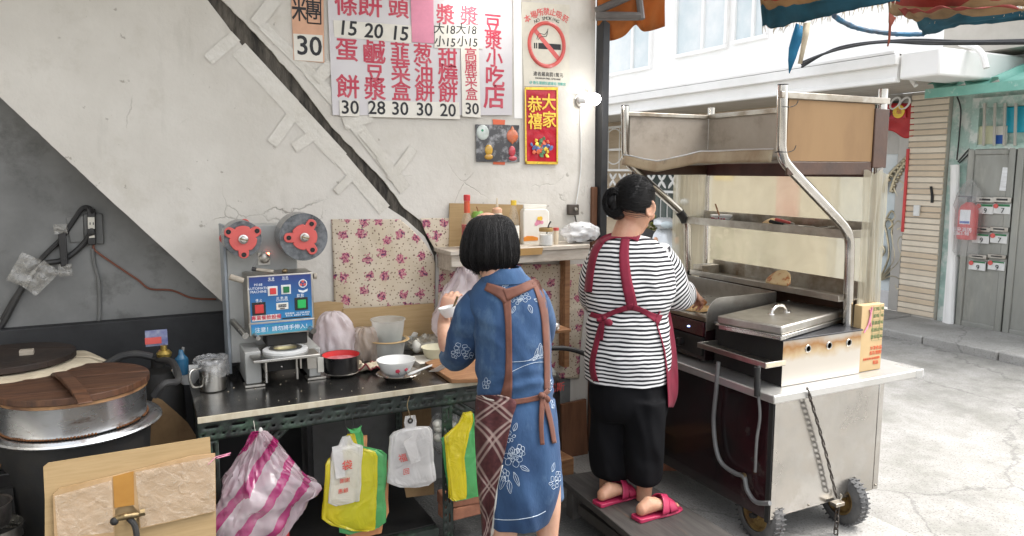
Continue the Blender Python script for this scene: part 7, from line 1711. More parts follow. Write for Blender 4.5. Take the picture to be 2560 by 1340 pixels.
# griddle
gd = thing('griddle', 'steel griddle with tall splash guards on a black gas burner', 'griddle', (2.8, 3.25, TZ))
gx0, gx1, gy0, gy1 = 2.56, 3.04, 2.90, 3.66
def gp_(name, m, mb, bev=.003, parent=None, **k): return build(mb, name, M[m] if isinstance(m, str) else m, parent or gd, bevel=bev, **k)
gp_('burner_body', 'black_gloss', MB().bb((gx0 + .01, gy0 + .01, TZ + .012), (gx1, gy1, .975)))
for x in (gx0 + .04, gx1 - .04):
    for y in (gy0 + .05, gy1 - .05): gp_('foot', 'rubber', MB().cyl((x, y, TZ + .001), (x, y, TZ + .0115), .02), 0)
gp_('plate', mat('griddle_plate', (.34, .30, .24), .3, .8, c2=(.2, .17, .13), sc=5), MB().bb((gx0, gy0, .977), (gx1, gy1, 1.0)))
def guard(pts, d, nm): gp_(nm, 'steel_dull', MB().prism(pts, d), .001)
pr = [(gx0 + .004, gy0 - .003, .995)] + [(gx0 + .004 + .085 * (1 - math.cos(a * math.pi / 16)), gy0 - .003, 1.0 + .10 * math.sin(a * math.pi / 16)) for a in range(0, 9)] + [(gx1 + .004, gy0 - .003, 1.10), (gx1 + .004, gy0 - .003, .97), (gx0 + .004, gy0 - .003, .93)]
guard(pr, (0, .0029, 0), 'side_guard')
guard([(p[0], gy1 + .001, p[2]) for p in pr], (0, .003, 0), 'side_guard')
gp_('back_guard', 'steel_dull', MB().bb((gx1 + .001, gy0 + .0005, .97), (gx1 + .004, gy1, 1.10)), .001)
gp_('control_panel', mat('red_reflection_gloss', (.06, .008, .012), .12, coat=.4), MB().bb((gx0 - .004, gy0 + .012, .90), (gx0 + .009, gy1 - .01, .972)), .002)  # dark red colour stands in for red reflections on the black front
gp_('knob_panel', 'blackmatt', MB().bb((gx0 - .010, gy0 + .012, .80), (gx0 + .009, gy1 - .01, .893)), .002)
for y in (gy0 + .17, gy0 + .45): gp_('knob', 'black', MB().lathe([(.022, 0), (.022, .022), (.018, .026), (.001, .026)], (gx0 - .0105, y, .845), 18, -X), 0); 
gp_('pilot_window', emitter('pilot_flame', (.25, .4, 1), 1.2), MB().ball((gx0 - .004, gy0 + .12, .935), (.006, .012, .005), 10, 6), 0)
fbd = thing('flatbread', 'round egg flatbread frying on the griddle under her hand', 'flatbread', (2.72, 3.12, 1.001))
fb = MB()
for i in range(9):
    for j in range(40):
        a = 2 * math.pi * j / 40; rr = .105 * i / 8 * (1 + .06 * noise.noise(V((math.cos(a) * 2, math.sin(a) * 2, 4))))
        fb.v.append(V((2.70 + math.cos(a) * rr, 3.12 + math.sin(a) * rr * 1.15, 1.003 + .008 * (1 - (i / 8) ** 3) + .005 * noise.noise(V((math.cos(a) * i, math.sin(a) * i, 1))))))
for i in range(8):
    for j in range(40): fb.f.append((i * 40 + j, i * 40 + (j + 1) % 40, (i + 1) * 40 + (j + 1) % 40, (i + 1) * 40 + j))
build(fb, 'dough', M['food'], fbd, ang=180)
fl = build(MB().ball((2.76, 3.17, 1.022), (.045, .035, .016), 18, 10).warp(.012, 50), 'filling', mat('pork_filling', (.36, .15, .04), .6, c2=(.2, .07, .02), sc=50, bump=.5), fbd)
# stove box with tray
bx = thing('burner_box', 'heat stained steel burner box with three round holes', 'stove', (2.86, 2.68, TZ))
def bp_(name, m, mb, bev=.002, parent=None, **k): return build(mb, name, M[m] if isinstance(m, str) else m, parent or bx, bevel=bev, **k)
bx0, bx1, by0, by1, bz1 = 2.60, 3.12, 2.42, 2.87, .972
fz = MB()      # front plate with three real round holes
hx = [bx0 + .16, bx0 + .30, bx0 + .435]; hz = .922; hr = .013
xs = [bx0]
for h in hx: xs += [h - .03, h + .03]
xs.append(bx1)
for i in range(0, len(xs), 2): fz.add([(xs[i], by0, TZ + .002), (xs[i + 1], by0, TZ + .002), (xs[i + 1], by0, bz1), (xs[i], by0, bz1)], [(0, 1, 2, 3)])
for h in hx:
    fz.add([(h - .03, by0, TZ + .002), (h + .03, by0, TZ + .002), (h + .03, by0, hz - .03), (h - .03, by0, hz - .03)], [(0, 1, 2, 3)]); fz.add([(h - .03, by0, hz + .03), (h + .03, by0, hz + .03), (h + .03, by0, bz1), (h - .03, by0, bz1)], [(0, 1, 2, 3)])
    ring_i = [(h + math.cos(2 * math.pi * k / 24) * hr, by0, hz + math.sin(2 * math.pi * k / 24) * hr) for k in range(24)]
    ring_o = []
    for k in range(24):
        c, s = math.cos(2 * math.pi * k / 24), math.sin(2 * math.pi * k / 24); q = .03 / max(abs(c), abs(s)); ring_o.append((h + c * q, by0, hz + s * q))
    fz.add(ring_i + ring_o, [(k, (k + 1) % 24, 24 + (k + 1) % 24, 24 + k) for k in range(24)])
def heat():
    m, t, P, N, L = newmat('heat_tinted_front'); P.inputs['Metallic'].default_value = .75
    tc = N('TexCoord'); sp = N('SeparateXYZ'); L(tc.outputs['Object'], sp.inputs[0]); n = N('TexNoise'); n.inputs['Scale'].default_value = 9; n.inputs['Detail'].default_value = 6; L(tc.outputs['Object'], n.inputs['Vector'])
    ad = N('Math'); ad.operation = 'MULTIPLY_ADD'; L(n.outputs['Fac'], ad.inputs[0]); ad.inputs[1].default_value = .10; L(sp.outputs['Z'], ad.inputs[2])
    rp = ramp(N, [(.0, (.62, .58, .52)), (.55, (.62, .57, .50)), (.70, (.55, .42, .26)), (.82, (.38, .20, .08)), (.93, (.46, .38, .30)), (1, (.5, .47, .43))]); mr = N('MapRange'); mr.inputs['From Min'].default_value = .04; mr.inputs['From Max'].default_value = .27
    L(ad.outputs[0], mr.inputs['Value']); L(mr.outputs[0], rp.inputs[0]); L(rp.outputs[0], P.inputs['Base Color']); P.inputs['Roughness'].default_value = .38
    return m
bp_('front_plate', heat(), fz, 0, rec=False, ang=180)
for h in hx: bp_('hole_ring', 'steel', MB().torus((h, by0 - .001, hz), hr + .003, .0035, Y, 24, 6), 0)
bp_('side_plate', 'blackmatt', MB().bb((bx0, by0 + .003, TZ + .002), (bx0 + .003, by1, bz1))); bp_('side_plate', 'steel_old', MB().bb((bx1 - .003, by0 + .003, TZ + .002), (bx1, by1, bz1)))
bp_('back_plate', 'steel_old', MB().bb((bx0 + .003, by1 - .003, TZ + .002), (bx1 - .003, by1, bz1)))
bp_('top_plate', mat('dark_plate', (.06, .06, .065), .4, .5), MB().bb((bx0 - .01, by0 - .005, bz1 + .001), (bx1 + .006, by1 + .01, bz1 + .009)), .002)
mb = MB(); dx0, dx1, dy0, dy1, dz = 2.475, bx0 - .001, 2.40, 2.86, .865
mb.bb((dx0, dy0, dz), (dx0 + .012, dy1, dz + .026)); mb.bb((dx0 + .0125, dy0, dz), (dx1, dy0 + .012, dz + .026)); mb.bb((dx0 + .0125, dy1 - .012, dz), (dx1, dy1, dz + .026)); mb.bb((dx0 + .0125, dy0 + .0125, dz), (dx1, dy1 - .0125, dz + .004))
bp_('drip_tray', 'steel_dull', mb, .002)
bp_('drip_tray_label', 'rag', MB().bb((dx0 + .002, dy0 - .003, dz + .004), (dx1 - .002, dy0 - .0005, dz + .024)), .001)
ty = thing('lidded_tray', 'big rectangular steel tray with handled lid on the burner box', 'tray', (2.82, 2.63, .985))
Mt = Matrix.Translation((2.555, 2.385, .985)) @ Matrix.Rotation(R(15), 4, 'Z')
def tp_(name, m, mb, bev=.003): return build(mb.xf(Mt), name, M[m], ty, bevel=bev)
tp_('tray_body', 'steel', MB().bb((.012, .012, 0), (.638, .338, .02)))
tp_('lid_rim', 'steel', MB().bb((0, 0, .0205), (.65, .35, .026)), .002)
tp_('lid', 'steel_dull', MB().bb((.006, .006, .0265), (.644, .344, .067)), .008)
hm_ = MB().tube(cat([(.24, .19, .068), (.25, .188, .09), (.28, .182, .104), (.315, .174, .10), (.335, .17, .085), (.34, .168, .068)], 5), .009, 10)
tp_('lid_handle', 'chrome', hm_, 0)
for x, y in ((.236, .191), (.345, .167)): tp_('handle_plate', 'chrome', MB().lathe([(.001, 0), (.018, 0), (.017, .003), (.001, .004)], (x, y, .0673), 16), 0)
# things on the shelves
SU = 1.4245
def onup(u, v=575, x=3.15): p = PX(u, v, x); return V((x, p.y, SU + .0006))
p = onup(1802); spb = thing('shelf_bowl', 'patterned white bowl with wooden spoon on the upper cart shelf', 'bowl', p)
build(MB().lathe([(.001, .002), (.03, 0), (.034, .006), (.062, .045), (.066, .056), (.063, .055), (.05, .03), (.001, .01)], p, 32), 'body', M['porcelain'], spb)
for k in range(9):
    a = math.pi + (k - 4) * .28; build(MB().ball(p + V((math.cos(a) * .0565, math.sin(a) * .0565, .036 + .006 * math.sin(k * 2.3))), (.009, .005, .006), 8, 6, ax=Z), 'red_pattern', M['ink_red'], spb)
build(MB().tube([p + V((0, 0, .02)), p + V((-.01, .045, .12))], .005, 8), 'spoon', M['wood'], spb)
p = onup(1917, 575, 3.12)
def halfbread(p, r, tilt, label, sy=1):
    mb = MB().loft([(V((0, 0, 0)), V((.001, 0, 0)), V((0, .001, 0)))] + [(V((0, 0, r * .02)), V((.02, 0, 0)), Y * r * .92)] + [(V((.004 * i, 0, r * (.08 + .92 * i / 10))), V((.022 * (1 - (i / 11) ** 2), 0, 0)), Y * r * math.sqrt(max(.002, 1 - (i / 10.3) ** 2))) for i in range(1, 11)], 24)
    mb.warp(.004, 40); mb.xf(Matrix.Translation(p) @ Matrix.Rotation(tilt, 4, 'Y'))
    return prop(build(mb, 'folded_flatbread', mat('pale_flatbread', (.62, .46, .25), .7, c2=(.56, .38, .18), sc=8, c3=(.40, .14, .045), sc3=22, lo3=.52, hi3=.6), ang=180, loc=p), label, 'flatbread')
halfbread(p, .07, .25, 'pale folded flatbread leaning on the upper cart shelf')
p = PX(1943, 697, 3.055); halfbread(V((3.052, p.y, SZ2 + .031)), .083, .12, 'browned folded flatbread standing on the lower cart shelf')
def utensil(name, label, a, b, w_, m, blade):
    t = thing(name, label, 'kitchen tool', a); d = (b - a)
    build(MB().tube([a, a + d * .42], [.010, .008], 10), 'handle', M[m], t)
    build(MB().tube([a + d * .42, a + d * .52], .005, 8), 'neck', M['steel_dull'], t)
    if blade == 'tongs':
        for s_ in (-1, 1): build(MB().tube([a + d * .5, a + d * .75 + V((.012 * s_, 0, .006)), b + V((.004 * s_, 0, 0))], .005, 8), 'arm', M['steel_dull'], t)
    elif blade == 'fork':
        for k in range(4): build(MB().tube(cat([a + d * .5, a + d * .72 + V((.012 * (k - 1.5), 0, .006)), b + V((.013 * (k - 1.5), 0, .012))], 4), .004, 6), 'tine', M['steel'], t)
    else: build(MB().box(a + d * .76, (w_, (b - a).length * .45, .004)), 'blade', M['steel_dull'], t, bevel=.001)
utensil('spatula', 'reddish handled spatula lying on the upper cart shelf', onup(1940, 545, 3.13) + V((0, 0, .055)), onup(2030, 568, 3.15) + V((0, 0, .022)), .05, 'coral', 'blade')
utensil('tongs', 'dark handled tongs along the front of the upper cart shelf', onup(1925, 558, 3.10) + V((0, 0, .045)), onup(2010, 575, 3.10) + V((0, 0, .020)), .03, 'blackmatt', 'tongs')
utensil('serving_fork', 'steel serving fork at the right end of the upper cart shelf', onup(2010, 575, 3.12) + V((0, 0, .025)), onup(2078, 575, 3.13) + V((0, 0, .03)), .03, 'steel_dull', 'fork')
# carton
cn = thing('carton', 'tan carton printed in red and green at the cart end', 'carton', (3.19, 2.45, TZ))
kx0, kx1, kz1 = 3.128, PY(2202, 900, 2.43).x, PY(2165, 764, 2.43).z
build(MB().bb((kx0, 2.43, TZ + .001), (kx1, 2.475, kz1)), 'box', M['carton'], cn, bevel=.002)
def kp(fu, fv): return V((kx0 + (kx1 - kx0) * fu, 2.4288, kz1 - (kz1 - TZ) * fv))
for i, s_ in enumerate(('口味', '原味', '蔥抓餅', '蛋餅皮', '蘿蔔糕')):
    text(s_, .022, kp(.66, .07 + .105 * i), M['ink_green'], cn); text('味', .02, kp(.93, .07 + .105 * i), M['ink_green'], cn)
    build(MB().bb(kp(.5, .122 + .105 * i) - V((0, .0004, 0)), kp(1, .125 + .105 * i)), 'printed_line', M['ink_green'], cn)
for fu in (.5, .82): build(MB().bb(kp(fu, .02) - V((0, .0004, 0)), kp(fu + .012, .545)), 'printed_line', M['ink_green'], cn)
for s_, fu, fv, h in (('冷凍食品', .73, .66, .022), ('保存期限', .72, .735, .022), ('高雄市鼓山區明誠路', .55, .815, .0135), ('電話', .75, .885, .022)): text(s_, h, kp(fu, fv), M['ink_orange'], cn, bold=.013)
for pts in ([(.32, .06), (.38, .17), (.30, .28), (.12, .40)], [(.42, .03), (.36, .15), (.30, .27), (.22, .36)], [(.33, .2), (.42, .32)]): build(MB().tube(cat([kp(*q) - V((0, .003, 0)) for q in pts], 5), .0035, 6), 'pink_ribbon', M['pink_paper'], cn)
# ================================================ the lane: scooter, plants, banners, awnings
# striped tarpaulin overhead
def tarp_mat(name, stops):
    m, t, P, N, L = newmat(name)
    uv = N('UVMap'); sp = N('SeparateXYZ'); L(uv.outputs[0], sp.inputs[0]); tc = N('TexCoord')
    n = N('TexNoise'); n.inputs['Scale'].default_value = 9; n.inputs['Detail'].default_value = 5; L(tc.outputs['Object'], n.inputs['Vector'])
    ad = N('Math'); ad.operation = 'MULTIPLY_ADD'; L(n.outputs['Fac'], ad.inputs[0]); ad.inputs[1].default_value = .05; L(sp.outputs['Y'], ad.inputs[2])
    rp = ramp(N, stops, 'CONSTANT'); L(ad.outputs[0], rp.inputs[0])
    mx = N('MixRGB'); mx.blend_type = 'MULTIPLY'; mx.inputs[0].default_value = .8; L(rp.outputs[0], mx.inputs[1]); r2_ = ramp(N, [(.3, (.5, .48, .45)), (.6, (1, 1, 1))]); L(n.outputs['Fac'], r2_.inputs[0]); L(r2_.outputs[0], mx.inputs[2])
    L(mx.outputs[0], P.inputs['Base Color']); P.inputs['Roughness'].default_value = .7
    tl = N('BsdfTranslucent'); L(mx.outputs[0], tl.inputs[0]); ms = N('MixShader'); ms.inputs[0].default_value = .35; L(P.outputs[0], ms.inputs[1]); L(tl.outputs[0], ms.inputs[2]); L(ms.outputs[0], t.nodes['Material Output'].inputs[0])
    return m
BL, TN, RD = (.02, .11, .16), (.34, .22, .11), (.30, .05, .035)
def tarp(name, label, hem, stops, z0=2.50, z1=2.78, top=-130, seed=0):
    hc = cat(hem, 6); mb = MB(); uv = []; n = len(hc) - 1; rows = 14
    for j in range(rows + 1):
        t = j / rows
        for i, (u, v) in enumerate(hc):
            vt = top + (v - 40) * .2; p = PZ(u, v, z0); q = PZ(u - 60 * t, vt, z1)
            p = p * (1 - t) + q * t; k = noise.noise(V((i * .35 + seed, j * .3, seed)))
            if j == 0: p = p + V((0, 0, .012 * noise.noise(V((i * 1.7, seed, 3)))))
            mb.v.append(p + Z * k * .03 * (1 if j else .5)); uv.append((i / n, t))
    for j in range(rows):
        for i in range(n): mb.f.append((j * (n + 1) + i, j * (n + 1) + i + 1, (j + 1) * (n + 1) + i + 1, (j + 1) * (n + 1) + i))
    o_ = build(mb, name, tarp_mat(name + '_cloth', stops), rec=False, uvf=uv, ang=180, solid=.003); return prop(o_, label, 'tarpaulin'), [mb.v[i] for i in range(n + 1)]
ta, ha_ = tarp('striped_tarpaulin', 'frayed blue, tan and red striped tarpaulin overhead left of the blue rag', [(1906, 66), (1942, 68), (2000, 56), (2060, 42), (2150, 22), (2250, 2)], [(0, BL), (.30, TN), (.42, RD), (.66, BL), (.8, TN)])
tb, hb_2 = tarp('striped_tarpaulin', 'rust red tarpaulin strip with frayed tan hem at the top right', [(2222, 32), (2300, 44), (2400, 32), (2480, 22), (2600, 12)], [(0, TN), (.17, RD), (.7, BL)], seed=5)
tc_, hc_ = tarp('striped_tarpaulin', 'teal tarpaulin edge sagging from the right frame corner', [(2306, 88), (2330, 84), (2400, 66), (2480, 58), (2600, 46)], [(0, BL), (.6, TN), (.9, RD)], z0=2.44, z1=2.50, top=14, seed=9)
for o_, h_, nf, ln in ((ta, ha_, 60, .035), (tb, hb_2, 70, .045)):
    mb = MB(); random.seed(3)
    for k in range(nf):
        f = random.random() * (len(h_) - 1.01); i = int(f); p = h_[i] * (1 - f + i) + h_[i + 1] * (f - i); mb.tube([p, p + V((random.uniform(-.01, .01), random.uniform(-.01, .01), -random.uniform(.2, 1) * ln))], [.0022, .001], 4)
    build(mb, 'frayed_threads', M['rag'], o_, ang=180, kind='stuff')
def rag_strip(name, label, L_, Rr, z, m, th=.004):
    n = len(L_); P = [PZ(L_[0][0], L_[0][1], z)]
    base = P[0]; nrm = V((base.x, base.y, 0)).normalized()
    vs = []
    for (a, b) in zip(L_, Rr):
        for q in (a, b): vs.append(PN(q[0], q[1], base, nrm) + nrm * .015 * noise.noise(V((q[0] * .1, q[1] * .05, 1))))
    return prop(build(MB().add(vs, [(2 * i, 2 * i + 1, 2 * i + 3, 2 * i + 2) for i in range(n - 1)]), name, m, rec=False, solid=th, ang=180), label, 'cloth')
rag_strip('blue_rag', 'torn blue rag hanging from the striped tarpaulin', [(1990, 58), (1980, 90), (1972, 120), (1970, 150), (1972, 182)], [(2008, 66), (2008, 95), (1998, 120), (1990, 145), (1974, 184)], 2.50, mat('blue_rag', (.02, .20, .38), .8, c2=(.015, .14, .3), sc=14))
rag_strip('tan_rag', 'dirty tan rag hanging beside the blue rag', [(2008, 58), (2006, 90), (2000, 130), (1994, 160)], [(2027, 55), (2021, 92), (2012, 130), (2005, 160)], 2.49, M['rag'])
rag_strip('rust_rag', 'thin rust red shred hanging from the red tarpaulin', [(2222, 30), (2222, 60), (2220, 100), (2217, 116)], [(2240, 45), (2228, 66), (2226, 100), (2221, 116)], 2.50, mat('rust_rag', (.28, .07, .04), .8))
cr = build(MB().tube(cat([PZ(u, v, 2.46) for u, v in ((2085, 40), (2110, 56), (2150, 72), (2210, 82), (2260, 86), (2310, 86))], 8), .012, 8).warp(.004, 60), 'twisted_cord', mat('dark_cord', (.05, .07, .10), .8, c2=(.02, .16, .3), sc=6)); prop(cr, 'twisted dark cord tied between the two tarpaulins', 'cord')
# orange awning by the post
oa = thing('orange_awning', 'orange cloth awning with grey arms beside the dark corner post', 'awning', C0 + ray(1580, 60) * 4.4)
def OA(u, v, d=4.4): return C0 + ray(u, v) * d
hem = cat([(1494, 88), (1522, 102), (1560, 90), (1588, 62), (1606, 78), (1630, 76), (1662, 66)], 5)
def oaf(u, v):
    k = u * (len(hem) - 1); i = min(int(k), len(hem) - 2); f = k - i; uu, vv = [hem[i][j] * (1 - f) + hem[i + 1][j] * f for j in range(2)]
    vt = -120; d = 4.40 - .35 * v + .05 * noise.noise(V((u * 6, v * 2, 1)))
    return OA(uu, vv * (1 - v) + vt * v, d)
M['orange_cloth'] = tarp_mat('orange_cloth', [(0, (.42, .14, .025)), (.99, (.42, .14, .025))])
mbo = MB().sheet(oaf, 40, 12)
build(mbo, 'cloth', M['orange_cloth'], oa, rec=False, solid=.003, ang=180, uvf=[(0, .5)] * len(mbo.v))
for a, b, r in (((1490, 28), (1580, -12), .022), ((1490, 38), (1600, 40), .022), ((1596, -20), (1604, 48), .02), ((1490, 48), (1598, 48), .008)):
    build(MB().tube([OA(*a, 4.2), OA(*b, 4.2)], r, 8), 'arm', mat('awning_arm', (.09, .08, .075), .5, c2=(.14, .13, .12)), oa)
# scooter parked by the wall
sx = 6.6; sp0 = PX(1650, 600, sx)
sct = thing('scooter', 'silver scooter parked across the lane behind the striped woman', 'scooter', (sx, sp0.y, 0))
M['silver'] = mat('silver_paint', (.62, .64, .65), .25, .3, c2=(.55, .57, .58), coat=.6); M['dark_plastic'] = mat('dark_plastic', (.04, .04, .042), .5)
# built along its own axis (front = -y towards the viewer side), then turned
Ms = Matrix.Translation((sx + .12, sp0.y + .2, 0)) @ Matrix.Rotation(R(-24), 4, 'Z')
def so_(name, m, mb, parent=None, bev=0, ang=50): return build(mb.xf(Ms), name, M[m], parent or sct, bevel=bev, ang=ang)
for y in (-.58, .62):
    wh = so_('wheel', 'rubber', MB().torus((0, y, .22), .175, .045, X, 30, 10)); so_('rim', 'silver', MB().lathe([(.13, -.02), (.12, .02), (.03, .03), (.03, -.03), (.13, -.02)], (0, y, .22), 20, X), wh)
so_('front_fender', 'silver', MB().loft([((0, -.78, .36), X * .03, Z * .03), ((0, -.68, .43), X * .06, Z * .035), ((0, -.55, .455), X * .07, Z * .03), ((0, -.42, .42), X * .05, Z * .02)], 16))
so_('front_cowl', 'silver', MB().loft([((0, -.44, .34), X * .14, Y * .05), ((0, -.47, .5), X * .19, Y * .07), ((0, -.43, .70), X * .21, Y * .08), ((0, -.38, .86), X * .16, Y * .07), ((0, -.34, .95), X * .09, Y * .05)], 24))
so_('handlebar_cover', 'silver', MB().loft([((0, -.40, .94), X * .10, Y * .07), ((0, -.40, 1.0), X * .17, Y * .10), ((0, -.36, 1.06), X * .16, Y * .09), ((0, -.32, 1.09), X * .08, Y * .05)], 24))
so_('headlight', 'pale_pane', MB().ball((0, -.485, 1.0), (.09, .04, .05), 16, 10, ax=Z, ref=X))
so_('handlebar', 'dark_plastic', MB().tube(cat([(-.36, -.22, 1.03), (-.2, -.30, 1.05), (0, -.34, 1.05), (.2, -.30, 1.05), (.36, -.22, 1.03)], 5), .016, 8))
for s_ in (-1, 1):
    so_('mirror_stem', 'dark_plastic', MB().tube(cat([(s_ * .2, -.3, 1.06), (s_ * .24, -.3, 1.2), (s_ * .28, -.28, 1.27)], 4), .008, 6)); so_('mirror', 'silver', MB().ball((s_ * .30, -.28, 1.31), (.07, .02, .05), 14, 8, ax=Z, ref=X)); so_('indicator', 'orange_paper', MB().ball((s_ * .15, -.47, .78), (.035, .02, .05), 10, 8, ax=Z, ref=X))
so_('floor_board', 'dark_plastic', MB().bb((-.14, -.40, .28), (.14, .12, .33)), bev=.02)
so_('body', 'silver', MB().loft([((0, .06, .40), X * .12, Z * .10), ((0, .2, .52), X * .17, Z * .17), ((0, .5, .60), X * .17, Z * .15), ((0, .8, .68), X * .10, Z * .09), ((0, .92, .72), X * .04, Z * .04)], 20))
so_('seat', 'dark_plastic', MB().loft([((0, .04, .70), X * .08, Z * .03), ((0, .2, .74), X * .13, Z * .05), ((0, .55, .78), X * .14, Z * .05), ((0, .85, .82), X * .08, Z * .03)], 18))
so_('engine', 'dark_plastic', MB().bb((-.12, .35, .2), (.10, .72, .36)), bev=.03)
# leafy plant by the wall
def plant(p, h, r, n, label, seed, c):
    t = thing('leafy_plant', label, 'plant', p); random.seed(seed); lf = MB(); st_ = MB()
    for k in range(7):
        a = random.random() * 6.28; q = p + V((math.cos(a) * r * .5, math.sin(a) * r * .5, h * random.uniform(.6, 1))); st_.tube([p + V((math.cos(a) * .03, math.sin(a) * .03, 0)), (p + q) / 2 + V((0, 0, .05)), q], [.01, .007, .003], 5)
    for k in range(n):
        a = random.random() * 6.28; z = random.uniform(.15, 1); rr = r * math.sqrt(random.random()) * (1.1 - .6 * abs(z - .55)); c0 = p + V((math.cos(a) * rr, math.sin(a) * rr, h * z)); d = V((math.cos(a) + random.uniform(-.6, .6), math.sin(a) + random.uniform(-.6, .6), random.uniform(-.5, .7))).normalized(); s_ = d.cross(Z).normalized() * random.uniform(.018, .035); l = random.uniform(.07, .13)
        lf.add([c0, c0 + d * l * .5 + s_ + Z * .012, c0 + d * l - Z * .02, c0 + d * l * .5 - s_ + Z * .012], [(0, 1, 2, 3)])
    build(st_, 'stem', M['wood'], t); build(lf, 'foliage', mat('leaf_green', c, .5, c2=tuple(x * .5 for x in c), sc=8), t, rec=False, ang=180, kind='stuff')
    build(MB().lathe([(.001, -.22), (.10, -.22), (.14, -.02), (.15, 0), (.13, 0), (.12, -.03), (.001, -.04)], p, 24), 'pot', M['brick'], t)
q = PX(1626, 640, 7.6); plant(V((7.6, q.y, .31)), .62, .32, 420, 'yellow green potted plant behind the scooter', 4, (.22, .24, .03))
q = PX(1850, 690, 7.5); plant(V((7.5, q.y, .31)), .75, .42, 480, 'green potted plant seen blurred through the cart sheet', 8, (.10, .17, .04))
# red couplet paper and yellow notice on the far wall (seen through the sheet)
for u0, v0, u1, v1, m, lab, nm in ((1942, 435, 1992, 560, 'red', 'red paper strip on the far wall behind the cart sheet', 'red_paper'), (1785, 425, 1830, 452, 'gold', 'small yellow notice on the far wall behind the cart', 'yellow_notice')):
    a, b = PX(u0, v0, 8.0), PX(u1, v1, 8.0); prop(build(MB().bb((8.008, a.y, a.z), (8.0295, b.y, b.z)), nm, M[m]), lab, 'notice')
# red sign and cloth in the gate transom
gs = thing('red_hanging_sign', 'red festive sign with gold coin over the ornate gate', 'sign', F(2240, 335, .1))
def gq(u, v, off=.09): return F(u, v, off)
build(MB().sheet(lambda u, v: gq(2200 + 85 * u, 258 + (78 - 10 * math.sin(u * 6)) * v, .075) - X * .012 * noise.noise(V((u * 5, v * 4, 1))), 16, 14), 'red_cloth', mat('red_satin', (.52, .03, .03), .5, c2=(.42, .015, .02), sc=6), gs, rec=False, solid=.003, ang=180)
build(MB().prism([gq(u, v, .10) for u, v in ((2214, 264), (2265, 262), (2264, 294), (2214, 300))], (.006, 0, 0)), 'card', M['red_foil'], gs)
build(MB().lathe([(.001, 0), (.075, 0), (.075, .004), (.001, .004)], gq(2247, 279, .104), 24, -X), 'gold_coin', M['gold'], gs)
text('樂', .11, gq(2225, 283, .102), M['ink_black'], gs, ax=-Y); text('福', .07, gq(2247, 279, .1095), M['ink_red'], gs, ax=-Y)
for u in (2238, 2262): build(MB().torus(gq(u, 258, .10), .05, .012, X, 18, 6, sy=1.5), 'white_loop', M['white_paint'], gs)
# fire extinguisher in a plastic bag
fe_p = F(2416, 598, .12)
fe = thing('fire_extinguisher', 'red fire extinguisher hung in a clear bag on the pipe', 'fire extinguisher', fe_p)
ez0, ez1 = F(2416, 598, .12).z, F(2416, 505, .12).z; er = abs(F(2394, 560, .12).y - F(2438, 560, .12).y) / 2
build(MB().lathe([(.001, 0), (er * .95, 0), (er, .01), (er, ez1 - ez0 - .09), (er * .8, ez1 - ez0 - .04), (er * .3, ez1 - ez0), (.001, ez1 - ez0)], V((fe_p.x, fe_p.y, ez0)), 24), 'cylinder', M['red'], fe)
build(MB().bb((fe_p.x - .02, fe_p.y - .015, ez1), (fe_p.x + .02, fe_p.y + .015, ez1 + .05)).bb((fe_p.x - .012, fe_p.y - .02, ez1 + .05), (fe_p.x + .012, fe_p.y + .12, ez1 + .065)), 'valve_handle', M['blackmatt'], fe)
lbm = MB()
def lcyl(a0, a1, z0, z1, rr): 
    return lambda u, v: V((fe_p.x - math.cos(a0 + (a1 - a0) * u) * rr, fe_p.y - math.sin(a0 + (a1 - a0) * u) * rr, z0 + (z1 - z0) * v))
lbl = build(MB().sheet(lcyl(-.35, .75, ez0 + (ez1 - ez0) * .42, ez0 + (ez1 - ez0) * .80, er + .002), 12, 2), 'label', M['ink_white'], fe, rec=False)
build(MB().sheet(lcyl(-.3, .7, ez0 + (ez1 - ez0) * .44, ez0 + (ez1 - ez0) * .5, er + .004), 12, 1), 'blue_line', mat('label_print', (.05, .12, .4), .5), lbl, rec=False)
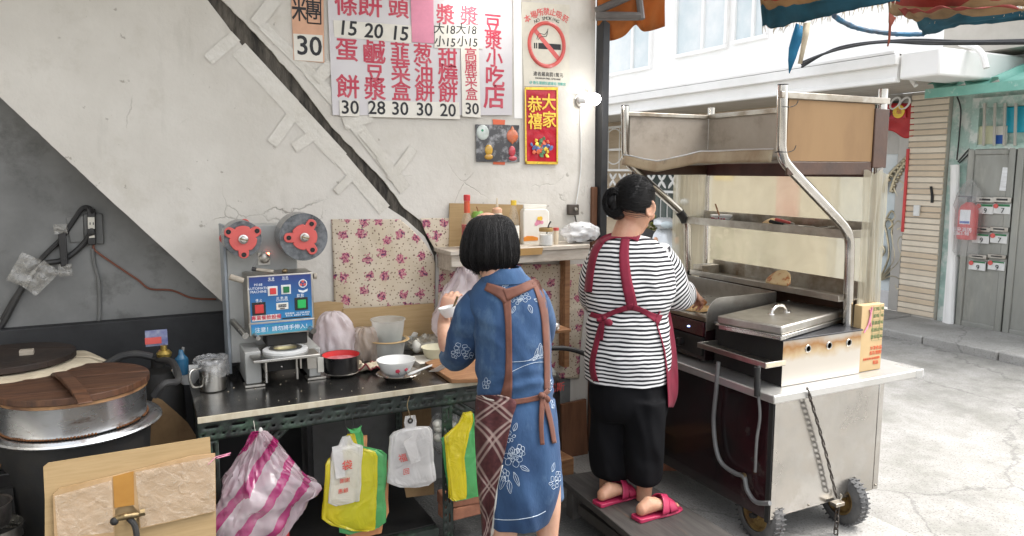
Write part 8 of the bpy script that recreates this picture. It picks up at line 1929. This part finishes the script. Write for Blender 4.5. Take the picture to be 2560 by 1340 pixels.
text('中央消防', .055, V((fe_p.x - er - .004, fe_p.y, ez0 + (ez1 - ez0) * .26)), M['ink_white'], fe, ax=-Y); text('2863-98', .05, V((fe_p.x - er - .004, fe_p.y, ez0 + (ez1 - ez0) * .16)), M['ink_white'], fe, ax=-Y)
bgm = MB()
for i, (z, r_) in enumerate(((ez0 - .17, er * 1.05), (ez0 - .12, er * 1.35), (ez0, er * 1.3), (ez0 + .3, er * 1.3), (ez1 - .05, er * 1.45), (ez1 + .10, er * 1.2), (ez1 + .18, er * .4))): pass
bag = MB().lathe([(er * 1.05, ez0 - .17), (er * 1.3, ez0 - .13), (er * 1.28, ez0), (er * 1.25, ez0 + .3), (er * 1.45, ez1 - .03), (er * 1.3, ez1 + .1), (er * .5, ez1 + .2), (er * .1, ez1 + .24)], V((fe_p.x, fe_p.y, 0)), 30)
build(bag.warp(.03, 9), 'plastic_bag', M['clear'], fe, ang=60)
# bricks by the cart wheels, crack
brick((2.66, 2.28, .009), (.15, .085, .035), .3, 'flat pink brick fragment lying in front of the cart wheel')
brick((2.66, 3.35, .009), (.17, .08, .055), -.5, 'red brick under the cart beside the red slippers')
# ---------------------------------------------------------------- turn lettering into plain meshes
bpy.context.view_layer.update()
dg = bpy.context.evaluated_depsgraph_get()
for o in [o for o in COL.objects if o.type == 'FONT']:
    me = bpy.data.meshes.new_from_object(o.evaluated_get(dg)); bd_w = o.data.get('bold', 0)
    if bd_w > .0004:
        vs0 = [v.co.copy() for v in me.vertices]; fs0 = [tuple(p.vertices) for p in me.polygons]; mt0 = me.materials[0]; q_ = MB()
        for k_ in range(5 if bd_w < .0012 else 9):
            a_ = k_ * math.pi / 4 * (2 if bd_w < .0012 else 1); of = V((0, 0, 0)) if k_ == 0 else V((math.cos(a_) * bd_w * .8, math.sin(a_) * bd_w * .8, .00006 * k_))
            q_.add([p + of for p in vs0], fs0)
        me = bpy.data.meshes.new('lettering'); me.from_pydata([tuple(p) for p in q_.v], [], q_.f); me.materials.append(mt0)
    q = bpy.data.objects.new('lettering', me); q.parent = o.parent; q.location = o.location; q.rotation_euler = o.rotation_euler; q.scale = o.scale
    COL.objects.link(q); cu = o.data; bpy.data.objects.remove(o); bpy.data.curves.remove(cu)
